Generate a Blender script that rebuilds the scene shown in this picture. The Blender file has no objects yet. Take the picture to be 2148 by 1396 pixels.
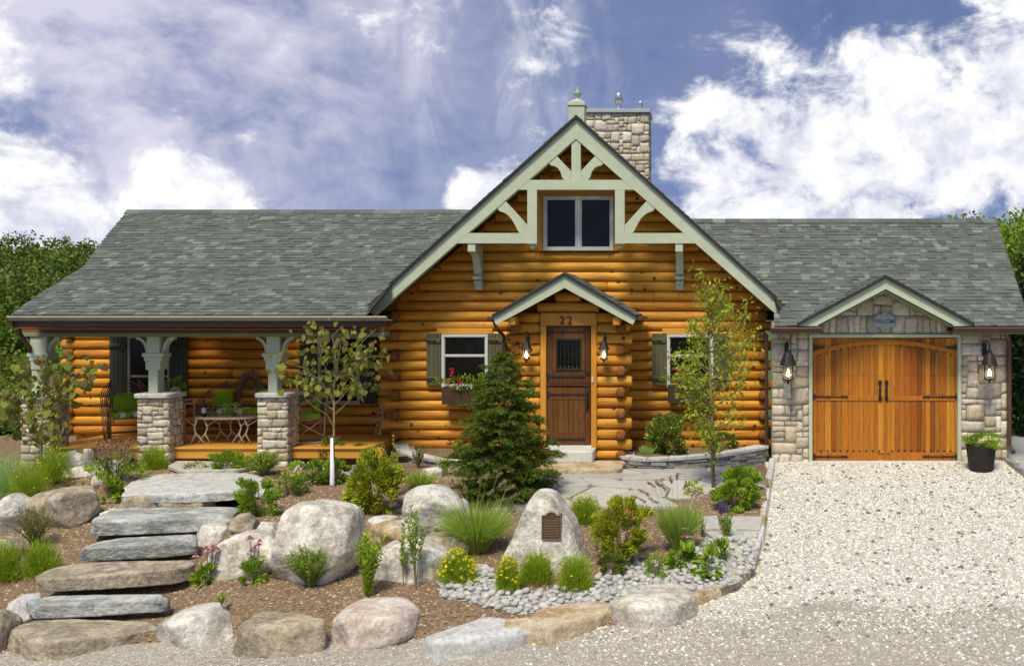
import bpy, math, random
import numpy as np
from mathutils import Vector, Matrix, noise
R = math.radians
random.seed(7); rng = np.random.default_rng(7)
C = bpy.context.scene.collection
sc = bpy.context.scene
# ---------------------------------------------------------------- camera, sky, sun, exposure
F, CX, CY, CZ = 2125.0, 1470.0, 655.0, 2.256        # focal length in photo pixels, vanishing point, eye height over the porch floor
cam_d = bpy.data.cameras.new('camera'); cam = bpy.data.objects.new('camera', cam_d); C.objects.link(cam)
cam.location = (0, 0, CZ); cam.rotation_euler = (R(90), 0, 0)
cam_d.sensor_width = 36; cam_d.lens = 36 * F / 2148
cam_d.shift_x = (1074 - CX) / 2148; cam_d.shift_y = -(698 - CY) / 2148
cam_d.clip_start = 0.1; cam_d.clip_end = 3000
sc.camera = cam
SUN_EL, SUN_AZ = 58, 192      # azimuth: clockwise from +Y (the house side)
sun_d = bpy.data.lights.new('sun', 'SUN'); sun_d.energy = 3.2; sun_d.angle = R(16); sun_d.color = (1, .91, .74)
sun = bpy.data.objects.new('sun', sun_d); C.objects.link(sun)
sun.rotation_euler = (R(90 - SUN_EL), 0, R(180 - SUN_AZ))
sc.view_settings.view_transform = 'Standard'; sc.view_settings.look = 'None'
sc.view_settings.exposure = 0.3; sc.view_settings.gamma = 1
w = bpy.data.worlds.new('World'); sc.world = w; w.use_nodes = True
nt = w.node_tree; nt.nodes.clear()
def N(t, **k):
    n = nt.nodes.new(t)
    for a, b in k.items(): setattr(n, a, b)
    return n
def L(a, b): nt.links.new(a, b)
def MATH(op, a, b=None, c=None, clamp=False):
    n = N('ShaderNodeMath', operation=op, use_clamp=clamp)
    for i, v in enumerate((a, b, c)):
        if v is None: continue
        if isinstance(v, (int, float)): n.inputs[i].default_value = v
        else: L(v, n.inputs[i])
    return n.outputs[0]
def VM(op, a, b=None, s=None):
    n = N('ShaderNodeVectorMath', operation=op)
    for i, v in enumerate((a, b)):
        if v is None: continue
        if isinstance(v, (tuple, list)): n.inputs[i].default_value = v
        else: L(v, n.inputs[i])
    if s is not None: n.inputs['Scale'].default_value = s
    return n
tc = N('ShaderNodeTexCoord'); dirv = tc.outputs['Generated']
sky = N('ShaderNodeTexSky', sky_type='NISHITA', sun_disc=False, sun_elevation=R(SUN_EL), sun_rotation=R(SUN_AZ), altitude=300, air_density=1.0, dust_density=.6, ozone_density=3.0)
lift = VM('NORMALIZE', VM('ADD', dirv, (0, 0, .42)).outputs[0]); L(lift.outputs[0], sky.inputs[0])
tint = N('ShaderNodeMix', data_type='RGBA', blend_type='MULTIPLY'); tint.inputs[0].default_value = 1
L(sky.outputs[0], tint.inputs[6]); tint.inputs[7].default_value = (1.0, 1.0, 1.17, 1)
def nz(scale, detail, rough, stretch, off=(0, 0, 0), dist=0):
    m = N('ShaderNodeMapping'); L(dirv, m.inputs[0]); m.inputs['Scale'].default_value = stretch; m.inputs['Location'].default_value = off
    n = N('ShaderNodeTexNoise'); L(m.outputs[0], n.inputs['Vector']); n.inputs['Scale'].default_value = scale
    n.inputs['Detail'].default_value = detail; n.inputs['Roughness'].default_value = rough; n.inputs['Distortion'].default_value = dist
    return n.outputs['Fac']
def pdir(px, py): return tuple(Vector(((px - CX) / F, 1, (CY - py) / F)).normalized())
def blob(px, py, rad, soft):     # soft cloud bank round a direction of the sky, rad in photo pixels
    d = VM('DISTANCE', dirv, pdir(px, py)).outputs['Value']
    m = N('ShaderNodeMapRange', interpolation_type='SMOOTHSTEP'); L(d, m.inputs[0])
    m.inputs[1].default_value = (rad - soft) / F; m.inputs[2].default_value = (rad + soft) / F; m.inputs[3].default_value = 1; m.inputs[4].default_value = 0
    return m.outputs[0]
n1 = nz(5.5, 12, .60, (1, 1, 1.5), (3.1, 1.7, .4), .25)
n2 = nz(14, 12, .62, (1.0, 1, 1.5), (7.7, 3.3, 9.1), .4)
n3 = nz(34, 8, .62, (1, 1, 1), (1.7, 5.3, 2.1), .2)
ns = nz(12, 9, .60, (1.9, 1, .75), (5.7, 1.3, 4.1), .5)      # fall streaks
def smooth(x, a, b):
    m = N('ShaderNodeMapRange', interpolation_type='SMOOTHSTEP'); L(x, m.inputs[0]); m.inputs[1].default_value = a; m.inputs[2].default_value = b; return m.outputs[0]
# thick white cumulus: banks on the right and a low bank over the roof on the left
banks = None
for b in ((1830, 310, 270, 170), (1590, 370, 190, 110), (2130, 150, 150, 150), (1740, 40, 60, 110), (1640, 440, 240, 90), (2000, 430, 260, 120), (1020, 430, 90, 50), (410, 460, 130, 75), (100, 420, 110, 110), (390, 215, 20, 80), (515, 290, 20, 80), (2400, 300, 300, 200), (-400, 400, 350, 200), (2600, -500, 600, 400), (900, -700, 500, 400)):
    v = blob(*b); banks = v if banks is None else MATH('MAXIMUM', banks, v)
fr = MATH('ADD', MATH('MULTIPLY', n1, .55), MATH('ADD', MATH('MULTIPLY', n2, .75), MATH('MULTIPLY', n3, .25)))      # mean about .78
dens = smooth(MATH('ADD', MATH('MULTIPLY', banks, .50), MATH('ADD', MATH('MULTIPLY', fr, 1.5), -.38)), .97, 1.25)
# thin streaked cloud high in the middle and violet-grey veil thickening to the left
streak = MATH('MULTIPLY', smooth(ns, .44, .68), MATH('MAXIMUM', blob(1010, 60, 200, 190), MATH('MULTIPLY', blob(760, 90, 360, 300), .28)))
veil = MATH('MULTIPLY', MATH('ADD', MATH('MULTIPLY', blob(60, 60, 600, 460), 1.15), .18), smooth(MATH('ADD', n1, MATH('MULTIPLY', n2, .5)), .40, .95))
veil = MATH('MAXIMUM', veil, MATH('MULTIPLY', smooth(n2, .40, .72), .42))
c1 = N('ShaderNodeMix', data_type='RGBA'); L(veil, c1.inputs[0]); L(tint.outputs[2], c1.inputs[6]); c1.inputs[7].default_value = (5.9, 5.8, 7.0, 1)
c15 = N('ShaderNodeMix', data_type='RGBA'); L(MATH('MULTIPLY', streak, .62), c15.inputs[0]); L(c1.outputs[2], c15.inputs[6]); c15.inputs[7].default_value = (6.8, 6.9, 7.6, 1)
c2 = N('ShaderNodeMix', data_type='RGBA'); L(MATH('MULTIPLY', dens, .97), c2.inputs[0]); L(c15.outputs[2], c2.inputs[6])
cc = N('ShaderNodeMix', data_type='RGBA'); L(smooth(MATH('ADD', MATH('MULTIPLY', n2, .6), MATH('MULTIPLY', n3, .4)), .40, .60), cc.inputs[0]); cc.inputs[6].default_value = (6.3, 6.4, 7.4, 1); cc.inputs[7].default_value = (9.3, 9.3, 9.3, 1)
L(cc.outputs[2], c2.inputs[7])
bg = N('ShaderNodeBackground'); L(c2.outputs[2], bg.inputs[0]); bg.inputs[1].default_value = .095
L(bg.outputs[0], N('ShaderNodeOutputWorld').inputs[0])

# ---------------------------------------------------------------- helpers
def PX(px, D): return (px - CX) * D / F
def PZ(py, D): return CZ - (py - CY) * D / F
def P(px, py, D): return (PX(px, D), D, PZ(py, D))
def lin(r, g, b): return tuple(((c / 255 + .055) / 1.055) ** 2.4 if c > 10 else c / 255 / 12.92 for c in (r, g, b)) + (1,)

def mat(name, pal, src='noise', nscale=5.0, stretch=(1, 1, 1), var=.25, vscale=None, rough=.8, bump=.3, bscale=None, spec=.3, metal=0.0, trans=0.0, detail=6, bdist=.02, spots=None, fine=None):
    """pal: colours picked by src: a noise, each object's random number, or the face attribute rnd."""
    global nt
    m = bpy.data.materials.new(name); m.use_nodes = True; nt = m.node_tree; nt.nodes.clear()
    t = N('ShaderNodeTexCoord'); oi = N('ShaderNodeObjectInfo')
    off = VM('SCALE', VM('ADD', (1, 1, 1), (0, 0, 0)).outputs[0]); off.inputs['Scale'].default_value = 1
    L(MATH('MULTIPLY', oi.outputs['Random'], 41.0), off.inputs['Scale'])
    vec = VM('ADD', t.outputs['Object'], off.outputs[0]).outputs[0]
    mp = N('ShaderNodeMapping'); L(vec, mp.inputs[0]); mp.inputs['Scale'].default_value = stretch
    def noi(s, d=detail, rg=.6):
        n = N('ShaderNodeTexNoise'); L(mp.outputs[0], n.inputs['Vector']); n.inputs['Scale'].default_value = s; n.inputs['Detail'].default_value = d; n.inputs['Roughness'].default_value = rg
        return n.outputs['Fac']
    if src == 'noise':
        k = N('ShaderNodeMapRange'); L(noi(nscale), k.inputs[0]); k.inputs[1].default_value = .3; k.inputs[2].default_value = .7; f = k.outputs[0]
    elif src == 'obj': f = oi.outputs['Random']
    else:
        a = N('ShaderNodeAttribute', attribute_name='rnd'); f = a.outputs['Fac']
    cr = N('ShaderNodeValToRGB'); L(f, cr.inputs[0]); el = cr.color_ramp.elements
    while len(el) < len(pal): el.new(.5)
    for i, c in enumerate(pal):
        el[i].position = i / max(1, len(pal) - 1); el[i].color = c if len(c) == 4 else tuple(c) + (1,)
    v = MATH('ADD', MATH('MULTIPLY', noi(vscale or nscale * 2.3), 2 * var * 1.6), 1 - var * 1.6)
    mx = N('ShaderNodeVectorMath', operation='SCALE'); L(cr.outputs[0], mx.inputs[0]); L(v, mx.inputs['Scale'])
    col = mx.outputs[0]
    if spots:      # (scale, threshold, colour): scattered dark marks (knots, lichen)
        vo = N('ShaderNodeTexVoronoi'); L(vec, vo.inputs['Vector']); vo.inputs['Scale'].default_value = spots[0]
        k = N('ShaderNodeMapRange', interpolation_type='SMOOTHSTEP'); L(vo.outputs['Distance'], k.inputs[0]); k.inputs[1].default_value = spots[1] * .35; k.inputs[2].default_value = spots[1]; k.inputs[3].default_value = 1; k.inputs[4].default_value = 0
        sel = MATH('GREATER_THAN', vo.outputs['Color'], .52)
        sp = N('ShaderNodeMix', data_type='RGBA'); L(MATH('MULTIPLY', k.outputs[0], sel), sp.inputs[0]); L(col, sp.inputs[6]); sp.inputs[7].default_value = spots[2]; col = sp.outputs[2]
    if fine:       # fine grain: (scale, strength, stretch)
        mp2 = N('ShaderNodeMapping'); L(vec, mp2.inputs[0]); mp2.inputs['Scale'].default_value = fine[2]
        nf = N('ShaderNodeTexNoise'); L(mp2.outputs[0], nf.inputs['Vector']); nf.inputs['Scale'].default_value = fine[0]; nf.inputs['Detail'].default_value = 5; nf.inputs['Roughness'].default_value = .7
        k2 = N('ShaderNodeMapRange'); L(nf.outputs['Fac'], k2.inputs[0]); k2.inputs[1].default_value = .28; k2.inputs[2].default_value = .6; k2.inputs[3].default_value = 1 - fine[1]; k2.inputs[4].default_value = 1.12
        m2 = N('ShaderNodeVectorMath', operation='SCALE'); L(col, m2.inputs[0]); L(k2.outputs[0], m2.inputs['Scale']); col = m2.outputs[0]
    b = N('ShaderNodeBsdfPrincipled'); L(col, b.inputs['Base Color']); b.inputs['Roughness'].default_value = rough
    b.inputs['Specular IOR Level'].default_value = spec; b.inputs['Metallic'].default_value = metal
    if bump:
        bp = N('ShaderNodeBump'); bp.inputs['Strength'].default_value = bump; bp.inputs['Distance'].default_value = bdist
        L(noi(bscale or nscale * 6, 8), bp.inputs['Height']); L(bp.outputs[0], b.inputs['Normal'])
    out = N('ShaderNodeOutputMaterial')
    if trans:
        tr = N('ShaderNodeBsdfTranslucent'); L(col, tr.inputs[0]); ms = N('ShaderNodeMixShader'); ms.inputs[0].default_value = trans
        L(b.outputs[0], ms.inputs[1]); L(tr.outputs[0], ms.inputs[2]); L(ms.outputs[0], out.inputs[0])
    else: L(b.outputs[0], out.inputs[0])
    return m
def emit(name, col, s):
    global nt
    m = bpy.data.materials.new(name); m.use_nodes = True; nt = m.node_tree; nt.nodes.clear()
    e = N('ShaderNodeEmission'); e.inputs[0].default_value = col; e.inputs[1].default_value = s; L(e.outputs[0], N('ShaderNodeOutputMaterial').inputs[0]); return m

def lnk(o, parent=None):
    C.objects.link(o)
    if parent is not None:
        o.parent = parent
        o.matrix_parent_inverse = Matrix.Translation(parent.location).inverted() if parent.type == 'EMPTY' else Matrix()
    return o
# parts are modelled in world coordinates; an Empty at the thing's base carries them
class MB:
    def __init__(s): s.v = []; s.f = []; s.r = []
    def add(s, vs, fs, r=0.0):
        o = len(s.v); s.v += [tuple(q) for q in vs]; s.f += [tuple(i + o for i in f) for f in fs]; s.r += [r] * len(fs); return s
    def box(s, x0, x1, y0, y1, z0, z1, c=0.0, r=0.0, M=None):
        """chamfered box"""
        c = min(c, (x1 - x0) * .45, (y1 - y0) * .45, (z1 - z0) * .45)
        if c <= 0:
            vs = [(x, y, z) for x in (x0, x1) for y in (y0, y1) for z in (z0, z1)]
            fs = [(0, 1, 3, 2), (4, 6, 7, 5), (0, 4, 5, 1), (2, 3, 7, 6), (0, 2, 6, 4), (1, 5, 7, 3)]
        else:
            cx, cy, cz, hx, hy, hz = (x0 + x1) / 2, (y0 + y1) / 2, (z0 + z1) / 2, (x1 - x0) / 2, (y1 - y0) / 2, (z1 - z0) / 2
            vs = []; ix = {}
            for sx in (-1, 1):
                for sy in (-1, 1):
                    for sz in (-1, 1):
                        for a in range(3):
                            h = [hx - c, hy - c, hz - c]; h[a] = (hx, hy, hz)[a]
                            ix[sx, sy, sz, a] = len(vs); vs.append((cx + sx * h[0], cy + sy * h[1], cz + sz * h[2]))
            fs = []
            def q(k): return tuple(ix[t] for t in k)
            for g in (-1, 1):
                fs.append(q([(g, -1, -1, 0), (g, 1, -1, 0), (g, 1, 1, 0), (g, -1, 1, 0)][::g]))
                fs.append(q([(-1, g, -1, 1), (-1, g, 1, 1), (1, g, 1, 1), (1, g, -1, 1)][::g]))
                fs.append(q([(-1, -1, g, 2), (1, -1, g, 2), (1, 1, g, 2), (-1, 1, g, 2)][::g]))
            for a in (-1, 1):
                for b in (-1, 1):
                    t = a * b
                    fs.append(q([(a, b, -1, 0), (a, b, -1, 1), (a, b, 1, 1), (a, b, 1, 0)][::t]))
                    fs.append(q([(a, -1, b, 2), (a, -1, b, 0), (a, 1, b, 0), (a, 1, b, 2)][::-t if False else t][::-1]))
                    fs.append(q([(-1, a, b, 1), (-1, a, b, 2), (1, a, b, 2), (1, a, b, 1)][::t][::-1]))
                    for cc_ in (-1, 1): fs.append(q([(a, b, cc_, 0), (a, b, cc_, 1), (a, b, cc_, 2)][::a * b * cc_]))
        if M is not None: vs = [tuple(M @ Vector(v)) for v in vs]
        s.add(vs, fs, r); return s
    def prism(s, poly, y0, y1, r=0.0, ax='y'):
        """poly in x,z extruded in y (ax='y'); ax='x': poly in y,z extruded in x; ax='z': poly in x,y extruded in z"""
        n = len(poly)
        mk = {'y': lambda a, b, t: (a, t, b), 'x': lambda a, b, t: (t, a, b), 'z': lambda a, b, t: (a, b, t)}[ax]
        vs = [mk(a, b, y0) for a, b in poly] + [mk(a, b, y1) for a, b in poly]
        fs = [tuple(range(n)), tuple(range(2 * n - 1, n - 1, -1))] + [(i, i + n, (i + 1) % n + n, (i + 1) % n) for i in range(n)]
        s.add(vs, fs, r); return s
    def tube(s, pts, rad, n=6, r=0.0, cap=True):
        pts = [Vector(p) for p in pts]; m = len(pts)
        if isinstance(rad, (int, float)): rad = [rad] * m
        up = None; vs = []
        for i, p in enumerate(pts):
            d = (pts[min(i + 1, m - 1)] - pts[max(i - 1, 0)])
            d = d.normalized() if d.length > 1e-9 else Vector((0, 0, 1))
            if up is None: up = d.orthogonal().normalized()
            up = (up - d * up.dot(d)); up = up.normalized() if up.length > 1e-6 else d.orthogonal().normalized()
            b = d.cross(up)
            for k in range(n):
                a = 2 * math.pi * k / n; vs.append(tuple(p + (up * math.cos(a) + b * math.sin(a)) * rad[i]))
        fs = [(i * n + k, i * n + (k + 1) % n, (i + 1) * n + (k + 1) % n, (i + 1) * n + k) for i in range(m - 1) for k in range(n)]
        if cap: fs += [tuple(range(n))[::-1], tuple((m - 1) * n + k for k in range(n))]
        s.add(vs, fs, r); return s
    def lathe(s, prof, cx, cy, cz, n=16, r=0.0):
        vs = [(cx + a * math.cos(2 * math.pi * k / n), cy + a * math.sin(2 * math.pi * k / n), cz + z) for a, z in prof for k in range(n)]
        m = len(prof)
        fs = [(i * n + k, i * n + (k + 1) % n, (i + 1) * n + (k + 1) % n, (i + 1) * n + k) for i in range(m - 1) for k in range(n)]
        fs += [tuple(range(n))[::-1], tuple((m - 1) * n + k for k in range(n))]
        s.add(vs, fs, r); return s
    def mesh(s, name, m, smooth=False):
        me = bpy.data.meshes.new(name); me.from_pydata(s.v, [], s.f)
        if m: me.materials.append(m)
        a = me.attributes.new('rnd', 'FLOAT', 'FACE'); a.data.foreach_set('value', s.r)
        if smooth: me.shade_smooth()
        me.update(); return me
    def build(s, name, m, parent=None, smooth=False, **props):
        o = bpy.data.objects.new(name, s.mesh(name, m, smooth)); lnk(o, parent)
        for k, v in props.items(): o[k] = v
        return o
def npmesh(name, V, Fc, rnd, m, parent=None, smooth=False, **props):
    me = bpy.data.meshes.new(name); V = np.asarray(V, np.float32); Fc = np.asarray(Fc, np.int32); k = Fc.shape[1]
    me.vertices.add(len(V)); me.vertices.foreach_set('co', V.ravel())
    me.loops.add(Fc.size); me.loops.foreach_set('vertex_index', Fc.ravel())
    me.polygons.add(len(Fc)); me.polygons.foreach_set('loop_start', np.arange(0, Fc.size, k, dtype=np.int32))
    a = me.attributes.new('rnd', 'FLOAT', 'FACE'); a.data.foreach_set('value', np.asarray(rnd, np.float32))
    me.materials.append(m); me.update(calc_edges=True)
    if smooth: me.shade_smooth()
    o = bpy.data.objects.new(name, me); lnk(o, parent)
    for a_, v in props.items(): o[a_] = v
    return o
def thing(name, label, cat, loc, group=None):
    o = bpy.data.objects.new(name, None); o.empty_display_size = .1; o.location = loc; C.objects.link(o)
    o['label'] = label; o['category'] = cat
    if group: o['group'] = group
    return o
def tag(o, label, cat, group=None):
    o['label'] = label; o['category'] = cat
    if group: o['group'] = group
    return o
def px_poly(pts, D): return [(PX(a, D), PZ(b, D)) for a, b in pts]

# ---------------------------------------------------------------- ground heights
def hroad(x, D):
    z = -.264 - .1 * max(0, 17.1 - D) + .05 * min(0, x + 1)
    return z if D > -40 else -.264 - 5.7
def hbed(x, D):
    z = -.3 - .115 * max(0, 15.3 - D)
    k = max(0, min(1, (-5.4 - .27 * (D - 10.3) - x) / .45 + .5)); k = k * k * (3 - 2 * k)
    zs = max(-.53 - .205 * max(0, 14.3 - D), hroad(x, D) + .015)
    if D < 15.3: z += k * min(0, zs - z)
    return z + .035 * noise.noise(Vector((x * 1.1, D * 1.1, 0)))
def GR(px, py):     # point of the road or driveway seen at a photo pixel
    D = 12.
    for _ in range(20): D = (CZ - hroad(PX(px, D), D)) * F / (py - CY)
    return PX(px, D), D
def GB(px, py):     # point of the garden bed seen at a photo pixel
    D = 12.
    for _ in range(40): D = D * .5 + .5 * (CZ - hbed(PX(px, D), D)) * F / (py - CY)
    return PX(px, D), D
# ---------------------------------------------------------------- materials
def g3(v, a=1): return (v * a, v, v * .95)
def hsvv(c, k): return tuple(x * k for x in c[:3])
LOG = mat('log_wood', [(.60, .275, .024), (.74, .37, .04), (.46, .17, .012), (.68, .32, .03), (.52, .215, .016), (.78, .41, .05)], 'obj', nscale=3.5, stretch=(.45, 3, 3), var=.3, vscale=4, rough=.5, bump=.5, bscale=14, spec=.3, spots=(5.5, .27, (.09, .026, .005, 1)), fine=(7, .42, (.35, 6, 6)))
LOGEND = mat('log_end_grain', [(.26, .10, .02), (.36, .15, .035), (.22, .08, .015)], 'obj', nscale=9, var=.35, rough=.7, bump=.6, fine=(30, .5, (1, 1, 1)))
TRIMW = mat('amber_trim_wood', [(.66, .32, .045), (.56, .25, .03)], 'obj', nscale=4, stretch=(6, 6, .6), var=.16, rough=.5, bump=.15)
SAGE = mat('sage_green_paint', [(0.475, 0.53, 0.362), (0.518, 0.57, 0.404)], 'noise', nscale=3, var=.1, rough=.5, bump=.08, bscale=60)
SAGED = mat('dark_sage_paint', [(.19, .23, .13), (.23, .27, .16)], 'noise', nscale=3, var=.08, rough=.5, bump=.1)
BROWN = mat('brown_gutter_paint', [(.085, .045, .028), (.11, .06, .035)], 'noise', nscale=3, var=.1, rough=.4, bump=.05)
TAUPE = mat('taupe_gutter_paint', [(.33, .30, .22), (.38, .34, .26)], 'noise', nscale=3, var=.08, rough=.4, bump=.05)
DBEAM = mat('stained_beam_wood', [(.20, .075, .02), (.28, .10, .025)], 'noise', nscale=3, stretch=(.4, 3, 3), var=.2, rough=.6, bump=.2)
SHING = mat('roof_shingle', [(0.107, 0.123, 0.108), (0.135, 0.152, 0.131), (0.0984, 0.109, 0.0954), (0.148, 0.152, 0.135), (0.119, 0.135, 0.115), (0.217, 0.245, 0.21), (0.0984, 0.114, 0.0954), (0.127, 0.139, 0.119), (0.115, 0.131, 0.112), (0.18, 0.203, 0.175), (0.123, 0.135, 0.119), (0.102, 0.114, 0.104)], 'att', nscale=20, var=.3, vscale=25, rough=.95, bump=.5, bscale=90, spec=.1)
DECK = mat('roof_edge_black', [(.03, .03, .026), (.045, .042, .035)], 'noise', nscale=9, var=.2, rough=.9)
STONE = mat('quarry_stone', [(0.568, 0.499, 0.367), (0.446, 0.387, 0.279), (0.669, 0.6, 0.467), (0.385, 0.34, 0.258), (0.588, 0.52, 0.378), (0.73, 0.672, 0.537), (0.506, 0.437, 0.338), (0.527, 0.447, 0.288), (0.649, 0.591, 0.487)], 'obj', nscale=8, var=.3, vscale=11, rough=.9, bump=.7, bscale=38, spec=.15, fine=(30, 0.30, (1, 1, 1)))
MORTAR = mat('mortar', [(.42, .39, .32), (.50, .465, .385)], 'noise', nscale=14, var=.2, rough=.95, bump=.5)
BLUEST = mat('bluestone', [(.46, .46, .42), (.60, .60, .55), (.36, .36, .33)], 'noise', nscale=3.5, var=.22, rough=.8, bump=.5, bscale=20, fine=(26, 0.40, (1, 1, 1)))
SLATE = mat('stacked_slate', [(.22, .21, .18), (.33, .32, .28), (.16, .155, .14), (.42, .40, .34), (.25, .25, .23), (.36, .33, .27)], 'obj', nscale=8, var=.3, rough=.85, bump=.7, bscale=30)
SHUT = mat('olive_shutter_paint', [(.095, .095, .045), (.12, .118, .06)], 'obj', nscale=6, stretch=(5, 5, .6), var=.14, rough=.55, bump=.2)
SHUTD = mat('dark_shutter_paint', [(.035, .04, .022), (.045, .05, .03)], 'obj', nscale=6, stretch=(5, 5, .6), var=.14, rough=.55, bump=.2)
WHITE = mat('window_frame_paint', [(.56, .57, .52), (.62, .62, .57)], 'noise', nscale=3, var=.06, rough=.4, bump=.05)
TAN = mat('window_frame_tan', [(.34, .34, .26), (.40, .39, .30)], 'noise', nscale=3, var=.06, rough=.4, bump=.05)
GLASS = mat('dark_window_glass', [(.006, .006, .004), (.012, .011, .008)], 'noise', nscale=2, var=.3, rough=.07, bump=.03, bscale=2, spec=.2)
BLACK = mat('black_iron', [(.014, .013, .012), (.022, .02, .018)], 'noise', nscale=12, var=.2, rough=.5, bump=.3, spec=.4)
DOORW = mat('walnut_door_wood', [(.13, .05, .010), (.19, .08, .017), (.095, .034, .007)], 'obj', nscale=5, stretch=(5, 5, .5), var=.4, vscale=9, rough=.6, bump=.5, fine=(14, .6, (5, 5, .4)))
GPLANK = mat('cedar_garage_plank', [(.50, .18, .014), (.34, .095, .008), (.18, .05, .005), (.60, .27, .025), (.40, .125, .010), (.25, .07, .006), (.54, .22, .018), (.44, .15, .012), (.29, .08, .007)], 'att', nscale=4, stretch=(6, 6, .35), var=.22, rough=.5, bump=.3, spec=.3, fine=(12, .35, (6, 6, .3)))
FLOORW = mat('porch_floor_board', [(.60, .29, .045), (.68, .35, .06)], 'obj', nscale=4, stretch=(.4, 5, 5), var=.12, rough=.4, bump=.12)
BOXW = mat('window_box_wood', [(.05, .03, .014), (.07, .042, .02)], 'noise', nscale=5, var=.2, rough=.7)
STEEL = mat('galvanised_steel', [(.55, .56, .56), (.66, .66, .65)], 'noise', nscale=5, var=.1, rough=.3, metal=.9, bump=.05)
LEADC = mat('grey_chimney_cap', [(.36, .40, .40), (.42, .46, .45)], 'noise', nscale=5, var=.1, rough=.6, bump=.15)
CONC = mat('pale_concrete', [(.55, .55, .50), (.64, .63, .58)], 'noise', nscale=6, var=.15, rough=.9, bump=.3)
FOUND = mat('brown_foundation', [(.17, .11, .055), (.22, .15, .08)], 'noise', nscale=8, var=.25, rough=.9, bump=.4)
GRANITE = mat('pale_granite', [(0.572, 0.528, 0.432), (0.77, 0.737, 0.637), (0.44, 0.396, 0.302), (0.836, 0.814, 0.724)], 'noise', nscale=2.2, var=.3, vscale=9, rough=.9, bump=.9, bscale=13, spec=.12, bdist=.035, spots=(7, .12, (.25, .23, .18, 1)), fine=(26, 0.40, (1, 1, 1)))
GRANITE2 = mat('grey_granite', [(0.528, 0.508, 0.433), (0.704, 0.68, 0.587), (0.396, 0.378, 0.309), (0.77, 0.745, 0.649)], 'noise', nscale=2.0, var=.3, vscale=8, rough=.9, bump=.9, bscale=12, spec=.12, bdist=.035, spots=(6, .14, (.19, .18, .15, 1)), fine=(26, 0.40, (1, 1, 1)))
PINKST = mat('pink_granite', [(.60, .54, .46), (.70, .64, .57), (.48, .39, .30), (.74, .69, .62)], 'noise', nscale=2.2, var=.2, vscale=7, rough=.9, bump=.8, bscale=12, spec=.12, bdist=.03, fine=(26, 0.40, (1, 1, 1)))
BROWNST = mat('brown_fieldstone', [(0.37, 0.314, 0.198), (0.493, 0.426, 0.297), (0.28, 0.235, 0.165), (0.538, 0.504, 0.396)], 'noise', nscale=2.5, var=.3, vscale=9, rough=.9, bump=.9, bscale=13, spec=.12, bdist=.035, fine=(26, 0.40, (1, 1, 1)))
TANST = mat('ochre_fieldstone', [(.50, .38, .21), (.58, .50, .36), (.40, .27, .12), (.60, .56, .47)], 'noise', nscale=2.5, var=.25, vscale=8, rough=.9, bump=.8, bscale=13, spec=.12, bdist=.03, fine=(26, 0.40, (1, 1, 1)))
SLABST = mat('step_bluestone', [(.36, .38, .34), (.54, .55, .50), (.26, .28, .25), (.46, .44, .35)], 'noise', nscale=2.3, stretch=(1, 1, 2.4), var=.3, vscale=7, rough=.85, bump=.8, bscale=14, spec=.2, bdist=.03, fine=(26, 0.40, (1, 1, 1)))
PEBB = mat('river_pebble', [(.50, .50, .45), (.40, .40, .36), (.60, .58, .51), (.46, .44, .38), (.53, .54, .51), (.36, .37, .34)], 'obj', nscale=10, var=.15, rough=.8, bump=.2)
PEBBA = mat('river_pebble_bed', [(.42, .42, .38), (.34, .34, .31), (.50, .48, .43), (.39, .37, .33)], 'att', nscale=10, var=.15, rough=.8, bump=.2)
GRAVEL = mat('white_gravel', [(.54, .52, .43), (.65, .635, .55), (.43, .40, .31), (.69, .68, .61)], 'noise', nscale=26, var=.35, vscale=60, rough=.95, bump=.8, bscale=50, bdist=.03, spec=.1)
GCHIP = mat('white_gravel_chips', [(0.796, 0.797, 0.708), (0.697, 0.674, 0.561), (0.856, 0.869, 0.797), (0.577, 0.541, 0.433), (0.776, 0.786, 0.719), (0.816, 0.817, 0.738), (0.637, 0.613, 0.511), (0.836, 0.849, 0.778), (0.299, 0.276, 0.227), (0.756, 0.756, 0.67), (0.12, 0.112, 0.0984), (0.776, 0.766, 0.67), (0.498, 0.429, 0.315)], 'att', nscale=10, var=.08, rough=.9, bump=0)
RGRAV = mat('shaded_road_gravel', [(0.403, 0.37, 0.298), (0.499, 0.464, 0.384), (0.346, 0.313, 0.25), (0.538, 0.503, 0.432)], 'noise', nscale=24, var=.35, vscale=50, rough=.95, bump=.9, bscale=45, bdist=.03, spec=.1)  # darker and browner than the driveway: foreground shade put into the colour
RCHIP = mat('shaded_road_chips', [(0.428, 0.394, 0.325), (0.521, 0.487, 0.418), (0.353, 0.316, 0.251), (0.594, 0.559, 0.492), (0.39, 0.359, 0.288), (0.242, 0.22, 0.186), (0.464, 0.431, 0.362)], 'att', nscale=10, var=.08, rough=.9, bump=0)  # chips toned down likewise, foreground shadow painted into their colour
MULCH = mat('bark_mulch', [(0.218, 0.156, 0.091), (0.322, 0.228, 0.137), (0.149, 0.102, 0.0585), (0.391, 0.3, 0.195)], 'noise', nscale=22, var=.4, vscale=45, rough=.95, bump=1, bscale=38, bdist=.03, spec=.1)
MCHIP = mat('mulch_chips', [(0.299, 0.204, 0.117), (0.414, 0.3, 0.189), (0.172, 0.108, 0.0585), (0.575, 0.456, 0.325), (0.345, 0.24, 0.143), (0.218, 0.144, 0.078)], 'att', nscale=10, var=.1, rough=.95, bump=0)
DIRT = mat('bare_earth', [(.20, .16, .10), (.28, .23, .16)], 'noise', nscale=6, var=.3, rough=.95, bump=.8)
GRASSG = mat('meadow_ground', [(.05, .08, .02), (.08, .11, .03), (.04, .06, .018)], 'noise', nscale=1.5, var=.3, rough=.95, bump=.8)
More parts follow.
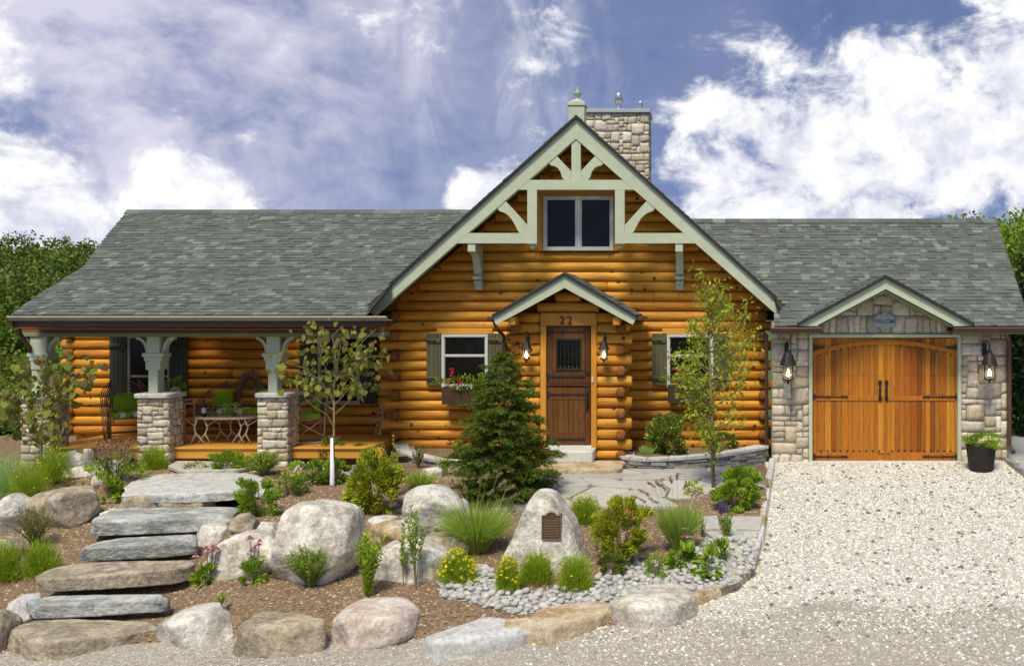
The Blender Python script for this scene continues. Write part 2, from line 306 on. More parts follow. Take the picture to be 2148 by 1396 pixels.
PAVE = mat('flagstone', [(.46, .45, .40), (.36, .37, .35), (.54, .51, .44), (.40, .38, .32), (.50, .50, .47)], 'obj', nscale=4, var=.2, rough=.85, bump=.5, bscale=22)
WILLOW = mat('willow_wood', [(.13, .07, .035), (.20, .12, .065), (.26, .17, .10)], 'obj', nscale=8, var=.2, rough=.6, bump=.2)
WILLOWL = mat('pale_willow_wood', [(.34, .25, .15), (.44, .34, .22), (.28, .19, .11)], 'obj', nscale=8, var=.2, rough=.6, bump=.2)
TWIGW = mat('bleached_branch_wood', [(.44, .35, .23), (.55, .46, .33)], 'obj', nscale=8, var=.25, rough=.7, bump=.2)
GREENF = mat('lime_green_cloth', [(.22, .38, .02), (.27, .44, .03)], 'noise', nscale=6, var=.12, rough=.95, bump=.3, spec=.05)
CREAMF = mat('cream_cloth', [(.66, .62, .50), (.72, .69, .58)], 'noise', nscale=6, var=.08, rough=.95, bump=.2, spec=.05)
BARK = mat('grey_brown_bark', [(.16, .12, .08), (.24, .19, .13), (.11, .08, .05)], 'noise', nscale=14, stretch=(1, 1, .3), var=.3, rough=.95, bump=.8)
BARKL = mat('olive_bark', [(.20, .17, .08), (.27, .23, .12)], 'noise', nscale=14, stretch=(1, 1, .3), var=.3, rough=.9, bump=.6)
PLAST = mat('white_tree_guard_plastic', [(.78, .78, .80), (.82, .82, .83)], 'noise', nscale=6, var=.04, rough=.4, bump=.05)
BRONZE = mat('bronze_plaque', [(.10, .062, .034), (.15, .095, .052)], 'noise', nscale=20, var=.2, rough=.5, bump=.3, metal=.3)
BRONZEL = mat('bronze_raised_edge', [(.22, .15, .09), (.27, .19, .11)], 'noise', nscale=20, var=.2, rough=.45, bump=.1, metal=.3)
SIGN = mat('blue_grey_sign', [(.32, .38, .37), (.38, .44, .43)], 'noise', nscale=20, var=.12, rough=.6, bump=.3)
SIGNT = mat('sign_letter_paint', [(.10, .13, .12), (.13, .15, .14)], 'noise', nscale=20, var=.1, rough=.6, bump=0)
TERRA = mat('black_plastic_pot', [(.018, .014, .012), (.03, .024, .02)], 'noise', nscale=6, var=.2, rough=.6, bump=.2)
WINEG = mat('dark_bottle_glass', [(.008, .012, .008), (.012, .018, .01)], 'noise', nscale=2, var=.05, rough=.08, bump=0, spec=.6)
PAPER = mat('white_label_paper', [(.72, .70, .64), (.76, .74, .68)], 'noise', nscale=6, var=.03, rough=.8, bump=0)
def leafm(name, pal, tr=.3, var=.18, rough=.6): return mat(name, pal, 'att', nscale=3, var=var, rough=rough, bump=0, trans=tr, spec=.25)
LF = {
 'forest': leafm('forest_leaves', [(0.0743, 0.135, 0.0156), (0.121, 0.203, 0.0221), (0.176, 0.257, 0.0286), (0.054, 0.101, 0.013), (0.135, 0.176, 0.0234), (0.203, 0.284, 0.039)], .25),
 'forestb': leafm('broadleaf_leaves', [(0.135, 0.22, 0.0172), (0.212, 0.338, 0.0287), (0.308, 0.456, 0.043), (0.0962, 0.169, 0.0172)]),
 'dark': leafm('dark_hedge_leaves', [(.012, .03, .008), (.02, .045, .012), (.03, .06, .015)]),
 'spruce': leafm('spruce_needles', [(0.0686, 0.116, 0.0129), (0.108, 0.166, 0.018), (0.176, 0.248, 0.0231), (0.0784, 0.124, 0.0129), (0.255, 0.313, 0.0322)], .25),
 'redbud': leafm('redbud_leaves', [(.20, .24, .03), (.30, .33, .05), (.17, .12, .05), (.24, .27, .035), (.13, .16, .025), (.34, .36, .08), (.24, .17, .08)], .35),
 'locust': leafm('young_tree_leaves', [(0.287, 0.378, 0.0268), (0.407, 0.483, 0.0357), (0.503, 0.567, 0.0536), (0.215, 0.304, 0.0223), (0.598, 0.609, 0.0803)], .45),
 'lime': leafm('lime_needles', [(0.311, 0.451, 0.0233), (0.436, 0.573, 0.0348), (0.234, 0.355, 0.0233), (0.56, 0.655, 0.0464)], .4),
 'green': leafm('green_leaves', [(0.17, 0.287, 0.0234), (0.274, 0.416, 0.0328), (0.394, 0.546, 0.0468), (0.205, 0.331, 0.0257)], .35),
 'olive': leafm('olive_leaves', [(0.142, 0.188, 0.0266), (0.214, 0.263, 0.0372), (0.299, 0.35, 0.0531), (0.114, 0.15, 0.0213)], .35),
 'gold': leafm('gold_green_leaves', [(0.262, 0.364, 0.0213), (0.491, 0.56, 0.0319), (0.163, 0.252, 0.0159), (0.737, 0.644, 0.0638), (0.361, 0.448, 0.0266)], .35),
 'bluegreen': leafm('blue_green_blades', [(0.277, 0.486, 0.155), (0.415, 0.629, 0.19), (0.554, 0.728, 0.241)], .35),
 'grass': leafm('grass_blades', [(0.215, 0.36, 0.0482), (0.324, 0.492, 0.0643), (0.454, 0.605, 0.0964), (0.582, 0.643, 0.16)], .35),
 'plume': leafm('plume_bristles', [(.42, .30, .18), (.55, .42, .28), (.33, .22, .13)], .3),
 'varieg': leafm('variegated_leaves', [(0.0962, 0.203, 0.0216), (0.172, 0.304, 0.0287), (0.077, 0.151, 0.0172), (0.769, 0.709, 0.172), (0.115, 0.22, 0.0216)], .3),
 'yellow': leafm('yellow_petals', [(.85, .72, .02), (.80, .62, .01), (.90, .80, .08)], .3),
 'pink': leafm('pink_petals', [(.62, .28, .42), (.72, .42, .55), (.50, .20, .34)], .3),
 'mauve': leafm('mauve_petals', [(.30, .12, .20), (.52, .32, .42), (.20, .06, .12), (.68, .52, .60)], .3),
 'magenta': leafm('magenta_petals', [(.60, .02, .10), (.75, .04, .16), (.55, .05, .03)], .3),
 'red': leafm('red_tips', [(.55, .12, .06), (.62, .20, .10), (.42, .16, .05)], .3),
 'white': leafm('white_petals', [(.75, .75, .62), (.80, .80, .70)], .3),
 'purple': leafm('purple_spikes', [(.12, .07, .20), (.18, .10, .26)], .2),
}
# ---------------------------------------------------------------- foliage builders (numpy)
def norm(a): return a / np.maximum(np.linalg.norm(a, axis=1, keepdims=True), 1e-9)
def sph(n): return norm(rng.normal(size=(n, 3)))
def diamonds(pts, dirs, size, asp=.45):
    """leaf-shaped quads: base, side, tip, side"""
    n = len(pts); dirs = norm(dirs); s = (size * rng.uniform(.7, 1.3, n))[:, None]
    side = norm(np.cross(dirs, sph(n))); nn = np.cross(side, dirs)
    mid = pts + dirs * s * .45 + nn * s * .08
    V = np.stack([pts, mid + side * s * asp * .5, pts + dirs * s, mid - side * s * asp * .5], 1).reshape(-1, 3)
    return V, np.arange(n * 4).reshape(n, 4)
class Leafs:
    def __init__(s): s.V = []; s.F = []; s.r = []; s.n = 0
    def add(s, V, Fc, r=None):
        s.V.append(V); s.F.append(Fc + s.n); s.n += len(V); s.r.append(rng.random(len(Fc)) if r is None else r)
    def leaf(s, pts, dirs, size, asp=.45, r=None): s.add(*diamonds(np.asarray(pts, float), np.asarray(dirs, float), size, asp), r)
    def blades(s, base, dirs, length, width, droop, seg=4, r=None):
        """arching strips from base points along dirs, falling by droop"""
        n = len(base); base = np.asarray(base, float); dirs = norm(np.asarray(dirs, float)); L_ = length * rng.uniform(.6, 1.1, n) if np.isscalar(length) else length
        side = norm(np.cross(dirs, sph(n) * .3 + [0, 0, .01]) + 1e-6)
        hor = dirs * [1, 1, 0]
        rows = []; droop = droop if np.isscalar(droop) else droop[:, None] * np.ones((1, 1)); dr_ = (lambda t: (L_ * droop * t * t)[:, None]) if np.isscalar(droop) else (lambda t: L_[:, None] * droop * t * t)
        for k in range(seg + 1):
            t = k / seg
            p = base + dirs * (L_ * t)[:, None] + hor * dr_(t) * .5 - np.array([0, 0, 1.]) * dr_(t) * .6
            wd = width * (1 - t ** 2 * .92) * .5
            rows += [p + side * wd, p - side * wd]
        V = np.stack(rows, 1).reshape(-1, 3); m = 2 * (seg + 1); o = np.arange(n)[:, None] * m
        Fc = np.concatenate([np.concatenate([o + 2 * k, o + 2 * k + 1, o + 2 * k + 3, o + 2 * k + 2], 1) for k in range(seg)], 0)
        rr = rng.random(n) if r is None else np.full(n, r); s.add(V, Fc, np.tile(rr, seg)); return rows
    def build(s, name, m, parent=None, **p):
        return npmesh(name, np.concatenate(s.V), np.concatenate(s.F), np.concatenate(s.r), m, parent, **p)
def clumpy(n, c, rad, seed, rough=.28, shell=.55, nclump=26, cl=.34):
    """points in an uneven crown: a cloud of small clumps spread over an ellipsoid"""
    cd = sph(nclump); cr = rng.uniform(shell, 1, nclump)[:, None] ** .6
    cc = cd * cr * (1 + rough * (rng.random(nclump)[:, None] - .5) * 2)
    i = rng.integers(0, nclump, n); p = cc[i] + sph(n) * (rng.random(n)[:, None] ** .5) * cl
    return np.asarray(c) + p * np.asarray(rad), p
# ---------------------------------------------------------------- rocks
def ico(sub=4, _c={}):
    if sub not in _c:
        import bmesh
        b = bmesh.new(); bmesh.ops.create_icosphere(b, subdivisions=sub, radius=1)
        _c[sub] = ([v.co.normalized() for v in b.verts], [tuple(v.index for v in f.verts) for f in b.faces]); b.free()
    return _c[sub]
def rock(name, poly, D, depth, m, parent=None, sub=4, p=4.2, nz_=.06, seed=0, plan=False, zr=None, facets=17, sharp=16, tilt=0, topcut=None):
    """a stone whose outline (convex, world x,z or plan x,y if plan) is poly; depth = thickness along the other axis"""
    cx = sum(a for a, b in poly) / len(poly); cz = sum(b for a, b in poly) / len(poly)
    q = [(a - cx, b - cz) for a, b in poly]; n = len(q)
    area = sum(q[i][0] * q[(i + 1) % n][1] - q[(i + 1) % n][0] * q[i][1] for i in range(n))
    if area < 0: q = q[::-1]
    pl = []
    for i in range(n):
        a, b = q[i], q[(i + 1) % n]; nx, nz2 = b[1] - a[1], -(b[0] - a[0]); l = math.hypot(nx, nz2)
        if l < 1e-6: continue
        nx /= l; nz2 /= l; c = nx * a[0] + nz2 * a[1]
        if c > 1e-4: pl.append((nx, nz2, c))
    rnd = random.Random(seed); size = max(max(abs(a), abs(b)) for a, b in q); hd = depth / 2
    cuts = []
    for _ in range(facets):
        d = Vector((rnd.gauss(0, 1), rnd.gauss(0, 1), rnd.gauss(0, 1))).normalized(); cuts.append((d, rnd.uniform(.64, .92)))
    vs, fs = ico(sub); out = []; sd = Vector((seed * 3.7, seed * 1.3, seed * .7))
    for d in vs:
        u = (d.x * size, d.y * hd, d.z * size) if not plan else (d.x * size, d.y * size, d.z * hd)
        e = (u[0], u[2]) if not plan else (u[0], u[1]); t = u[1] if not plan else u[2]
        g = sum(max(0, (a * e[0] + b * e[1]) / c) ** sharp for a, b, c in pl) ** (1 / sharp)
        nn = (abs(t / hd) ** p + g ** p) ** (1 / p)
        r = 1 / max(nn, 1e-6)
        v = Vector(u) * r
        dn = Vector((v.x / size, v.y / (hd if not plan else size), v.z / (size if not plan else hd)))
        for cd, cc in cuts:
            k = dn.dot(cd)
            if k > cc: v *= 1 - (1 - cc / k) * .95; dn *= 1 - (1 - cc / k) * .95
        w_ = v * (1.6 / max(size, .1)) + sd
        k = 1 + nz_ * (noise.noise(w_) * .9 + .6 * noise.noise(w_ * 2.7) + .5 * (abs(noise.noise(w_ * 4.9)) - .25) + .28 * noise.noise(w_ * 11) + .16 * noise.noise(w_ * 24))
        v *= k
        if not plan and v.z < 0: v.x *= 1 + .2 * min(1, -v.z / size); v.y *= 1 + .2 * min(1, -v.z / size)
        if tilt: v.z += v.x * tilt
        out.append((cx + v.x, D + v.y, cz + v.z) if not plan else (cx + v.x, cz + v.y, D + v.z))
    mb = MB(); mb.add(out, fs); return mb.build(name, m, parent, smooth=True)
def boulder(pts, D, depth, m, name, label, seed, cat='boulder', **k):
    Dc_ = D + depth * .35; yb = max(b for a, b in pts); yt = min(b for a, b in pts); sink = .16 * (yb - yt) + 6
    mx_, my_ = sum(a for a, b in pts) / len(pts), (yb + yt) / 2; pts = [(mx_ + (a - mx_) * 1.05, my_ + (b - my_) * 1.03) for a, b in pts]
    q = [(a, b + sink * max(0, (b - (yb + yt) / 2) / ((yb - yt) / 2)) ** 1.5) for a, b in pts]
    o = rock(name, px_poly(q, Dc_), Dc_, depth, m, seed=seed, **k)
    return tag(o, label, cat)
# ---------------------------------------------------------------- masonry of separate stones
def masonry(parent, to, us, ws, inside=lambda u, w: True, cu=.105, cw=.085, wmax=4, hmax=3, m=None, th=.05, joint=.009, seed=1, name='stone', tall=0):
    """to(u,w,n) maps wall coordinates to the world; every stone is an object of its own"""
    rnd = random.Random(seed); nu = max(1, round((us[1] - us[0]) / cu)); nw = max(1, round((ws[1] - ws[0]) / cw)); cu = (us[1] - us[0]) / nu; cw = (ws[1] - ws[0]) / nw
    occ = [[not inside(us[0] + (i + .5) * cu, ws[0] + (j + .5) * cw) for i in range(nu)] for j in range(nw)]
    jit = {}
    def J(i, j):
        if (i, j) not in jit:
            e = i in (0, nu), j in (0, nw)
            jit[i, j] = (0 if e[0] else rnd.uniform(-.018, .018), 0 if e[1] else rnd.uniform(-.014, .014))
        return us[0] + i * cu + jit[i, j][0], ws[0] + j * cw + jit[i, j][1]
    for j in range(nw):
        for i in range(nu):
            if occ[j][i]: continue
            if tall: W, H = rnd.choice((1, 1, 2)), tall
            else: W, H = rnd.choice(((1, 1), (2, 1), (2, 2), (3, 2), (2, 1), (3, 1), (1, 2), (4, 2), (3, 3), (2, 2), (4, 3)))
            W, H = min(W, wmax), min(H, hmax)
            w_ = 0
            while w_ < W and i + w_ < nu and not occ[j][i + w_]: w_ += 1
            h_ = 0
            while h_ < H and j + h_ < nw and all(not occ[j + h_][i + a] for a in range(w_)): h_ += 1
            for a in range(w_):
                for b in range(h_): occ[j + b][i + a] = True
            q = [J(i, j), J(i + w_, j), J(i + w_, j + h_), J(i, j + h_)]
            cu_ = sum(a for a, b in q) / 4; cw_ = sum(b for a, b in q) / 4; proud = rnd.uniform(.0, .014)
            mb = MB(); vs = []; K = 3
            for b in range(K + 1):
                for a in range(K + 1):
                    s_, t_ = a / K, b / K
                    u = (q[0][0] * (1 - s_) + q[1][0] * s_) * (1 - t_) + (q[3][0] * (1 - s_) + q[2][0] * s_) * t_
                    v = (q[0][1] * (1 - s_) + q[1][1] * s_) * (1 - t_) + (q[3][1] * (1 - s_) + q[2][1] * s_) * t_
                    edge = (a in (0, K)) + (b in (0, K))
                    # pull in by the joint, corners a little more
                    du, dv = cu_ - u, cw_ - v; l = math.hypot(du, dv) or 1
                    k = joint * (.6 if edge == 1 else .95 if edge == 2 else 0)
                    u += du / l * k; v += dv / l * k
                    n_ = (th + proud + rnd.uniform(-.007, .007)) * (1 if edge == 0 else .86 if edge == 1 else .8)
                    vs.append(to(u, v, n_))
            nf = len(vs)
            ring = [b * (K + 1) + a for a, b in [(0, 0), (1, 0), (2, 0), (3, 0), (3, 1), (3, 2), (3, 3), (2, 3), (1, 3), (0, 3), (0, 2), (0, 1)]]
            base = []
            for r_ in ring:
                a, b = r_ % (K + 1), r_ // (K + 1); s_, t_ = a / K, b / K
                u = (q[0][0] * (1 - s_) + q[1][0] * s_) * (1 - t_) + (q[3][0] * (1 - s_) + q[2][0] * s_) * t_
                v = (q[0][1] * (1 - s_) + q[1][1] * s_) * (1 - t_) + (q[3][1] * (1 - s_) + q[2][1] * s_) * t_
                du, dv = cu_ - u, cw_ - v; l = math.hypot(du, dv) or 1
                base.append(to(u + du / l * joint * .6, v + dv / l * joint * .6, -.004))
            fs = [(b * 4 + a, b * 4 + a + 1, b * 4 + a + 5, b * 4 + a + 4) for a in range(3) for b in range(3)]
            fs += [(ring[k], nf + k, nf + (k + 1) % 12, ring[(k + 1) % 12]) for k in range(12)]
            mb.add(vs + base, fs); mb.build(name, m or STONE, parent, smooth=True)
# ================================================================ GROUND
def sheet(name, xs, ys, zf, m, keep=None, **pr):
    ix = {}; mb = MB()
    for j in range(len(ys) - 1):
        for i in range(len(xs) - 1):
            if keep and not keep((xs[i] + xs[i + 1]) / 2, (ys[j] + ys[j + 1]) / 2): continue
            f = []
            for a, b in ((i, j), (i + 1, j), (i + 1, j + 1), (i, j + 1)):
                if (a, b) not in ix: ix[a, b] = len(mb.v); mb.v.append((xs[a], ys[b], zf(xs[a], ys[b])))
                f.append(ix[a, b])
            mb.f.append(tuple(f)); mb.r.append(0)
    o = mb.build(name, m, None, smooth=True); o['kind'] = 'structure'
    for k, v in pr.items(): o[k] = v
    return o
def lins(a, b, n): return [a + (b - a) * i / n for i in range(n + 1)]
def inpoly(x, y, poly):
    c = False; n = len(poly)
    for i in range(n):
        (a, b), (d, e) = poly[i], poly[i - 1]
        if (b > y) != (e > y) and x < (d - a) * (y - b) / (e - b) + a: c = not c
    return c
def segd(x, y, poly):
    best = 1e9
    for i in range(len(poly)):
        (a, b), (d, e) = poly[i], poly[i - 1]; l = (d - a) ** 2 + (e - b) ** 2 or 1e-9
        t = max(0, min(1, ((x - a) * (d - a) + (y - b) * (e - b)) / l)); best = min(best, math.hypot(x - a - t * (d - a), y - b - t * (e - b)))
    return best
# far ground: falls away beyond the yard; near ground lies under the road and the bed
def gfar(x, y):
    z = hroad(max(-14, min(8, x)), max(4, min(y, 17.1))) - .06
    if y < 4: z = hroad(max(-14, min(8, x)), 4) - .06 - (4 - y) * .01
    if x < -13: z -= min(8, (-13 - x) * .12)
    if y > 30: z -= min(3, (y - 30) * .02)
    return z
sheet('ground', [-900, -400, -150, -60, -40, -30] + lins(-22, 12, 34) + [16, 22, 40, 80, 200, 500, 900], [-400, -100, -30, -8] + lins(0, 24, 24) + [30, 40, 60, 90, 150, 300, 700, 1500], gfar, GRASSG)
# outline of the bed in plan, from photo pixels on the ground
KERB_PX = [(1618, 978), (1612, 1010), (1606, 1060), (1597, 1110), (1588, 1160), (1578, 1190), (1560, 1215), (1530, 1238), (1470, 1262)]
KERB = [GR(*p) for p in KERB_PX]
FRONT = [GR(*p) for p in [(1465, 1268), (1350, 1292), (1290, 1318), (1200, 1330), (1140, 1340), (1000, 1348), (880, 1346), (690, 1343), (580, 1347), (480, 1344), (345, 1352), (60, 1372), (-120, 1380), (-400, 1380)]]
BED = [(1.12, 17.3)] + KERB + [(x, y + .0) for x, y in FRONT] + [(-15, 18.2), (-15, 21.0), (-9, 21.0), (-9, 18.8)]
_fx = sorted(FRONT + [(KERB[-1][0], KERB[-1][1]), (KERB[-2][0], KERB[-2][1])])
def bedz(x, y):
    fy = float(np.interp(x, [a for a, b in _fx], [b for a, b in _fx]))
    return min(hbed(x, y), hroad(x, y) - .03 + .75 * max(0, y - fy - .05)) if x < KERB[-2][0] else hbed(x, y)
sheet('garden_bed', lins(-15, 1.3, 230), lins(9.8, 21.0, 180), bedz, MULCH, keep=lambda x, y: inpoly(x, y, BED))
def hdrive(x, y): return hroad(x, y) + .012 * noise.noise(Vector((x * .8, y * .8, 3))) - .024 * max(0, min(1, (11.0 - y) / .85))
def hchip(x, y): return max(hdrive(x, y) if y > 10.15 else -9, hroad(x, y) - .006 + .012 * noise.noise(Vector((x, y, 7))) if y < 10.7 else -9)
sheet('driveway', lins(-1.4, 8.5, 60), lins(10.2, 17.2, 50), hdrive, GRAVEL, keep=lambda x, y: inpoly(x, y, [(1.04, 17.3), (.9, 15), (.74, 13), (.42, 12.0), (-.3, 11.15), (-1.35, 10.7), (-1.39, 10.15), (8.6, 10.15), (8.6, 17.3)]))
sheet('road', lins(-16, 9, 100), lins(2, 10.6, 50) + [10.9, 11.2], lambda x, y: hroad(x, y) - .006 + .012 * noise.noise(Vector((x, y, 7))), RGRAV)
# loose gravel, mulch: real chips, too many to count
def chips(name, m, n, sampler, zf, smin, smax, flat=.5, power=3):
    xy = sampler(n); n = len(xy); s = smin + (smax - smin) * rng.random(n) ** power
    th = rng.uniform(0, 6.283, n); base = []
    z = np.array([zf(a, b) for a, b in xy])
    K = 5; V = np.zeros((n, K + 1, 3))
    for k in range(K):
        a = th + k * 2 * math.pi / K + rng.uniform(-.35, .35, n); r = s * rng.uniform(.38, .62, n)
        V[:, k, 0] = xy[:, 0] + np.cos(a) * r; V[:, k, 1] = xy[:, 1] + np.sin(a) * r; V[:, k, 2] = z - s * .12 + rng.uniform(0, .12, n) * s
    V[:, K, 0] = xy[:, 0] + rng.uniform(-.15, .15, n) * s; V[:, K, 1] = xy[:, 1] + rng.uniform(-.15, .15, n) * s; V[:, K, 2] = z + s * flat * rng.uniform(.5, 1, n)
    o = np.arange(n)[:, None] * (K + 1); Fc = np.concatenate([np.concatenate([o + k, o + (k + 1) % K, o + K], 1) for k in range(K)], 0)
    return npmesh(name, V.reshape(-1, 3), Fc, np.tile(rng.random(n), K), m, kind='stuff')
def in_rect(x0, x1, y0, y1, test, dens_y=None):
    def f(n):
        out = []
        while len(out) < n:
            x, y = rng.uniform(x0, x1), (y0 + (y1 - y0) * rng.random())
            if test(x, y): out.append((x, y))
        return np.array(out)
    return f
DRV = [(1.1, 17.15), (1.02, 15), (.85, 13), (.55, 11.9), (-.2, 11.0), (-1.6, 10.45), (-1.8, 9.0), (8.0, 9.0), (8.0, 17.15)]
chips('driveway_gravel', GCHIP, 72000, in_rect(-1.8, 7.2, 9.1, 17.12, lambda x, y: inpoly(x, y, DRV) and rng.random() < max(.08, min(1, (y - 9.35 + .5 * noise.noise(Vector((x * .7, y, 5)))) / 1.9))), hchip, .011, .05, .45, 3)
DSTN = mat('dark_drive_stones', [(.16, .15, .14), (.24, .23, .21), (.34, .28, .20), (.12, .11, .10)], 'att', nscale=10, var=.1, rough=.9, bump=0)
chips('loose_dark_stones', DSTN, 900, in_rect(-1.6, 7.2, 10.0, 17.0, lambda x, y: inpoly(x, y, DRV)), lambda x, y: hchip(x, y) + .008, .025, .085, .35, 2.5)
chips('shaded_road_chips', RCHIP, 34000, in_rect(-8.5, 5.2, 8.8, 11.0, lambda x, y: rng.random() < 1.1 - .5 * max(0, y - 9.9)), lambda x, y: hchip(x, y) if x > -1.3 else hroad(x, y) - .004, .012, .045, .45, 2.5)
def mulch_ok(x, y): return inpoly(x, y, BED)
chips('mulch_chips', MCHIP, 42000, in_rect(-11, 1.1, 10.2, 16.6, mulch_ok), bedz, .014, .055, .3, 2)

# ================================================================ LOG HOUSE
house = thing('log_house', 'amber log cabin with sage green gable truss, grey shingle roof and covered front porch', 'house', (-2.2, 18.2, -.3))
DM, DE, DPW = 18.2, 17.0, 18.9
DT = 17.45                                             # front face of the gable truss
xa, za = PX(1209, DT), PZ(243, DT); SL = (za - PZ(640, DT)) / (xa - PX(768, DT))
PITCH = .1766; Z0 = -.193
def zrow(k): return Z0 + PITCH * k
def smooth_angle(o, a=45): o.data.shade_smooth(); o.data.set_sharp_from_angle(angle=R(a)); return o
def log(parent, x0, x1, D, z0, z1, dr=.085, jag=True, bevel=.02, m=LOG):
    cz, h = (z0 + z1) / 2, (z1 - z0) / 2 - .002; n = 12; L_ = x1 - x0; k = max(1, int(L_ / .7)); sd = random.random() * 99
    ring = []
    for a in range(n):
        t = 2 * math.pi * a / n; c, s = math.cos(t), math.sin(t)
        ring.append((math.copysign(abs(c) ** .92, c) * dr, math.copysign(abs(s) ** .92, s) * h))
    st = [(x0, .8), (x0 + bevel, 1)] + [(x0 + L_ * i / k, 1) for i in range(1, k)] + [(x1 - bevel, 1), (x1, .8)]
    vs = []; fs = []
    for x, q in st:
        w_ = 1 + .05 * noise.noise(Vector((x * 1.3, sd, 0)))
        for a, b in ring: vs.append((x, D - a * q * w_, cz + b * q))
    m_ = len(st)
    fs = [(i * n + a, i * n + (a + 1) % n, (i + 1) * n + (a + 1) % n, (i + 1) * n + a) for i in range(m_ - 1) for a in range(n)]
    fs += [tuple(range(n))[::-1], tuple((m_ - 1) * n + a for a in range(n))]
    mb = MB(); mb.add(vs, fs); return smooth_angle(mb.build('log', m, parent), 50)
def logend(parent, x, D0, D1, z0, z1, r=.082, m=LOGEND):
    """butt of a cross log seen end on"""
    cz, h = (z0 + z1) / 2, (z1 - z0) / 2 * .98; n = 10; vs = []
    for y, q in ((D0, .72), (D0 + .02, 1), (D1, 1)):
        for a in range(n):
            t = 2 * math.pi * a / n + .31; vs.append((x + math.cos(t) * r * q, y, cz + math.sin(t) * h * q))
    fs = [(i * n + a, i * n + (a + 1) % n, (i + 1) * n + (a + 1) % n, (i + 1) * n + a) for i in range(2) for a in range(n)] + [tuple(range(n))[::-1]]
    mb = MB(); mb.add(vs, fs); return smooth_angle(mb.build('log_end', m, parent), 50)
rl = random.Random(5)
# main gable wall
zb, zt = -.35, za
wall = MB().prism([(PX(840, DM), zb), (PX(1592, DM), zb), (PX(1592, DM), za - SL * abs(PX(1592, DM) - xa) - .2), (xa, za - .35), (PX(840, DM), za - SL * abs(PX(840, DM) - xa) - .2)], DM - .02, DM + .12).build('gable_wall', LOG, house)
xl_, xr_ = PX(800, DM), PX(1623, DM); xle, xre = PX(834, DM), PX(1598, DM)
for k in range(-1, 33):
    z0, z1 = zrow(k), zrow(k + 1); half = (za - z1 - .22) / SL
    if half < .12: break
    even = (k % 2 == 0)
    a = max(xa - half, (xl_ if even else xle)); b = min(xa + half, (xr_ if even else xre))
    cuts = [a, b]
    if b - a > 3.5 and rl.random() < .6: cuts.insert(1, rl.uniform(a + .9, b - .9))
    for p, q in zip(cuts, cuts[1:]): log(wall, p + .0015, q - .0015, DM - .02, z0, z1)
    if not even and z1 < za - SL * (xa - xle) - .1:
        logend(wall, xle - .01, DM - .19, DM, z0, z1); logend(wall, xre + .01, DM - .19, DM, z0, z1)
# side walls of the main block (seen where the porch and the garage stop)
MB().box(xle - .06, xle + .06, DM + .1, 23, zb, 2.35).build('side_wall', LOG, house); MB().box(xre - .06, xre + .06, DM + .1, 23, zb, 2.35).build('side_wall', LOG, house)
# porch wall
pw = MB().box(PX(160, DPW), PX(806, DPW) - .0, DPW, DPW + .12, zb, 2.1).build('porch_wall', LOG, house)
for k in range(1, 13):
    even = k % 2 == 0; a = PX(133, DPW) if even else PX(160, DPW)
    c = PX(rl.uniform(250, 600), DPW)
    log(pw, a, c - .0015, DPW - .02, zrow(k), zrow(k + 1)); log(pw, c + .0015, xle - .08, DPW - .02, zrow(k), zrow(k + 1))
    if not even: logend(pw, PX(152, DPW), DPW - .19, DPW, zrow(k), zrow(k + 1))
# side wall logs of the porch end, running back
for k in range(1, 13, 1):
    mb = MB().tube([(PX(152, DPW), DPW + .02, zrow(k) + PITCH / 2), (PX(152, DPW), DPW + 3, zrow(k) + PITCH / 2)], PITCH / 2, 8); smooth_angle(mb.build('log', LOG, pw))
# entry bay
ew = MB().prism([(PX(1090, DE), -.1), (PX(1300, DE), -.1), (PX(1300, DE), 2.0), (PX(1186, DE), 2.52), (PX(1090, DE), 2.0)], DE + .01, DE + .12).build('entry_wall', LOG, house)
ZE = -.043
DC = 16.5; cxa, cza = PX(1184, DC), PZ(572, DC); CSL = (cza - PZ(660, DC)) / (PX(1334, DC) - cxa)
el_, er_ = PX(1062, DE), PX(1326, DE); ele, ere = PX(1084, DE), PX(1303, DE); dl, dr_ = PX(1134, DE), PX(1250, DE)
for k in range(-1, 16):
    z0, z1 = ZE + PITCH * k, ZE + PITCH * (k + 1); half = (cza - z1 - .17) / CSL
    if half < .1: break
    pr = (k % 2 == 0); a = max(cxa - half, el_ if pr else ele); b = min(cxa + half, er_ if pr else ere)
    if z0 > 2.1: log(ew, a, b, DE, z0, z1); continue
    log(ew, a, dl, DE, z0, z1); log(ew, dr_, b, DE, z0, z1)
    if not pr and z1 < 2.1:
        logend(ew, ele, DE - .17, DE + .05, z0, z1); logend(ew, ere, DE - .17, DE + .05, z0, z1)
    for x in (ele, ere):
        if z1 < 2.1: smooth_angle(MB().tube([(x, DE + .06, z0 + PITCH / 2), (x, DM, z0 + PITCH / 2)], PITCH / 2, 8).build('log', LOG, ew))
MB().box(PX(1244, DE), PX(1312, DE), DE - .03, DM, -.45, ZE - PITCH + .01).build('foundation', FOUND, house)
MB().box(PX(1050, DE), PX(1146, DE), DE - .03, DM, -.45, ZE - PITCH + .01).build('foundation', FOUND, house)

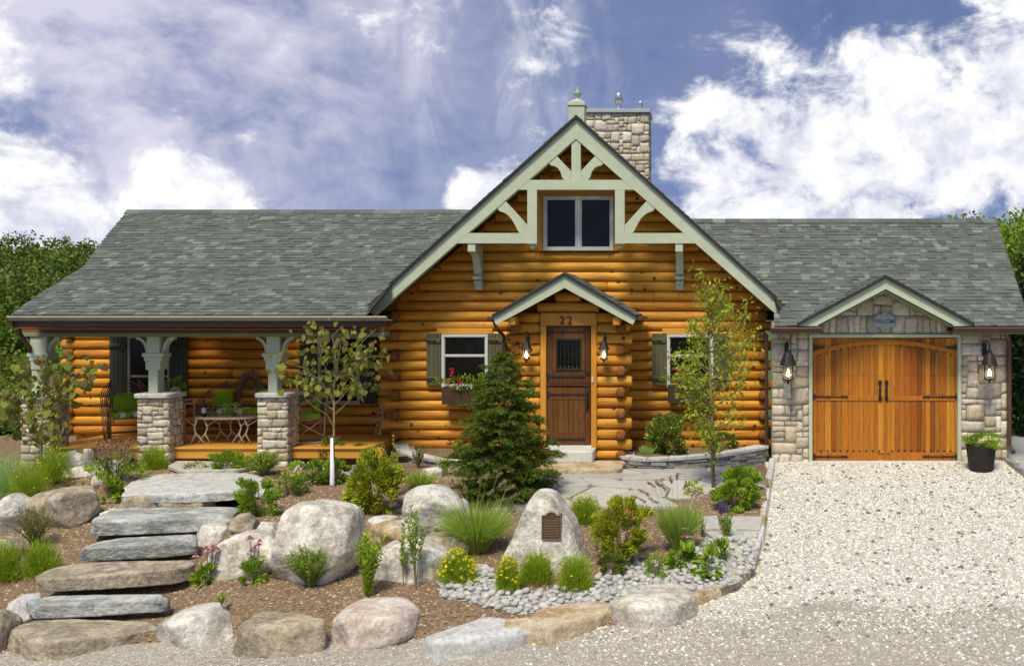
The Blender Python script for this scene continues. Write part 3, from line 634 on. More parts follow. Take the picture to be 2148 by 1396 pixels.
# ---- shingle surfaces
VAR = []
def shvariants():
    for i in range(36):
        wd = random.uniform(.09, .24); t = random.choice((.007, .011, .018)); mb = MB()
        mb.add([(0, 0, t), (wd, 0, t), (wd, .155, .001), (0, .155, .001), (0, 0, -.002), (wd, 0, -.002), (wd, .155, -.002), (0, .155, -.002)],
               [(0, 1, 2, 3), (0, 4, 5, 1), (1, 5, 6, 2), (0, 3, 7, 4)], (i + .5) / 36)
        VAR.append((wd, t, mb.mesh('shingle', SHING)))
shvariants()
SHN = {}
def shplane(parent, O, U, V, ulim, vlen, ind=0, e=.118, deck=.0, field='shingle_field', owner='h'):
    O, U, V = Vector(O), Vector(U).normalized(), Vector(V).normalized(); Nn = U.cross(V); Nn = Nn if Nn.z > 0 else -Nn
    Mx = Matrix((U, V, Nn)).transposed(); rot = Mx.to_euler() if Mx.determinant() > 0 else None
    mb = MB(); n = int(vlen / e) + 1; cnt = 0
    for c in range(n):
        v = c * e; 
        u0, u1 = ulim(v + e / 2)
        if u1 - u0 < .05: continue
        u = u0 - random.uniform(0, .2)
        while u < u1:
            wd, t, me = random.choice(VAR); a, b = max(u, u0), min(u + wd, u1)
            if b - a > .02:
                if a == u and b == u + wd and cnt < ind and rot is not None:
                    o = bpy.data.objects.new('shingle', me); lnk(o, parent); o.location = O + U * u + V * v + Nn * .002; o.rotation_euler = rot; cnt += 1
                else:
                    def q(x, y, z): return O + U * x + V * y + Nn * z
                    ve = min(v + .155, vlen + .01)
                    mb.add([q(a, v, t), q(b, v, t), q(b, ve, .003), q(a, ve, .003), q(a, v, 0), q(b, v, 0), q(b, ve, 0), q(a, ve, 0)], [(0, 1, 2, 3), (0, 4, 5, 1), (1, 5, 6, 2), (0, 3, 7, 4)], random.random())
            u += wd + .002
    mb.build(field, SHING, parent, kind='stuff'); return cnt
# left roof: porch slope and steeper main slope
Ea, Ka, Ra = (16.2, PZ(661, 16.2)), (18.2, PZ(560, 18.2)), (20.4, PZ(443, 20.4))
def leftx(D):
    if D < 18.2: t = (D - 16.2) / 2; px = 22 + (175 - 22) * t
    else: t = (D - 18.2) / 2.2; px = 175 + (268 - 175) * t
    return PX(px, D)
def gablex(z, side):      # where the big gable roof's slope is at height z
    return xa + side * (za - z) / SL
def left_lim(A, B):
    l = math.hypot(B[0] - A[0], B[1] - A[1])
    def f(v):
        D = A[0] + (B[0] - A[0]) * v / l; z = A[1] + (B[1] - A[1]) * v / l
        y_ = CY + (CZ - z) * F / D
        xr = PX(768 + max(0, 640 - y_) / .9 + 4, D) if D < 17.45 else gablex(z + .02, -1) if D < 18.15 else max(xle, gablex(z + .15, -1) + .35)
        return leftx(D), xr
    return f
roofl = MB(); _zm = Ea[1] + .625 * (Ka[1] - Ea[1]); _ym = CY + (CZ - _zm) * F / 17.45; XM = PX(768 + max(0, 640 - _ym) / .9 + 4, 17.44)
for pl in ([(leftx(16.2) + .03, Ea), (PX(768, 16.2), Ea), (XM, (17.45, _zm)), (gablex(Ka[1], -1), Ka), (leftx(18.2) + .03, Ka)], [(leftx(18.2) + .03, Ka), (gablex(Ka[1], -1), Ka), (gablex(Ra[1], -1) + .4, Ra), (leftx(20.4) + .03, Ra)]):
    n = len(pl); vs = [(x, d[0], d[1] - .006) for x, d in pl]; vs += [(x, y, z - .035) for x, y, z in vs]
    roofl.add(vs, [tuple(range(n)), tuple(range(2 * n - 1, n - 1, -1))] + [(i, i + n, (i + 1) % n + n, (i + 1) % n) for i in range(n)])
roofl.add([(leftx(20.4) + .05, 20.4, Ra[1] - .01), (-2, 20.4, Ra[1] - .01), (-2, 24.5, Ra[1] - 2.2), (leftx(20.4) + .05, 24.5, Ra[1] - 2.2)], [(0, 1, 2, 3)])
roof1 = roofl.build('porch_roof', DECK, house)
for (A, B), ind in zip(((Ea, Ka), (Ka, Ra)), (230, 0)):
    l = math.hypot(B[0] - A[0], B[1] - A[1])
    shplane(roof1, (0, A[0], A[1]), (1, 0, 0), (0, B[0] - A[0], B[1] - A[1]), left_lim(A, B), l, ind)
def ridge_cap(parent, x0, x1, D, z):
    x = x0
    while x < x1:
        wd = random.uniform(.2, .3); mb = MB(); t = .02
        mb.prism([(D - .13, z - .075), (D, z + .012), (D + .13, z - .075), (D + .13, z - .095), (D, z - .01), (D - .13, z - .095)], x, min(x + wd, x1), r=random.random(), ax='x').build('ridge_shingle', SHING, parent); x += wd + .004
ridge_cap(roof1, leftx(20.4), PX(1000, 20.4), 20.38, Ra[1] + .02)
# left rake board and hill-side gable end
for A, B in ((Ea, Ka), (Ka, Ra)):
    MB().add([(leftx(A[0]), A[0], A[1] - .02), (leftx(B[0]), B[0], B[1] - .02), (leftx(B[0]), B[0], B[1] - .2), (leftx(A[0]), A[0], A[1] - .2)], [(0, 1, 2, 3)]) if False else None
    m_ = MB(); a0, b0 = leftx(A[0]), leftx(B[0])
    vs = [(a0 - .01, A[0], A[1] - .02), (b0 - .01, B[0], B[1] - .02), (b0 - .01, B[0], B[1] - .19), (a0 - .01, A[0], A[1] - .19)]
    m_.add(vs + [(x + .035, y, z) for x, y, z in vs], [(0, 1, 2, 3), (7, 6, 5, 4), (0, 4, 5, 1), (1, 5, 6, 2), (2, 6, 7, 3), (3, 7, 4, 0)]).build('rake_board', BROWN, house)
# eaves of the porch: shingle edge, gutter, fascia, frieze, beam
def hb(name, p0, p1, y0, y1, D0, D1, m, par=None, c=.008):
    return MB().box(PX(p0, D0), PX(p1, D0), D0, D1, PZ(y1, D0), PZ(y0, D0), c).build(name, m, par or house)
def gutter(par, x0, x1, D, z, m, h=.075, d=.10):
    prof = [(D, z), (D - d, z), (D - d - .008, z - .02), (D - d + .015, z - h * .55), (D - d + .035, z - h), (D, z - h)]
    return MB().prism(prof, x0, x1, ax='x').build('gutter', m, par)
gutter(house, leftx(16.2) - .02, PX(812, 16.2), 16.24, Ea[1] - .012, TAUPE)
hb('fascia_board', 26, 808, 671, 686, 16.26, 16.30, BROWN)
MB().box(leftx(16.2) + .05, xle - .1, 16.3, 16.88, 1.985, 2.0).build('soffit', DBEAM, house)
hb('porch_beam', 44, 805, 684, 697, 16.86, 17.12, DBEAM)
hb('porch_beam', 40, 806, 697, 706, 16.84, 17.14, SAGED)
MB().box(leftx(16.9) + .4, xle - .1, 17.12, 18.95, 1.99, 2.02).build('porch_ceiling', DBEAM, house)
# porch floor
pf = MB().box(PX(92, 16.94), xle - .08, 17.0, 18.9, -.2, -.03).build('porch_floor', FLOORW, house)
yy = 16.93
while yy < 18.84:
    MB().box(PX(88, 16.94), xle - .09, yy, yy + .128, -.028, 0, .005).build('floor_board', FLOORW, pf); yy += .133
hb('fascia_board', 92, 802, 939, 961, 16.965, 17.0, FLOORW)
MB().box(PX(100, 17.1), xle - .09, 17.1, 17.2, -.6, -.2).build('porch_gap_shade', BROWN, house)  # dark sheet drawn for the shade in the gap under the floor
# curved downspout at the left corner
MB().tube([P(40, 688, 16.5), P(42, 700, 16.55), P(52, 714, 16.7), P(62, 728, 16.85), P(64, 745, 16.9), P(64, 830, 16.95), P(64, 960, 16.95)], .035, 8).build('downspout', BROWN, house)
# piers and posts
def pier(p0, p1, c0, c1, ytop, yb, seed, post):
    D = 16.76; dd = .5; x0, x1 = PX(p0, D), PX(p1, D); zt = PZ(ytop + 10, D); zb = PZ(yb, D)
    pr = MB().box(x0 + .03, x1 - .03, D + .035, D + dd, zb, zt).build('stone_pier', MORTAR, house)
    masonry(pr, lambda u, w, n: (u, D + .04 - n, w), (x0, x1), (zb, zt), cu=.082, cw=.07, wmax=3, hmax=2, seed=seed, th=.035)
    masonry(pr, lambda u, w, n: (x1 - .035 + n, u, w), (D + .005, D + dd), (zb, zt), cu=.082, cw=.07, wmax=3, hmax=2, seed=seed + 50, th=.035)
    rock('pier_cap', [(PX(c0, D), D - .05), (PX(c1, D), D - .05), (PX(c1, D) + .02, D + .56), (PX(c0, D) - .02, D + .56)], (PZ(ytop, D) + zt) / 2, .085, BLUEST, house, sub=4, p=9, nz_=.01, seed=seed, plan=True, facets=0, sharp=26)
    if not post: return
    a, b, w0, w1, b0, b1 = post; D = 16.88; D1 = 17.1
    o = MB().box(PX(a, D), PX(b, D), D, D1, PZ(ytop + 2, D), PZ(768, D), .006).build('porch_post', SAGE, house)
    MB().box(PX(w0, D), PX(w1, D), D - .01, D1 + .01, PZ(769, D) + .001, PZ(706, D) + .0, .004).build('post_head', SAGE, o)
    cx = (w0 + w1) / 2
    for q, (hw, ya, yb_) in enumerate(((22, 740, 748), (18.5, 748, 757), (15.5, 757, 775))):
        MB().box(PX(cx - hw, D), PX(cx + hw, D), D - .03 + q * .007, D1 + .03 - q * .007, PZ(yb_, D), PZ(ya, D) - .0005, .006).build('post_capital', SAGE, o)
    for s in (-1, 1):      # curved bracket
        pts = []
        ox, oy = cx + s * 14, 740; tx, ty = cx + s * 39, 706
        arc = [(tx - s * (tx - ox) * s * (1 - math.sin(t)) * 1.0, oy - (oy - ty) * (1 - math.cos(t))) for t in [i * math.pi / 16 for i in range(9)]]
        arc = [(ox + (tx - ox) * (1 - math.cos(t)), oy - (oy - ty) * math.sin(t)) for t in [i * math.pi / 16 for i in range(9)]]
        inn = [(x - s * 0 + s * (7 - 0 * i), y + 1.5 + i * .5) for i, (x, y) in enumerate(arc)]
        inn = [(x + s * 6.0 * math.cos(i * math.pi / 16) , y + 6.0 * math.sin(i * math.pi / 16)) for i, (x, y) in enumerate(arc)]
        mb = MB()
        for i in range(8):
            pl = [arc[i], arc[i + 1], inn[i + 1], inn[i]]; mb.prism([(PX(x, D), PZ(y, D)) for x, y in pl], D + .05, D1 - .05)
        mb.build('post_bracket', SAGE, o)
pier(42, 106, 37, 111, 828, 985, 11, (66, 90, 64, 98, 0, 0))
pier(287, 352, 282, 357, 825, 985, 12, (311, 330.5, 308, 335, 0, 0))
pier(539, 602, 535, 607, 824, 985, 13, (562, 581, 559, 587, 0, 0))

# ---- big gable roof and truss
def roofslab(par, xA, zA, xB, zB, y0, y1, t, name='roof_deck', m=DECK, shing=True, ind=0):
    o = MB().prism([(xA, zA), (xB, zB), (xB, zB - t), (xA, zA - t)], y0, y1).build(name, m, par)
    if shing:
        V = Vector((xA - xB, 0, zA - zB)); l = V.length; sgn = 1 if xB > xA else -1
        if sgn > 0: shplane(o, (xB, y0, zB + .002), (0, 1, 0), V, lambda v: (0, y1 - y0), l, ind)
        else: shplane(o, (xB, y1, zB + .002), (0, -1, 0), V, lambda v: (0, y1 - y0), l, ind)
    return o
gr = []
for s, pe in ((-1, 768), (1, 1648)):
    xe, ze = PX(pe, DT), PZ(640, DT)
    roofslab(house, xa, za, xe, ze, DT - .05, 23.5, .055, 'gable_roof')
    # soffit boards under the overhang
    MB().prism([(xa, za - .06), (xe, ze - .06), (xe, ze - .085), (xa, za - .085)], DT + .15, 23.5).build('soffit', TRIMW, house)
truss = MB().prism(px_poly([(1198.5, 287), (1217.5, 287), (1217.5, 377), (1198.5, 377)], DT), DT + .02, DT + .14).build('gable_truss', SAGE, house)
def tb(name, pts, d0=.02, d1=.14): return MB().prism(px_poly(pts, DT), DT + d0, DT + d1).build(name, SAGE, truss)
for s in (-1, 1):
    mx = lambda x: 1208 + s * (1208 - x) * -1 if s == 1 else x
    mx = (lambda x: x) if s == -1 else (lambda x: 2416 - x)
    T = lambda l: [(mx(a), b) for a, b in l]
    tb('rafter', T([(1208, 249), (1208, 291), (784, 662), (769, 645)]), 0, .15)
    tb('tie_beam', T([(981, 488.5), (1106, 488.5), (1106, 510), (955, 510)]), .003, .137)
    tb('truss_post', T([(1106, 398), (1126, 398), (1126, 511), (1106, 511)]), .001, .139)
    tb('brace', T([(1057, 418), (1105.8, 472), (1105.8, 488.3), (1089.5, 488.3), (1086, 484), (1082.3, 476), (1073.3, 460), (1066, 452), (1059, 446.5), (1047.5, 442.4), (1040, 433)]), .012, .128)
    tb('brace', T([(1163.5, 322.5), (1198.3, 359), (1198.3, 377), (1182.5, 377), (1178.6, 371), (1174.8, 359), (1169, 351.5), (1163.2, 348.2), (1155.4, 346.5), (1147, 337)]), .012, .128)
tb('tie_beam', [(1104, 377.2), (1312, 377.2), (1336, 397.7), (1080, 397.7)], .004, .136)
for px_ in (988.5, 1424.5):       # long curved brackets from truss back to the wall
    x = PX(px_, DT); w_ = .065
    prof = [(DT + .02, PZ(510, DT)), (DM - .1, PZ(510, DT)), (DM - .1, PZ(604, DT)), (DM - .16, PZ(606, DT)), (DM - .2, PZ(596, DT)), (DM - .2, PZ(578, DT)), (DM - .26, PZ(572, DT)), (DM - .3, PZ(555, DT)), (DM - .38, PZ(540, DT)), (DM - .5, PZ(530, DT)), (DT + .02, PZ(527, DT))]
    o = MB().prism(prof, x - w_, x + w_, ax='x').build('wall_bracket', SAGE, house)
    MB().box(x - w_ - .015, x + w_ + .015, DM - .3, DM - .09, PZ(584, DT), PZ(577, DT), .005).box(x - w_ - .008, x + w_ + .008, DM - .24, DM - .09, PZ(592, DT), PZ(588, DT), .004).build('bracket_moulding', SAGE, o)
for px_ in (1116, 1298):
    MB().lathe([(.03, 0), (.045, -.01), (.03, -.03), (.045, -.055), (.02, -.085), (.004, -.1)], PX(px_, DT), DT + .08, PZ(511, DT), 10).build('pendant', SAGE, truss, smooth=True)
# ridge pedestal with finial
Dp = 18.4
pd = MB().box(PX(1192, Dp), PX(1226, Dp), Dp, Dp + .3, PZ(330, Dp), PZ(222, Dp), .01).box(PX(1190, Dp), PX(1228, Dp), Dp - .02, Dp + .32, PZ(222, Dp), PZ(214, Dp), .01).build('ridge_pedestal', SAGE, house)
x = PX(1209, Dp); zt = PZ(214, Dp)
MB().lathe([(.15, 0), (.14, .03), (.09, .06), (.04, .075), (.03, .09), (.035, .12), (.07, .16), (.085, .19), (.085, .2), (.03, .205), (.012, .215), (.016, .25), (.01, .28), (.003, .31)], x, Dp + .15, zt, 16).build('finial', SAGE, pd, smooth=True)
# chimney
Dc = 21.0; x0, x1 = PX(1228, Dc), PX(1361, Dc); zc = PZ(237, Dc); zb = PZ(400, Dc)
ch = MB().box(x0 + .02, x1 - .02, Dc + .03, Dc + .8, 2, zc).build('chimney', MORTAR, house)
masonry(ch, lambda u, w, n: (u, Dc + .035 - n, w), (x0, x1), (zb, zc), cu=.085, cw=.075, wmax=3, hmax=3, seed=31, th=.03)
masonry(ch, lambda u, w, n: (x1 - .025 + n, u, w), (Dc + .01, Dc + .8), (zb, zc), cu=.085, cw=.075, wmax=3, hmax=3, seed=32, th=.03)
MB().box(x0 - .03, x1 + .03, Dc - .05, Dc + .85, zc, PZ(229, Dc), .01).build('chimney_cap', LEADC, ch)
for px_, r_, y0, y1 in ((1295.5, .085, 229, 190), (1341.5, .05, 230, 207)):
    h = PZ(y1, Dc) - PZ(y0, Dc); x = PX(px_, Dc)
    MB().lathe([(r_ * 1.1, 0), (r_ * .95, .02), (r_ * .8, h * .3), (r_ * .85, h * .35), (r_ * .85, h * .5), (r_ * 1.05, h * .52), (r_ * 1.05, h * .96), (r_ * .9, h)], x, Dc + .3, PZ(y0, Dc), 18).build('flue_pipe', STEEL, ch, smooth=True)

# ---- windows, shutters
def window(p0, p1, y0, y1, D, cols=1, rail=None, m=WHITE, fr=6, par=None, name='window'):
    x0, x1, zA, zB = PX(p0, D), PX(p1, D), PZ(y1, D), PZ(y0, D); f = fr * D / F; par = par or house
    o = MB().box(x0, x1, D, D + .12, zA, zA + f).box(x0, x1, D, D + .12, zB - f, zB).box(x0, x0 + f, D + .001, D + .12, zA + f, zB - f).box(x1 - f, x1, D + .001, D + .12, zA + f, zB - f).build(name, m, par)
    xs = lins(x0 + f, x1 - f, cols)
    for i in range(cols - 1): MB().box(xs[i + 1] - f * .8, xs[i + 1] + f * .8, D + .006, D + .1, zA + f, zB - f, .004).build('mullion', m, o)
    for i in range(cols):
        a = xs[i] + (f * .8 if i else 0); b = xs[i + 1] - (f * .8 if i < cols - 1 else 0)
        zz = [(zA + f, zB - f)] if rail is None else [(zA + f, PZ(rail, D)), (PZ(rail, D) + f * .5, zB - f)]
        for c, d in zz:
            s = f * .35
            MB().box(a, b, D + .02, D + .05, c, c + s).box(a, b, D + .02, D + .05, d - s, d).box(a, a + s, D + .021, D + .05, c + s, d - s).box(b - s, b, D + .021, D + .05, c + s, d - s).build('sash', m, o)
            MB().box(a + s, b - s, D + .035, D + .045, c + s, d - s).build('pane', GLASS, o)
        if rail is not None: MB().box(a, b, D + .012, D + .06, PZ(rail, D), PZ(rail, D) + f * .5, .003).build('meeting_rail', m, o)
    return o
def shutter(p0, p1, y0, y1, D, m=SHUT, n=4, battens=(.13, .86)):
    x0, x1, zA, zB = PX(p0, D), PX(p1, D), PZ(y1, D), PZ(y0, D)
    o = MB().box(x0 + .01, x1 - .01, D + .012, D + .05, zA + .01, zB - .01).build('shutter', m, house)
    xs = lins(x0, x1, n)
    for a, b in zip(xs, xs[1:]): MB().box(a + .002, b - .002, D, D + .03, zA, zB, .004).build('shutter_plank', m, o)
    for t in battens:
        z = zA + (zB - zA) * t; MB().box(x0 + .008, x1 - .008, D - .022, D - .001, z - .035, z + .035, .005).build('batten', m, o)
        MB().box(x0 + .01, x0 + (x1 - x0) * .62, D - .032, D - .023, z - .008, z + .008).tube([(x0 + (x1 - x0) * .55, D - .035, z), (x0 + (x1 - x0) * .68, D - .03, z)], .014, 6).build('hinge', BLACK, o)
DW = DM - .165
hb('window_casing', 1128, 1139.5, 411, 526, DM - .125, DM - .0, TRIMW); hb('window_casing', 1286.5, 1297, 411, 526, DM - .125, DM, TRIMW); hb('window_casing', 1128, 1297, 399, 411, DM - .127, DM, TRIMW)
window(1139.5, 1286.5, 411, 525, DW, 2, None, WHITE, 6)
window(926, 1023, 701, 812, DW, 1, 747, WHITE, 5); window(1399, 1496, 701, 812, DW, 1, 747, WHITE, 5)
hb('window_casing', 916, 1033, 689, 700.5, DM - .128, DM, TRIMW); hb('window_casing', 1389, 1506, 689, 700.5, DM - .128, DM, TRIMW)
for a, b in ((894, 925), (1024, 1055), (1367, 1398), (1497, 1528)): shutter(a, b, 699, 808, DM - .175)
window(267, 355, 704, 857, DPW - .16, 1, 790, TAN, 4); window(666, 754, 704, 847, DPW - .16, 1, 780, TAN, 5)
for a, b, y in ((229, 266, 857), (356, 393, 857), (628, 665, 847), (755, 790, 847)): shutter(a, b, 704, y, DPW - .17, SHUTD, 4)

# ---- entry: door, casing, canopy, number
hb('door_casing', 1133, 1145.5, 683, 941, DE - .115, DE + .02, TRIMW, None, .01); hb('door_casing', 1239.5, 1251.5, 683, 941, DE - .115, DE + .02, TRIMW, None, .01); hb('door_casing', 1133, 1251.5, 656, 682.8, DE - .117, DE + .02, TRIMW, None, .01)
Dd = DE - .07
door = hb('front_door', 1146, 1239, 684, 936, Dd + .02, Dd + .06, DOORW)
def db(name, p0, p1, y0, y1, d0, d1, m, c=.004): return MB().box(PX(p0, Dd), PX(p1, Dd), Dd + d0, Dd + d1, PZ(y1, Dd), PZ(y0, Dd), c).build(name, m, door)
db('stile', 1147, 1160, 684, 805, 0, .019, DOORW); db('stile', 1225, 1238, 684, 805, 0, .019, DOORW); db('stile', 1147, 1160, 809, 936, 0, .019, DOORW); db('stile', 1225, 1238, 809, 936, 0, .019, DOORW)
db('rail', 1160, 1225, 684, 710, .001, .019, DOORW); db('rail', 1160, 1225, 777, 805, .001, .019, DOORW); db('rail', 1160, 1225, 812, 838, .001, .019, DOORW); db('rail', 1160, 1225, 906, 936, .001, .019, DOORW)
db('stile', 1160, 1166, 710, 777, .001, .019, DOORW); db('stile', 1220, 1225, 710, 777, .001, .019, DOORW)
db('door_ledge', 1147, 1238, 805.5, 809, -.018, .018, DOORW)
xs = lins(1160, 1225, 6)
for a, b in zip(xs, xs[1:]): db('door_plank', a + .3, b - .3, 838, 906, .008, .019, DOORW, .003)
db('door_window_frame', 1166, 1170, 710, 777, -.012, .02, BLACK); db('door_window_frame', 1216, 1220, 710, 777, -.012, .02, BLACK); db('door_window_frame', 1170, 1216, 710, 714, -.012, .02, BLACK); db('door_window_frame', 1170, 1216, 772, 777, -.012, .02, BLACK)
db('door_pane', 1170, 1216, 714, 772, .01, .018, GLASS, 0)
for i in range(5):
    x = 1176 + i * 8.5; o = MB().tube([P(x, 715, Dd), P(x, 741, Dd)], .006, 6).lathe([(.006, -.02), (.014, 0), (.006, .02)], PX(x, Dd), Dd, PZ(743, Dd), 8).tube([P(x, 745, Dd), P(x, 771, Dd)], .006, 6).build('window_bar', BLACK, door)
    MB().lathe([(.004, -.008), (.01, 0), (.004, .008)], PX(x, Dd), Dd - .012, PZ(769, Dd), 8).build('window_bar_stud', STEEL, door)
def strap(par, x0, x1, z, D, h=.026, left=True, m=BLACK):
    """forged strap hinge with a leaf tip and a cross near the pin"""
    L_ = x1 - x0; s = 1 if left else -1; o0 = x0 if left else x1
    pl = [(0, -h * 1.9), (.03, -h * 1.9), (.035, -h * .5), (L_ * .78, -h * .32), (L_ * .82, -h * .9), (L_ * .86, -h * .4), (L_ * .93, -h * .75), (L_, 0), (L_ * .93, h * .75), (L_ * .86, h * .4), (L_ * .82, h * .9), (L_ * .78, h * .32), (.035, h * .5), (.03, h * 1.9), (0, h * 1.9)]
    mb = MB().prism([(o0 + s * a, z + b) for a, b in pl], D - .008, D)
    for t in (.15, .35, .55, .72): mb.lathe([(.009, 0), (.006, .006)], 0, 0, 0, 6) if False else mb.box(o0 + s * L_ * t - .007, o0 + s * L_ * t + .007, D - .014, D - .007, z - .007, z + .007)
    mb.box(o0 + s * L_ * .42 - .006, o0 + s * L_ * .42 + .006, D - .009, D - .001, z - h * 1.3, z + h * 1.3)
    return mb.build('strap_hinge', m, par)
for y in (696, 790, 827, 921): strap(door, PX(1148, Dd), PX(1228, Dd), PZ(y, Dd), Dd - .001, .03)
MB().tube([P(1232, 815, Dd - .01), P(1232, 824, Dd - .05), P(1232, 848, Dd - .05), P(1232, 856, Dd - .01)], .011, 6).box(PX(1229, Dd), PX(1235, Dd), Dd - .012, Dd, PZ(862, Dd), PZ(812, Dd), .004).build('door_handle', BLACK, door)
MB().box(PX(1228, Dd), PX(1236, Dd), Dd - .02, Dd, PZ(785, Dd), PZ(776, Dd), .006).build('dead_bolt', BLACK, door)
MB().box(PX(1241.5, Dd), PX(1246, Dd), DE - .135, DE - .1145, PZ(801, Dd), PZ(790, Dd), .004).build('door_bell', CONC, house)
def text(body, x, D, z, size, m, par, name, ext=.004, sx=1):
    c = bpy.data.curves.new(name, 'FONT'); c.body = body; c.size = size; c.extrude = ext; c.align_x = 'CENTER'; c.align_y = 'CENTER'; c.offset = .002
    o = bpy.data.objects.new(name, c); o.location = (x, D, z); o.rotation_euler = (R(90), 0, 0); o.scale = (sx, 1, 1); c.materials.append(m); C.objects.link(o)
    me = bpy.data.meshes.new_from_object(o.evaluated_get(bpy.context.evaluated_depsgraph_get())); me.transform(Matrix.Translation((x, D, z)) @ Matrix.Rotation(R(90), 4, 'X') @ Matrix.Diagonal((sx, 1, 1, 1)))
    bpy.data.objects.remove(o); o = bpy.data.objects.new(name, me); return lnk(o, par)
text('2', PX(1181.5, DE), DE - .125, PZ(672.5, DE), .185, BLACK, house, 'house_number', .006); text('2', PX(1197, DE), DE - .125, PZ(672.5, DE), .185, BLACK, house, 'house_number', .006)
# canopy
for s in (-1, 1):
    xe, ze = cxa + s * (PX(1335, DC) - cxa), PZ(661, DC)
    roofslab(house, cxa, cza, xe, ze, DC - .04, DM - .06, .045, 'canopy_roof', ind=60 if s == 1 else 0)
    MB().prism([(cxa, cza - .05), (cxa, cza - .245), (xe - s * .06, ze - .155), (xe, ze - .04)], DC, DC + .05).build('barge_board', SAGE, house)
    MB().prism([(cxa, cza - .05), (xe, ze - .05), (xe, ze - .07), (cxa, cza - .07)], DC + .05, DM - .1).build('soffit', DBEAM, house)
gp = PX(1336, DC)
MB().box(gp + .005, gp + .09, DC + .02, DM - .2, PZ(672, DC), PZ(663, DC), .01).build('gutter', BROWN, house)
gp = PX(1033, DC)
MB().box(gp - .09, gp - .005, DC + .02, DM - .2, PZ(672, DC), PZ(663, DC), .01).build('gutter', BROWN, house)
MB().tube([P(1036, 672, DC + .1), P(1042, 690, DC + .2), P(1056, 702, DM - .2), P(1060, 720, DM - .2), P(1060, 940, DM - .2)], .03, 8).build('downspout', BROWN, house)
for a in (1077, 1290): MB().box(PX(a, DE), PX(a + 14, DE), DC + .06, DE, PZ(681, DE), PZ(664, DE), .01).build('beam_end', LOG, house)
MB().tube([P(1302, 860, DE - .3), P(1296, 985, DE - .5)], .012, 6).build('rain_chain', BLACK, house) if False else None
# downspout at the right corner
MB().tube([P(1608, 700, DM - .35), P(1608, 940, DM - .35), P(1610, 975, DM - .5)], .03, 8).build('downspout', BROWN, house)

# ================================================================ GARAGE
DG, GE = 17.1, 16.6
gar = thing('stone_garage', 'pale stone garage wing with wide cedar plank door and small gable', 'garage', (3.2, 17.1, -.27))
gz0 = -.32; gx0, gx1 = PX(1620, DG), PX(2113, DG)
dx0, dx1, dzt = PX(1697, DG), PX(2016.5, DG), PZ(700.5, DG)
back = MB().prism([(gx0, gz0), (dx0 + .03, gz0), (dx0 + .03, dzt - .02), (dx1 - .03, dzt - .02), (dx1 - .03, gz0), (gx1 - .02, gz0), (gx1 - .02, 2.1), (PX(2000, DG), 2.1), (PX(1858, DG), PZ(604, DG)), (PX(1716, DG), 2.1), (gx0, 2.1)], DG + .04, DG + .25).build('stone_wall', MORTAR, gar)
front = lambda u, w, n: (u, DG + .045 - n, w)
zs = PZ(698, DG)
masonry(back, front, (gx0, dx0 - .0), (gz0, zs), cu=.1, cw=.092, seed=41)
masonry(back, front, (dx1, gx1), (gz0, zs), cu=.1, cw=.092, seed=42)
zsold = PZ(699, DG)
masonry(back, front, (PX(1712, DG), PX(2004, DG)), (zsold, zsold + .3), lambda u, w: abs(u - PX(1858, DG)) < PX(1997, DG) - PX(1858, DG), cu=.105, cw=.1, tall=3, hmax=3, wmax=2, seed=43)
ga, gb = PZ(606, DG), PX(1858, DG); gsl = (PZ(606, DG) - PZ(681, DG)) / (PX(1999, DG) - gb)
masonry(back, front, (PX(1735, DG), PX(1981, DG)), (zsold + .3, ga), lambda u, w: w < ga - gsl * abs(u - gb) + .05, cu=.1, cw=.09, wmax=3, hmax=3, seed=44)
MB().box(gx1 - .12, gx1 - .02, DG + .25, 23, gz0, 2.0).build('side_wall', MORTAR, gar)
masonry(back, lambda u, w, n: (gx1 - .025 + n, u, w), (DG + .0, DG + .9), (gz0, 1.95), cu=.11, cw=.1, seed=45)
# green frame
fr = hb('door_frame', 1697, 1704.5, 707.5, 972, DG - .03, DG + .2, SAGE, gar); hb('door_frame', 2009.5, 2017, 707.5, 972, DG - .03, DG + .2, SAGE, gar); hb('door_frame', 1697, 2017, 700.5, 707.3, DG - .032, DG + .2, SAGE, gar)
hb('door_sill', 1698, 2016, 968.5, 974, DG - .1, DG + .2, CONC, gar)
# door
Dg = DG + .06
gd = hb('garage_door', 1705, 2009, 708, 968, Dg + .03, Dg + .07, GPLANK, gar)
def gbx(name, p0, p1, y0, y1, d0, d1, m, c=.004, r=.05): return MB().box(PX(p0, Dg), PX(p1, Dg), Dg + d0, Dg + d1, PZ(y1, Dg), PZ(y0, Dg), c, r).build(name, m, gd)
xs = [1706]; rg = random.Random(3)
while xs[-1] < 1995: xs.append(xs[-1] + rg.choice((8.5, 10, 12, 8.5, 14)))
xs[-1] = 2008
def archy(x): return 713 + 24 * ((x - 1857) / 152) ** 2
for a, b in zip(xs, xs[1:]):
    mid = (a + b) / 2; cols = rg.random()
    for y0, y1 in ((709, 786.8), (787.3, 831), (839, 950)):
        gbx('plank', a + .2, b - .2, y0, y1, .012, .03, GPLANK, .003, cols)
gbx('rail', 1706, 1853, 830, 840, -.004, .011, GPLANK); gbx('rail', 1861, 2008, 830, 840, -.004, .011, GPLANK); gbx('rail', 1712, 1841, 948, 966, -.004, .011, GPLANK); gbx('rail', 1866, 2002, 948, 966, -.004, .011, GPLANK)
gbx('stile', 1853.3, 1856.8, 712, 966, -.003, .011, GPLANK); gbx('stile', 1857.2, 1860.7, 712, 966, -.003, .011, GPLANK); gbx('stile', 1705.5, 1712, 742, 966, -.005, .011, GPLANK); gbx('stile', 2002, 2008.5, 742, 966, -.005, .011, GPLANK)
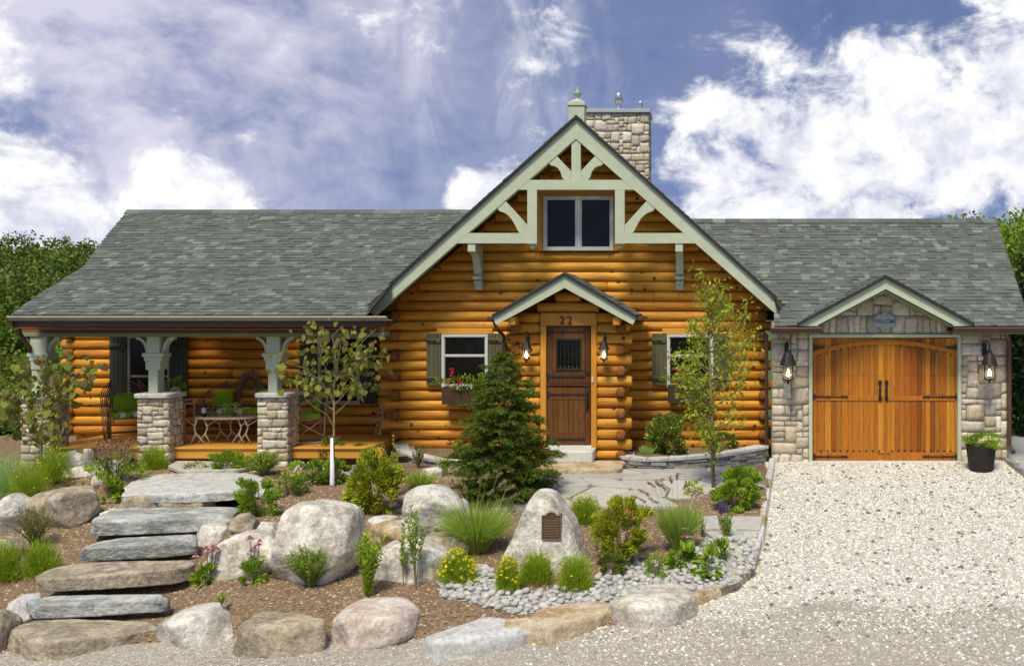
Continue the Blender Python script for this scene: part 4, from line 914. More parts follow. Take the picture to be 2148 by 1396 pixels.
for s in (-1, 1):
    pl = [(1857 + s * t * 152, archy(1857 + s * t * 152) + 9) for t in [i / 10 for i in range(11)]] + [(1857 + s * t * 152, archy(1857 + s * t * 152)) for t in [1 - i / 10 for i in range(11)]]
    MB().prism(px_poly(pl, Dg), Dg - .008, Dg + .011).build('arch_rail', GPLANK, gd)
    for i in range(1, 9):
        px_ = 1857 + s * (18 + i * 15); MB().lathe([(.012, 0), (.002, .012)], 0, 0, 0, 6) if False else None
        gbx('stud', px_ - 1.4, px_ + 1.4, archy(px_) + 9.5, archy(px_) + 12.3, -.01, .012, BLACK, .003)
for i in range(21):
    px_ = 1722 + i * 13.6
    if 1846 < px_ < 1862: continue
    gbx('stud', px_ - 1.6, px_ + 1.6, 943.5, 946.7, -.008, .012, BLACK, .003)
for y, l in ((728, 22), (831.5, 74), (957, 74)):
    strap(gd, PX(1706, Dg), PX(1706 + l, Dg), PZ(y, Dg), Dg - .009, .028, True); strap(gd, PX(2008 - l, Dg), PX(2008, Dg), PZ(y, Dg), Dg - .009, .028, False)
for px_ in (1846, 1859.5):
    mb = MB().prism(px_poly([(px_ - 2, 797), (px_ - 4.5, 801), (px_ - 3, 806), (px_ - 2, 812), (px_ - 3, 819), (px_ - 2, 826), (px_ - 3.5, 834), (px_ - 4, 838), (px_, 843), (px_ + 4, 838), (px_ + 3.5, 834), (px_ + 2, 826), (px_ + 3, 819), (px_ + 2, 812), (px_ + 3, 806), (px_ + 4.5, 801), (px_ + 2, 797)], Dg), Dg - .012, Dg - .005)
    mb.tube([P(px_, 808, Dg - .01), P(px_, 814, Dg - .06), P(px_, 827, Dg - .06), P(px_, 833, Dg - .01)], .013, 6).build('door_pull', BLACK, gd)
# garage roof
gEa, gRa = (GE, PZ(684, GE)), (20.0, PZ(462, 20.0)); gl = math.hypot(gRa[0] - gEa[0], gRa[1] - gEa[1])
def grlim(v):
    t = v / gl; D = gEa[0] + t * (gRa[0] - gEa[0]); z = gEa[1] + t * (gRa[1] - gEa[1])
    x1 = PX(2163, GE) * (1 - t) + PX(2090, 20) * t
    y_ = CY + (CZ - z) * F / D
    x0 = PX(1624 if y_ > 663 else 1632 + (663 - y_) * .7 if y_ > 640 else 1646 - (640 - y_) / .904, D) if D < 17.45 else min(PX(1624, GE), gablex(z + .02, 1)) if D < 18.15 else max(-1, min(PX(1624, GE), gablex(z + .15, 1) - .35))
    return x0, x1
DK = 16.55; kxa, kza = PX(1858, DK), PZ(582, DK)
ksl = (kza - PZ(681, DK)) / (PX(2041, DK) - kxa)
A_, B_ = grlim(0), grlim(gl)
gp_ = (gRa[1] - gEa[1]) / (gRa[0] - gEa[0]); yv = GE + (kza - gEa[1]) / gp_; hw0 = (kza - gEa[1]) / ksl
groof = MB()
for pl in ([(A_[0], GE), (kxa - hw0, GE), (kxa, yv), (kxa, 20.0), (B_[0], 20.0), (gablex(gEa[1] + 1.6 * gp_, 1), 18.2), (grlim(gl * .84 / 3.4)[0], 17.44), (grlim(gl * .4 / 3.4)[0], 17.0)], [(kxa + hw0, GE), (A_[1] - .03, GE), (B_[1] - .03, 20.0), (kxa, 20.0), (kxa, yv)]):
    n = len(pl); vs = [(x, y, gEa[1] + (y - GE) * gp_ - .006) for x, y in pl]
    groof.add(vs + [(x, y, z - .1) for x, y, z in vs], [tuple(range(n)), tuple(range(2 * n - 1, n - 1, -1))] + [(i, i + n, (i + 1) % n + n, (i + 1) % n) for i in range(n)])
groof.add([(B_[0], 20, gRa[1] - .01), (B_[1] - .03, 20, gRa[1] - .01), (B_[1], 23.5, gRa[1] - 2), (B_[0], 23.5, gRa[1] - 2)], [(0, 1, 2, 3)])
groof = groof.build('garage_roof', DECK, gar)
def khw(v): return max(0, (kza - gEa[1] - v / gl * (gRa[1] - gEa[1])) / ksl - .06)
for q_ in (0, 1):
    shplane(groof, (0, gEa[0], gEa[1]), (1, 0, 0), (0, gRa[0] - gEa[0], gRa[1] - gEa[1]), (lambda v: (grlim(v)[0], kxa - khw(v))) if q_ == 0 else (lambda v: (kxa + khw(v), grlim(v)[1])), gl, (90, 150)[q_])
ridge_cap(groof, PX(1440, 20), B_[1], 19.98, gRa[1] + .02)
m_ = MB(); vs = [(A_[1] - .02, gEa[0], gEa[1] - .02), (B_[1] - .02, gRa[0], gRa[1] - .02), (B_[1] - .02, gRa[0], gRa[1] - .2), (A_[1] - .02, gEa[0], gEa[1] - .2)]
m_.add(vs + [(x + .03, y, z) for x, y, z in vs], [(0, 1, 2, 3), (7, 6, 5, 4), (0, 4, 5, 1), (1, 5, 6, 2), (2, 6, 7, 3), (3, 7, 4, 0)]).build('rake_board', BROWN, gar)
# eaves
for a, b in ((1616, 1722), (1999, 2164)):
    gutter(gar, PX(a, GE), PX(b, GE), GE + .02, gEa[1] - .015, BROWN, .085, .1)
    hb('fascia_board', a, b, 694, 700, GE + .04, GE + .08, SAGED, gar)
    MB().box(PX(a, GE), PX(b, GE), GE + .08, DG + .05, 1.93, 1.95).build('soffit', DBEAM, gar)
MB().tube([P(2108, 697, GE + .1), P(2116, 712, DG - .1), P(2117, 740, DG - .05), P(2117, 935, DG - .05), P(2126, 948, DG - .2)], .04, 8).build('downspout', BROWN, gar)
# cross gable on the garage
for s in (-1, 1):
    xe, ze = kxa + s * (PX(2043, DK) - kxa), PZ(682, DK)
    # roof slope meets the garage roof along a valley
    tri = [(xe, DK - .05, ze + .035), (kxa, DK - .05, kza + .035), (kxa, yv + .08, kza + .035), (xe, GE + .05, ze + .03)]
    o = MB(); o.add(tri + [(x, y, z - .05) for x, y, z in tri], [(0, 1, 2, 3), (7, 6, 5, 4), (0, 4, 5, 1), (1, 5, 6, 2), (2, 6, 7, 3), (3, 7, 4, 0)]); o = o.build('cross_gable_roof', DECK, gar)
    V = Vector((kxa - xe, 0, kza - ze)); l = V.length
    f = lambda v, l=l: (0, .02 + (yv + .06 - DK) * v / l + .03)
    if s == 1: shplane(o, (xe, DK - .05, ze + .038), (0, 1, 0), V, f, l, 0)
    else: shplane(o, (xe, DK - .05, ze + .038), (0, -1, 0), V, lambda v, f=f: (-f(v)[1], 0), l, 0)
    T = (lambda l: l) if s == 1 else (lambda l: [(3716 - a, b) for a, b in l])
    MB().prism(px_poly(T([(1858, 584.5), (1858, 606), (2000, 681), (2000, 683.5), (2043, 683.5)]), DK), DK, DK + .05).build('barge_board', SAGE, gar)
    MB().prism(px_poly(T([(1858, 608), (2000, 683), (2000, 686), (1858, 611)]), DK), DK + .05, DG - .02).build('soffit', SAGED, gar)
# welcome sign
so = [(1836, 662), (1840, 662), (1842, 659), (1848, 659.5), (1852, 656), (1855.5, 653), (1859, 656), (1863, 659.5), (1869, 659), (1871, 662), (1875, 662), (1874.5, 666), (1878, 668), (1878, 680), (1874.5, 682), (1875, 686), (1866, 686), (1862, 688), (1855.5, 686.5), (1849, 688), (1845, 686), (1836, 686), (1836.5, 682), (1833, 680), (1833, 668), (1836.5, 666)]
sg = MB().prism(px_poly(so, DG - .04), DG - .055, DG - .035).build('welcome_sign', SIGN, None)
tag(sg, 'small scalloped blue grey plaque reading WELCOME above the garage door', 'sign')
text('WELCOME', PX(1855.5, DG), DG - .057, PZ(674, DG), .095, SIGNT, sg, 'lettering', .002, .78)
MB().tube([P(1846, 663.5, DG - .056), P(1852, 662, DG - .056), P(1855.5, 660, DG - .056), P(1859, 662, DG - .056), P(1865, 663.5, DG - .056)], .004, 5).build('scroll', SIGNT, sg)
# ================================================================ STEPS, WALLS, PAVING, KERB
def slab(pts_px, ztop, th, m, label, seed, name='stone_step', cat='stone step', nz_=.035):
    """a thick slab; pts_px = its top face as photo pixels, all at height ztop"""
    pl = []
    for px, py in pts_px:
        D = (CZ - ztop) * F / (py - CY); pl.append((PX(px, D), D))
    o = rock(name, pl, ztop - th / 2, th, m, seed=seed, plan=True, p=16, sharp=30, nz_=nz_, facets=4 if th < .5 else 1, sub=5)
    return tag(o, label, cat)
slab([(14, 1318), (60, 1300), (120, 1296), (350, 1288), (352, 1300), (260, 1322), (130, 1342), (60, 1340)], -1.03, .30, BROWNST, 'lowest brown stone step, widest slab at the foot of the stairs', 1, nz_=.05)
slab([(52, 1258), (110, 1247), (355, 1243), (357, 1252), (200, 1262), (75, 1268)], -.88, .19, SLABST, 'second stone step from the bottom, straight blue grey slab', 2)
boulder([(24, 1262), (50, 1246), (95, 1248), (100, 1275), (60, 1292), (30, 1290)], 11.1, .4, BLUEST, 'step_end_stone', 'small blue grey stone at the end of the second step', 3, 'stone')
slab([(72, 1205), (120, 1185), (200, 1176), (410, 1172), (414, 1180), (376, 1190), (200, 1206), (80, 1212)], -.73, .21, BROWNST, 'third stone step from the bottom, mossy brown veined slab', 4)
slab([(150, 1155), (200, 1130), (260, 1122), (415, 1118), (416, 1128), (350, 1136), (230, 1142), (155, 1160)], -.585, .20, SLABST, 'fourth stone step from the bottom, dark slab with pointed end', 5)
slab([(183, 1090), (240, 1064), (480, 1060), (504, 1062), (498, 1072), (480, 1082), (200, 1093)], -.44, .225, SLABST, 'fifth stone step, long pale thick slab with square front', 6)
slab([(250, 1032), (275, 1003), (340, 992), (420, 988), (545, 992), (584, 1008), (560, 1026), (510, 1036), (400, 1034), (265, 1042)], -.26, .15, BLUEST, 'topmost broad pale blue landing slab above the steps', 7, 'landing_slab', 'stone slab', .05)
slab([(350, 975), (380, 962), (545, 962), (552, 972), (500, 982), (380, 986)], -.215, .09, PAVE, 'flat grey slab in front of the porch floor', 8, 'landing_slab', 'stone slab')
# rocks under the landing
boulder([(262, 1040), (330, 1034), (345, 1060), (300, 1068), (262, 1060)], 14.1, .4, BROWNST, 'boulder', 'brown stone tucked under the left side of the landing slab', 9)
boulder([(330, 1034), (420, 1036), (455, 1052), (440, 1064), (340, 1062)], 14.2, .4, TANST, 'boulder', 'tan stone under the middle of the landing slab', 10)
B = [
 ([(72, 1042), (110, 1026), (165, 1022), (200, 1032), (210, 1056), (190, 1085), (140, 1104), (85, 1090)], .75, BROWNST, 'large boulder with pale top and dark underside left of the steps', .06),
 ([(112, 958), (150, 944), (186, 942), (193, 962), (190, 990), (120, 992)], .5, GRANITE2, 'blocky grey boulder near the first porch pier', .06),
 ([(94, 962), (118, 956), (128, 975), (105, 985)], .35, GRANITE, 'small pale rock behind the yellow flowered clumps', .06),
 ([(130, 985), (170, 978), (200, 995), (195, 1018), (140, 1018)], .4, GRANITE, 'round pale boulder behind the large dark bottomed one', .05),
 ([(192, 965), (245, 966), (260, 985), (262, 1010), (200, 1012)], .5, GRANITE, 'white boulder behind the mauve coneflowers', .04),
 ([(483, 1090), (500, 1078), (525, 1074), (536, 1090), (534, 1112), (490, 1118)], .35, BROWNST, 'brown rock at the right end of the fifth step', .05),
 ([(536, 1094), (570, 1092), (595, 1125), (590, 1134), (550, 1128), (535, 1112)], .35, GRANITE2, 'wedge shaped grey rock beside the tall boulder', .05),
 ([(412, 1106), (440, 1098), (480, 1102), (486, 1118), (470, 1140), (425, 1138)], .4, GRANITE2, 'white topped rock at the right end of the fourth step', .07),
 ([(440, 1180), (462, 1142), (510, 1114), (555, 1122), (580, 1145), (586, 1170), (572, 1200), (500, 1212), (446, 1206)], .8, GRANITE, 'rounded cream boulder behind the two coneflower plants', .04),
 ([(590, 1195), (600, 1100), (608, 1066), (640, 1050), (700, 1054), (742, 1066), (750, 1100), (744, 1170), (700, 1220), (600, 1226)], 1.0, GRANITE, 'tall square shouldered boulder behind the dark spiky shrub', .05),
 ([(575, 1140), (592, 1132), (598, 1160), (580, 1170)], .3, BROWNST, 'little brown rock wedged beside the tall boulder', .06),
 ([(775, 1108), (800, 1096), (860, 1098), (872, 1120), (845, 1144), (780, 1144)], .6, TANST, 'pinkish tan rock behind the leafy saplings', .05),
 ([(765, 1088), (800, 1082), (838, 1084), (842, 1098), (775, 1100)], .4, GRANITE2, 'flat grey rock at the back of the rock group', .05),
 ([(828, 1098), (850, 1086), (876, 1092), (884, 1120), (868, 1140), (835, 1128)], .4, GRANITE2, 'upright pale rock behind the leafy saplings', .05),
 ([(836, 1050), (850, 1030), (885, 1020), (935, 1026), (970, 1050), (985, 1080), (960, 1112), (915, 1122), (860, 1110)], .9, GRANITE2, 'big smooth grey white boulder left of the fountain grass', .04),
 ([(880, 1128), (930, 1118), (975, 1124), (990, 1145), (960, 1170), (890, 1160)], .6, BROWNST, 'low brown boulder half hidden under the fountain grass', .05),
 ([(790, 1165), (815, 1140), (870, 1134), (920, 1148), (958, 1172), (960, 1200), (900, 1216), (820, 1208), (790, 1190)], .9, GRANITE, 'low broad cream boulder next to the yellow flowers', .045),
 ([(0, 1060), (25, 1035), (50, 1050), (62, 1090), (40, 1120), (-5, 1110)], .6, GRANITE2, 'worn pale boulder at the far end of the bed', .06),
 ([(-10, 1130), (15, 1125), (40, 1150), (30, 1185), (-10, 1180)], .5, BROWNST, 'brown boulder low at the far end of the bed', .06),
 ([(-40, 1290), (5, 1280), (22, 1310), (20, 1360), (-40, 1372)], .6, BROWNST, 'dark boulder beyond the end of the lowest step', .06),
 ([(205, 1078), (235, 1066), (246, 1082), (222, 1096)], .3, GRANITE, 'fist sized pale rock at the left end of the fifth step', .06),
 ([(880, 985), (925, 978), (930, 1000), (890, 1004)], .3, GRANITE, 'pale flat rock behind the golden shrub', .05),
 ([(720, 985), (742, 975), (752, 995), (730, 1006)], .3, GRANITE2, 'small grey rock right of the white tree guard', .05),
]
for i, (pts, dep, m, lab, nz_) in enumerate(B):
    yb = max(b for a, b in pts); xm = sum(a for a, b in pts) / len(pts); x, D = GB(xm, yb - 4)
    boulder(pts, D - .05, dep, m, 'boulder', lab, 20 + i, nz_=nz_, sub=5 if pts[0][0] > -100 and (max(a for a, b in pts) - min(a for a, b in pts)) > 90 else 4)
FB = [
 ([(338, 1324), (350, 1298), (400, 1275), (450, 1272), (472, 1288), (506, 1328), (508, 1342), (470, 1352), (380, 1350)], .8, GRANITE2, 'pale grey boulder leaning next to the lowest step', .035),
 ([(688, 1316), (712, 1282), (745, 1266), (840, 1264), (876, 1276), (880, 1312), (860, 1338), (800, 1350), (705, 1344)], .8, PINKST, 'pink white boulder with a brown stained face in the front row', .03),
]
slab([(476, 1294), (500, 1279), (560, 1277), (650, 1284), (686, 1294), (680, 1306), (600, 1313), (500, 1310)], -.83, .62, BROWNST, 'flat brown stone between the grey boulder and the pink one', 61, 'border_stone', 'boulder', .04)
slab([(888, 1322), (896, 1290), (908, 1264), (940, 1255), (1000, 1264), (1060, 1280), (1140, 1302), (1100, 1320), (1000, 1334), (910, 1340)], -.86, .6, BLUEST, 'long flat blue grey slab with a rough edge in the front row', 63, 'border_stone', 'boulder', .04)
slab([(1096, 1300), (1125, 1274), (1180, 1261), (1250, 1256), (1296, 1262), (1298, 1272), (1240, 1292), (1150, 1310)], -.80, .6, TANST, 'flat ochre slab with a sharp edge in the front row', 64, 'border_stone', 'boulder', .035)
slab([(1248, 1242), (1275, 1227), (1370, 1215), (1430, 1222), (1464, 1244), (1420, 1262), (1340, 1270), (1290, 1262)], -.70, .6, GRANITE, 'long cream slab at the edge of the river pebbles', 65, 'border_stone', 'boulder', .035)
for i, (pts, dep, m, lab, nz_) in enumerate(FB):
    yb = max(b for a, b in pts); xm = sum(a for a, b in pts) / len(pts); x, D = GR(xm, yb + 2)
    boulder(pts, D + .05, dep, m, 'boulder', lab, 60 + i, nz_=nz_, sub=5)
# ochre rock in front of the flat blue one
boulder([(930, 1340), (990, 1316), (1120, 1298), (1145, 1310), (1140, 1330), (1060, 1346), (940, 1352)], 10.0, .5, TANST, 'boulder', 'low ochre stone set along the foot of the blue grey rock', 71, nz_=.03)
boulder([(1290, 1290), (1310, 1282), (1330, 1290), (1322, 1306), (1298, 1308)], 10.7, .25, TANST, 'boulder', 'loaf sized rust coloured stone below the long cream boulder', 72)
# stone with the plaque
pts = [(1056, 1180), (1068, 1130), (1095, 1080), (1108, 1040), (1125, 1031), (1180, 1036), (1194, 1050), (1206, 1095), (1232, 1130), (1241, 1165), (1238, 1195), (1060, 1196)]
x, D = GB(1148, 1188); ps = thing('plaque_stone', 'upright tapered boulder carrying a small bronze plaque', 'boulder', (x, D, hbed(x, D)))
pts = [(a, b + (14 if b > 1150 else 0)) for a, b in pts]
r0 = rock('stone', px_poly(pts, D + .25), D + .25, .8, GRANITE, ps, seed=91, nz_=.03, sub=5, facets=2, p=7, sharp=26)
# plaque: stands just proud of the rock's face
from mathutils.bvhtree import BVHTree
bv = BVHTree.FromPolygons([v.co for v in r0.data.vertices], [tuple(p.vertices) for p in r0.data.polygons])
yc = min((bv.ray_cast(Vector((PX(a, D - .1), D - 3, PZ(b, D - .1))), Vector((0, 1, 0)))[0] or Vector((0, D, 0))).y for a in (1137, 1156, 1175) for b in (1080, 1105, 1128)) - .012
pq = [(1137, 1080), (1146, 1080), (1148, 1076), (1156, 1073), (1164, 1076), (1167, 1080), (1176, 1080), (1176, 1131), (1137, 1131)]
po = MB().prism(px_poly(pq, yc), yc, yc + .12).build('plaque', BRONZE, ps)
mb = MB()
for i in range(len(pq)):
    (a, b), (c, d) = pq[i], pq[(i + 1) % len(pq)]; mb.tube([P(a, b, yc - .004), P(c, d, yc - .004)], .006, 5)
mb.build('plaque_rim', BRONZEL, po)
for i in range(7):
    rr = random.Random(i); xq = 1141
    mb = MB()
    while xq < 1171:
        wq = rr.uniform(2.5, 6); mb.box(PX(xq, yc), PX(min(xq + wq, 1172), yc), yc - .004, yc + .002, PZ(1090 + i * 5.5 + 2.2, yc), PZ(1090 + i * 5.5, yc)); xq += wq + 1.2
    o = mb.build('raised_line', BRONZEL, po); o['kind'] = 'stuff'
# dry stone planter walls
def drywall(pts, zt_px, zb, label, seed):
    """pts: plan points of the face from one end to the other"""
    base = thing('planter_wall', label, 'stone wall', (pts[0][0], pts[0][1], zb)); rnd = random.Random(seed)
    L_ = [0]
    for a, b in zip(pts, pts[1:]): L_.append(L_[-1] + math.hypot(b[0] - a[0], b[1] - a[1]))
    def at(u):
        u = max(0, min(u, L_[-1]))
        for i in range(len(pts) - 1):
            if u <= L_[i + 1] + 1e-9:
                t = (u - L_[i]) / (L_[i + 1] - L_[i]); x = pts[i][0] * (1 - t) + pts[i + 1][0] * t; y = pts[i][1] * (1 - t) + pts[i + 1][1] * t
                dx, dy = pts[i + 1][0] - pts[i][0], pts[i + 1][1] - pts[i][1]; l = math.hypot(dx, dy); return x, y, -dy / l, dx / l
    def ztop(u): 
        x, y, _, _ = at(u); return zt_px(u / L_[-1], x, y)
    n = 24; core = []
    for i in range(n):
        u0, u1 = L_[-1] * i / n, L_[-1] * (i + 1) / n; a, b = at(u0), at(u1)
    mb = MB(); vs = []
    for i in range(n + 1):
        x, y, nx, ny = at(L_[-1] * i / n); z = ztop(L_[-1] * i / n) - .05
        vs += [(x + nx * .03, y + ny * .03, zb), (x + nx * .03, y + ny * .03, z), (x + nx * .3, y + ny * .3, z), (x + nx * .3, y + ny * .3, zb)]
    mb.add(vs, [(4 * i + k, 4 * i + (k + 1) % 4, 4 * i + 4 + (k + 1) % 4, 4 * i + 4 + k) for i in range(n) for k in range(4)] + [(0, 1, 2, 3), (4 * n + 3, 4 * n + 2, 4 * n + 1, 4 * n)])
    mb.build('wall_core', MORTAR, base)
    z = zb; H0 = max(ztop(0), ztop(L_[-1]), ztop(L_[-1] / 2))
    while z < H0 - .03:
        h = rnd.choice((.035, .05, .06, .04)); u = rnd.uniform(-.1, 0)
        while u < L_[-1]:
            w_ = rnd.uniform(.1, .36); a, b = max(u, 0), min(u + w_, L_[-1])
            if b - a > .03 and z + h * .5 < ztop((a + b) / 2) - .05:
                pr = rnd.uniform(-.02, .022); vs = []
                for zz in (z + .004, z + h - .003):
                    for uu in (a + .005, b - .004):
                        x, y, nx, ny = at(uu)
                        for q in (-pr - .012, .1): vs.append((x + nx * q + rnd.uniform(-.004, .004), y + ny * q, zz + rnd.uniform(-.006, .006)))
                mb = MB(); mb.add(vs, [(0, 1, 3, 2), (4, 6, 7, 5), (0, 2, 6, 4), (1, 5, 7, 3), (0, 4, 5, 1), (2, 3, 7, 6)]); mb.build('stone', SLATE, base)
            u += w_
        z += h
    u = 0
    while u < L_[-1] - .05:
        w_ = rnd.uniform(.28, .5); b = min(u + w_, L_[-1]); vs = []
        for uu in (u + .005, (u + b) / 2, b - .005):
            x, y, nx, ny = at(uu); zt_ = ztop(uu)
            j = rnd.uniform(-.02, .012)
            vs += [(x - nx * .035 + nx * j, y - ny * .035 + ny * j, zt_ - .045), (x - nx * .04 + nx * j, y - ny * .04 + ny * j, zt_ + rnd.uniform(-.006, .006)), (x + nx * .2, y + ny * .2, zt_ + rnd.uniform(-.005, .01)), (x + nx * .2, y + ny * .2, zt_ - .045)]
        mb = MB(); mb.add(vs, [(4 * i + k, 4 * i + (k + 1) % 4, 4 * i + 4 + (k + 1) % 4, 4 * i + 4 + k) for i in range(2) for k in range(4)] + [(0, 1, 2, 3), (11, 10, 9, 8)]); mb.build('cap_stone', BLUEST, base); u += w_
    return base
# right planter: curved wall, level rising slightly to the garage end
Wr = [(PX(1304, 17.1), 17.35), (PX(1306, 16.75), 16.75), (PX(1345, 16.55), 16.55), (PX(1400, 16.5), 16.5), (PX(1460, 16.5), 16.5), (PX(1520, 16.6), 16.6), (PX(1570, 16.85), 16.85), (PX(1609, 17.15), 17.15)]
drywall(Wr, lambda t, x, y: PZ(960 - 17 * max(0, (t - .35) / .65), 16.6), -.34, 'low curved dry stone planter wall right of the door steps', 5)
sheet('planter_soil', lins(PX(1300, 17), PX(1612, 17.2), 20), lins(16.6, 18.15, 10), lambda x, y: -.15 + .02 * noise.noise(Vector((x * 3, y * 3, 0))), MULCH, keep=lambda x, y: y > 16.72 + .45 * max(0, x - .2) ** 1.0 * .8)
Wl = [(PX(829, 18), 18.05), (PX(835, 17.5), 17.5), (PX(870, 17.1), 17.1), (PX(920, 16.85), 16.85), (PX(975, 16.75), 16.75), (PX(1030, 16.75), 16.75)]
drywall(Wl, lambda t, x, y: PZ(943 + 22 * t, 17.2), -.36, 'low dry stone planter wall behind the golden shrub', 6)
sheet('planter_soil', lins(PX(835, 17.6), PX(1045, 17), 20), lins(16.9, 18.15, 10), lambda x, y: -.17 + .02 * noise.noise(Vector((x * 3, y * 3, 0))), MULCH, keep=lambda x, y: y > 17.2 - .12 * (x + 5.2) and y > 17.0)
# door steps
def dstep(x0, x1, D0, D1, z0, z1, m, lab, seed, nz_):
    return tag(rock('door_step', [(PX(x0, D0), D0), (PX(x1, D0), D0), (PX(x1, D0), D1), (PX(x0, D0), D1)], (z0 + z1) / 2, z1 - z0, m, seed=seed, plan=True, p=10, sharp=24, nz_=nz_, facets=0, sub=5), lab, 'stone step')
hb('door_sill', 1144, 1241, 935.5, 941, DE - .2, DE + .02, CONC)
dstep(1147, 1244, 16.45, 17.0, PZ(972, 16.45), PZ(944, 16.5), CONC, 'upper door step, pale block under the front door', 95, .015)
dstep(1120, 1303, 15.85, 16.8, PZ(1006, 15.85), PZ(981, 15.9), TANST, 'lower door step, wide tan slab with a rough rusty front', 96, .03)
# flagstone path
pathp = [GB(*p) for p in [(1020, 1002), (1300, 992), (1606, 990), (1603, 1022), (1500, 1016), (1460, 1040), (1340, 1062), (1230, 1066), (1040, 1060)]]
path = sheet('path', lins(-4, 1.3, 60), lins(13.5, 17.3, 50), lambda x, y: hbed(x, y) + .008, DIRT, keep=lambda x, y: inpoly(x, y, pathp))
rf = random.Random(12)
def flag(pl, seed, par):
    cx = sum(a for a, b in pl) / len(pl); cy = sum(b for a, b in pl) / len(pl)
    z = hbed(cx, cy) + .012; n = len(pl); mb = MB()
    ins = [(cx + (a - cx) * .97, cy + (b - cy) * .97) for a, b in pl]; slope = .115 if cy < 15.3 else 0
    h = lambda y: z + slope * (y - cy)
    vs = [(a, b, h(b) - .02) for a, b in pl] + [(a, b, h(b) + .02) for a, b in pl] + [(a, b, h(b) + .028) for a, b in ins]
    fs = [tuple(2 * n + i for i in range(n))] + [(i, (i + 1) % n, n + (i + 1) % n, n + i) for i in range(n)] + [(n + i, n + (i + 1) % n, 2 * n + (i + 1) % n, 2 * n + i) for i in range(n)]
    mb.add(vs, fs); mb.build('flagstone', PAVE, par)
gx, gy = .62, .48
grid = {}
for i in range(-8, 5):
    for j in range(26, 38): grid[i, j] = ((i + rf.uniform(-.22, .22)) * gx + (.3 if j % 2 else 0), (j + rf.uniform(-.2, .2)) * gy)
for i in range(-8, 4):
    for j in range(26, 37):
        q = [grid[i, j], grid[i + 1, j], grid[i + 1, j + 1], grid[i, j + 1]]; cx = sum(a for a, b in q) / 4; cy = sum(b for a, b in q) / 4
        if not inpoly(cx, cy, pathp): continue
        q = [(cx + (a - cx) * .95, cy + (b - cy) * .95) for a, b in q]
        q = [p for k in range(4) for p in (((q[k][0] * .88 + q[k - 1][0] * .12), (q[k][1] * .88 + q[k - 1][1] * .12)), ((q[k][0] * .88 + q[(k + 1) % 4][0] * .12), (q[k][1] * .88 + q[(k + 1) % 4][1] * .12)))]
        flag(q, 0, path)
for q in ([(1462, 1088), (1505, 1086), (1510, 1112), (1470, 1116)], [(1512, 1086), (1600, 1088), (1594, 1116), (1514, 1112)], [(1478, 1120), (1592, 1120), (1588, 1132), (1500, 1134)]):
    flag([GB(*p) for p in q], 0, path)
# kerb of set stones
kerb = None; kb = thing('kerb', 'pale stone kerb curving between river pebbles and white gravel', 'kerb', (KERB[0][0], KERB[0][1], -.28))
kp = [(PX(1621, 17.0), 17.05)] + KERB[1:] + [GR(1440, 1275)]
kl = [0]
for a, b in zip(kp, kp[1:]): kl.append(kl[-1] + math.hypot(b[0] - a[0], b[1] - a[1]))
def kat(u):
    for i in range(len(kp) - 1):
        if u <= kl[i + 1] + 1e-9:
            t = (u - kl[i]) / (kl[i + 1] - kl[i]); dx, dy = kp[i + 1][0] - kp[i][0], kp[i + 1][1] - kp[i][1]; l = math.hypot(dx, dy); return kp[i][0] * (1 - t) + kp[i + 1][0] * t, kp[i][1] * (1 - t) + kp[i + 1][1] * t, -dy / l, dx / l
u = 0; rk = random.Random(4)
while u < kl[-1] - .1:
    w_ = rk.uniform(.35, .75); b = min(u + w_, kl[-1]); vs = []; hh = rk.uniform(.075, .1); j = rk.uniform(-.012, .012)
    for uu in (u + .006, (u + b) / 2, b - .006):
        x, y, nx, ny = kat(uu); z = hroad(x, y); hh = min(.12, max(hh, hbed(x, y) - z + .035))
        for q, zz in ((-.055, -.05), (-.05, hh - .012), (-.035, hh), (.035, hh + .004), (.05, hh - .012), (.055, -.05)): vs.append((x + nx * (q + j), y + ny * (q + j), z + zz + rk.uniform(-.004, .004)))
    mb = MB(); mb.add(vs, [(6 * i + k, 6 * i + (k + 1) % 6, 6 * i + 6 + (k + 1) % 6, 6 * i + 6 + k) for i in range(2) for k in range(6)] + [tuple(range(6)), tuple(range(17, 11, -1))]); smooth_angle(mb.build('kerb_stone', CONC if rk.random() < .8 and u < kl[-1] * .72 else TANST, kb), 40); u = b
# small kerb and grey path past the garage corner
k2 = thing('kerb', 'narrow grey edging stones running past the garage corner', 'kerb', (PX(2100, 17), 17, -.27))
for (a, b), (c, d) in zip([(2096, 962), (2112, 974), (2128, 986), (2146, 999), (2170, 1016)], [(2112, 974), (2128, 986), (2146, 999), (2170, 1016), (2200, 1036)]):
    (x0, y0), (x1, y1) = GR(a, b), GR(c, d); dx, dy = x1 - x0, y1 - y0; l = math.hypot(dx, dy); ux, uy = dx / l, dy / l
    pl = [(x0 + ux * .01, y0 + uy * .01), (x1 - ux * .01, y1 - uy * .01), (x1 - ux * .01 - uy * .09, y1 - uy * .01 + ux * .09), (x0 + ux * .01 - uy * .09, y0 + uy * .01 + ux * .09)]
    MB().prism(pl, hroad(x0, y0) - .05, hroad(x0, y0) + .07, ax='z').build('kerb_stone', SLATE, k2)
sheet('side_path', lins(PX(2125, 17), 9, 14), lins(13.5, 22, 20), lambda x, y: hroad(x, y) + .02, PAVE, keep=lambda x, y: x > PX(2112, 17) + .05 + .2 * (17 - y))
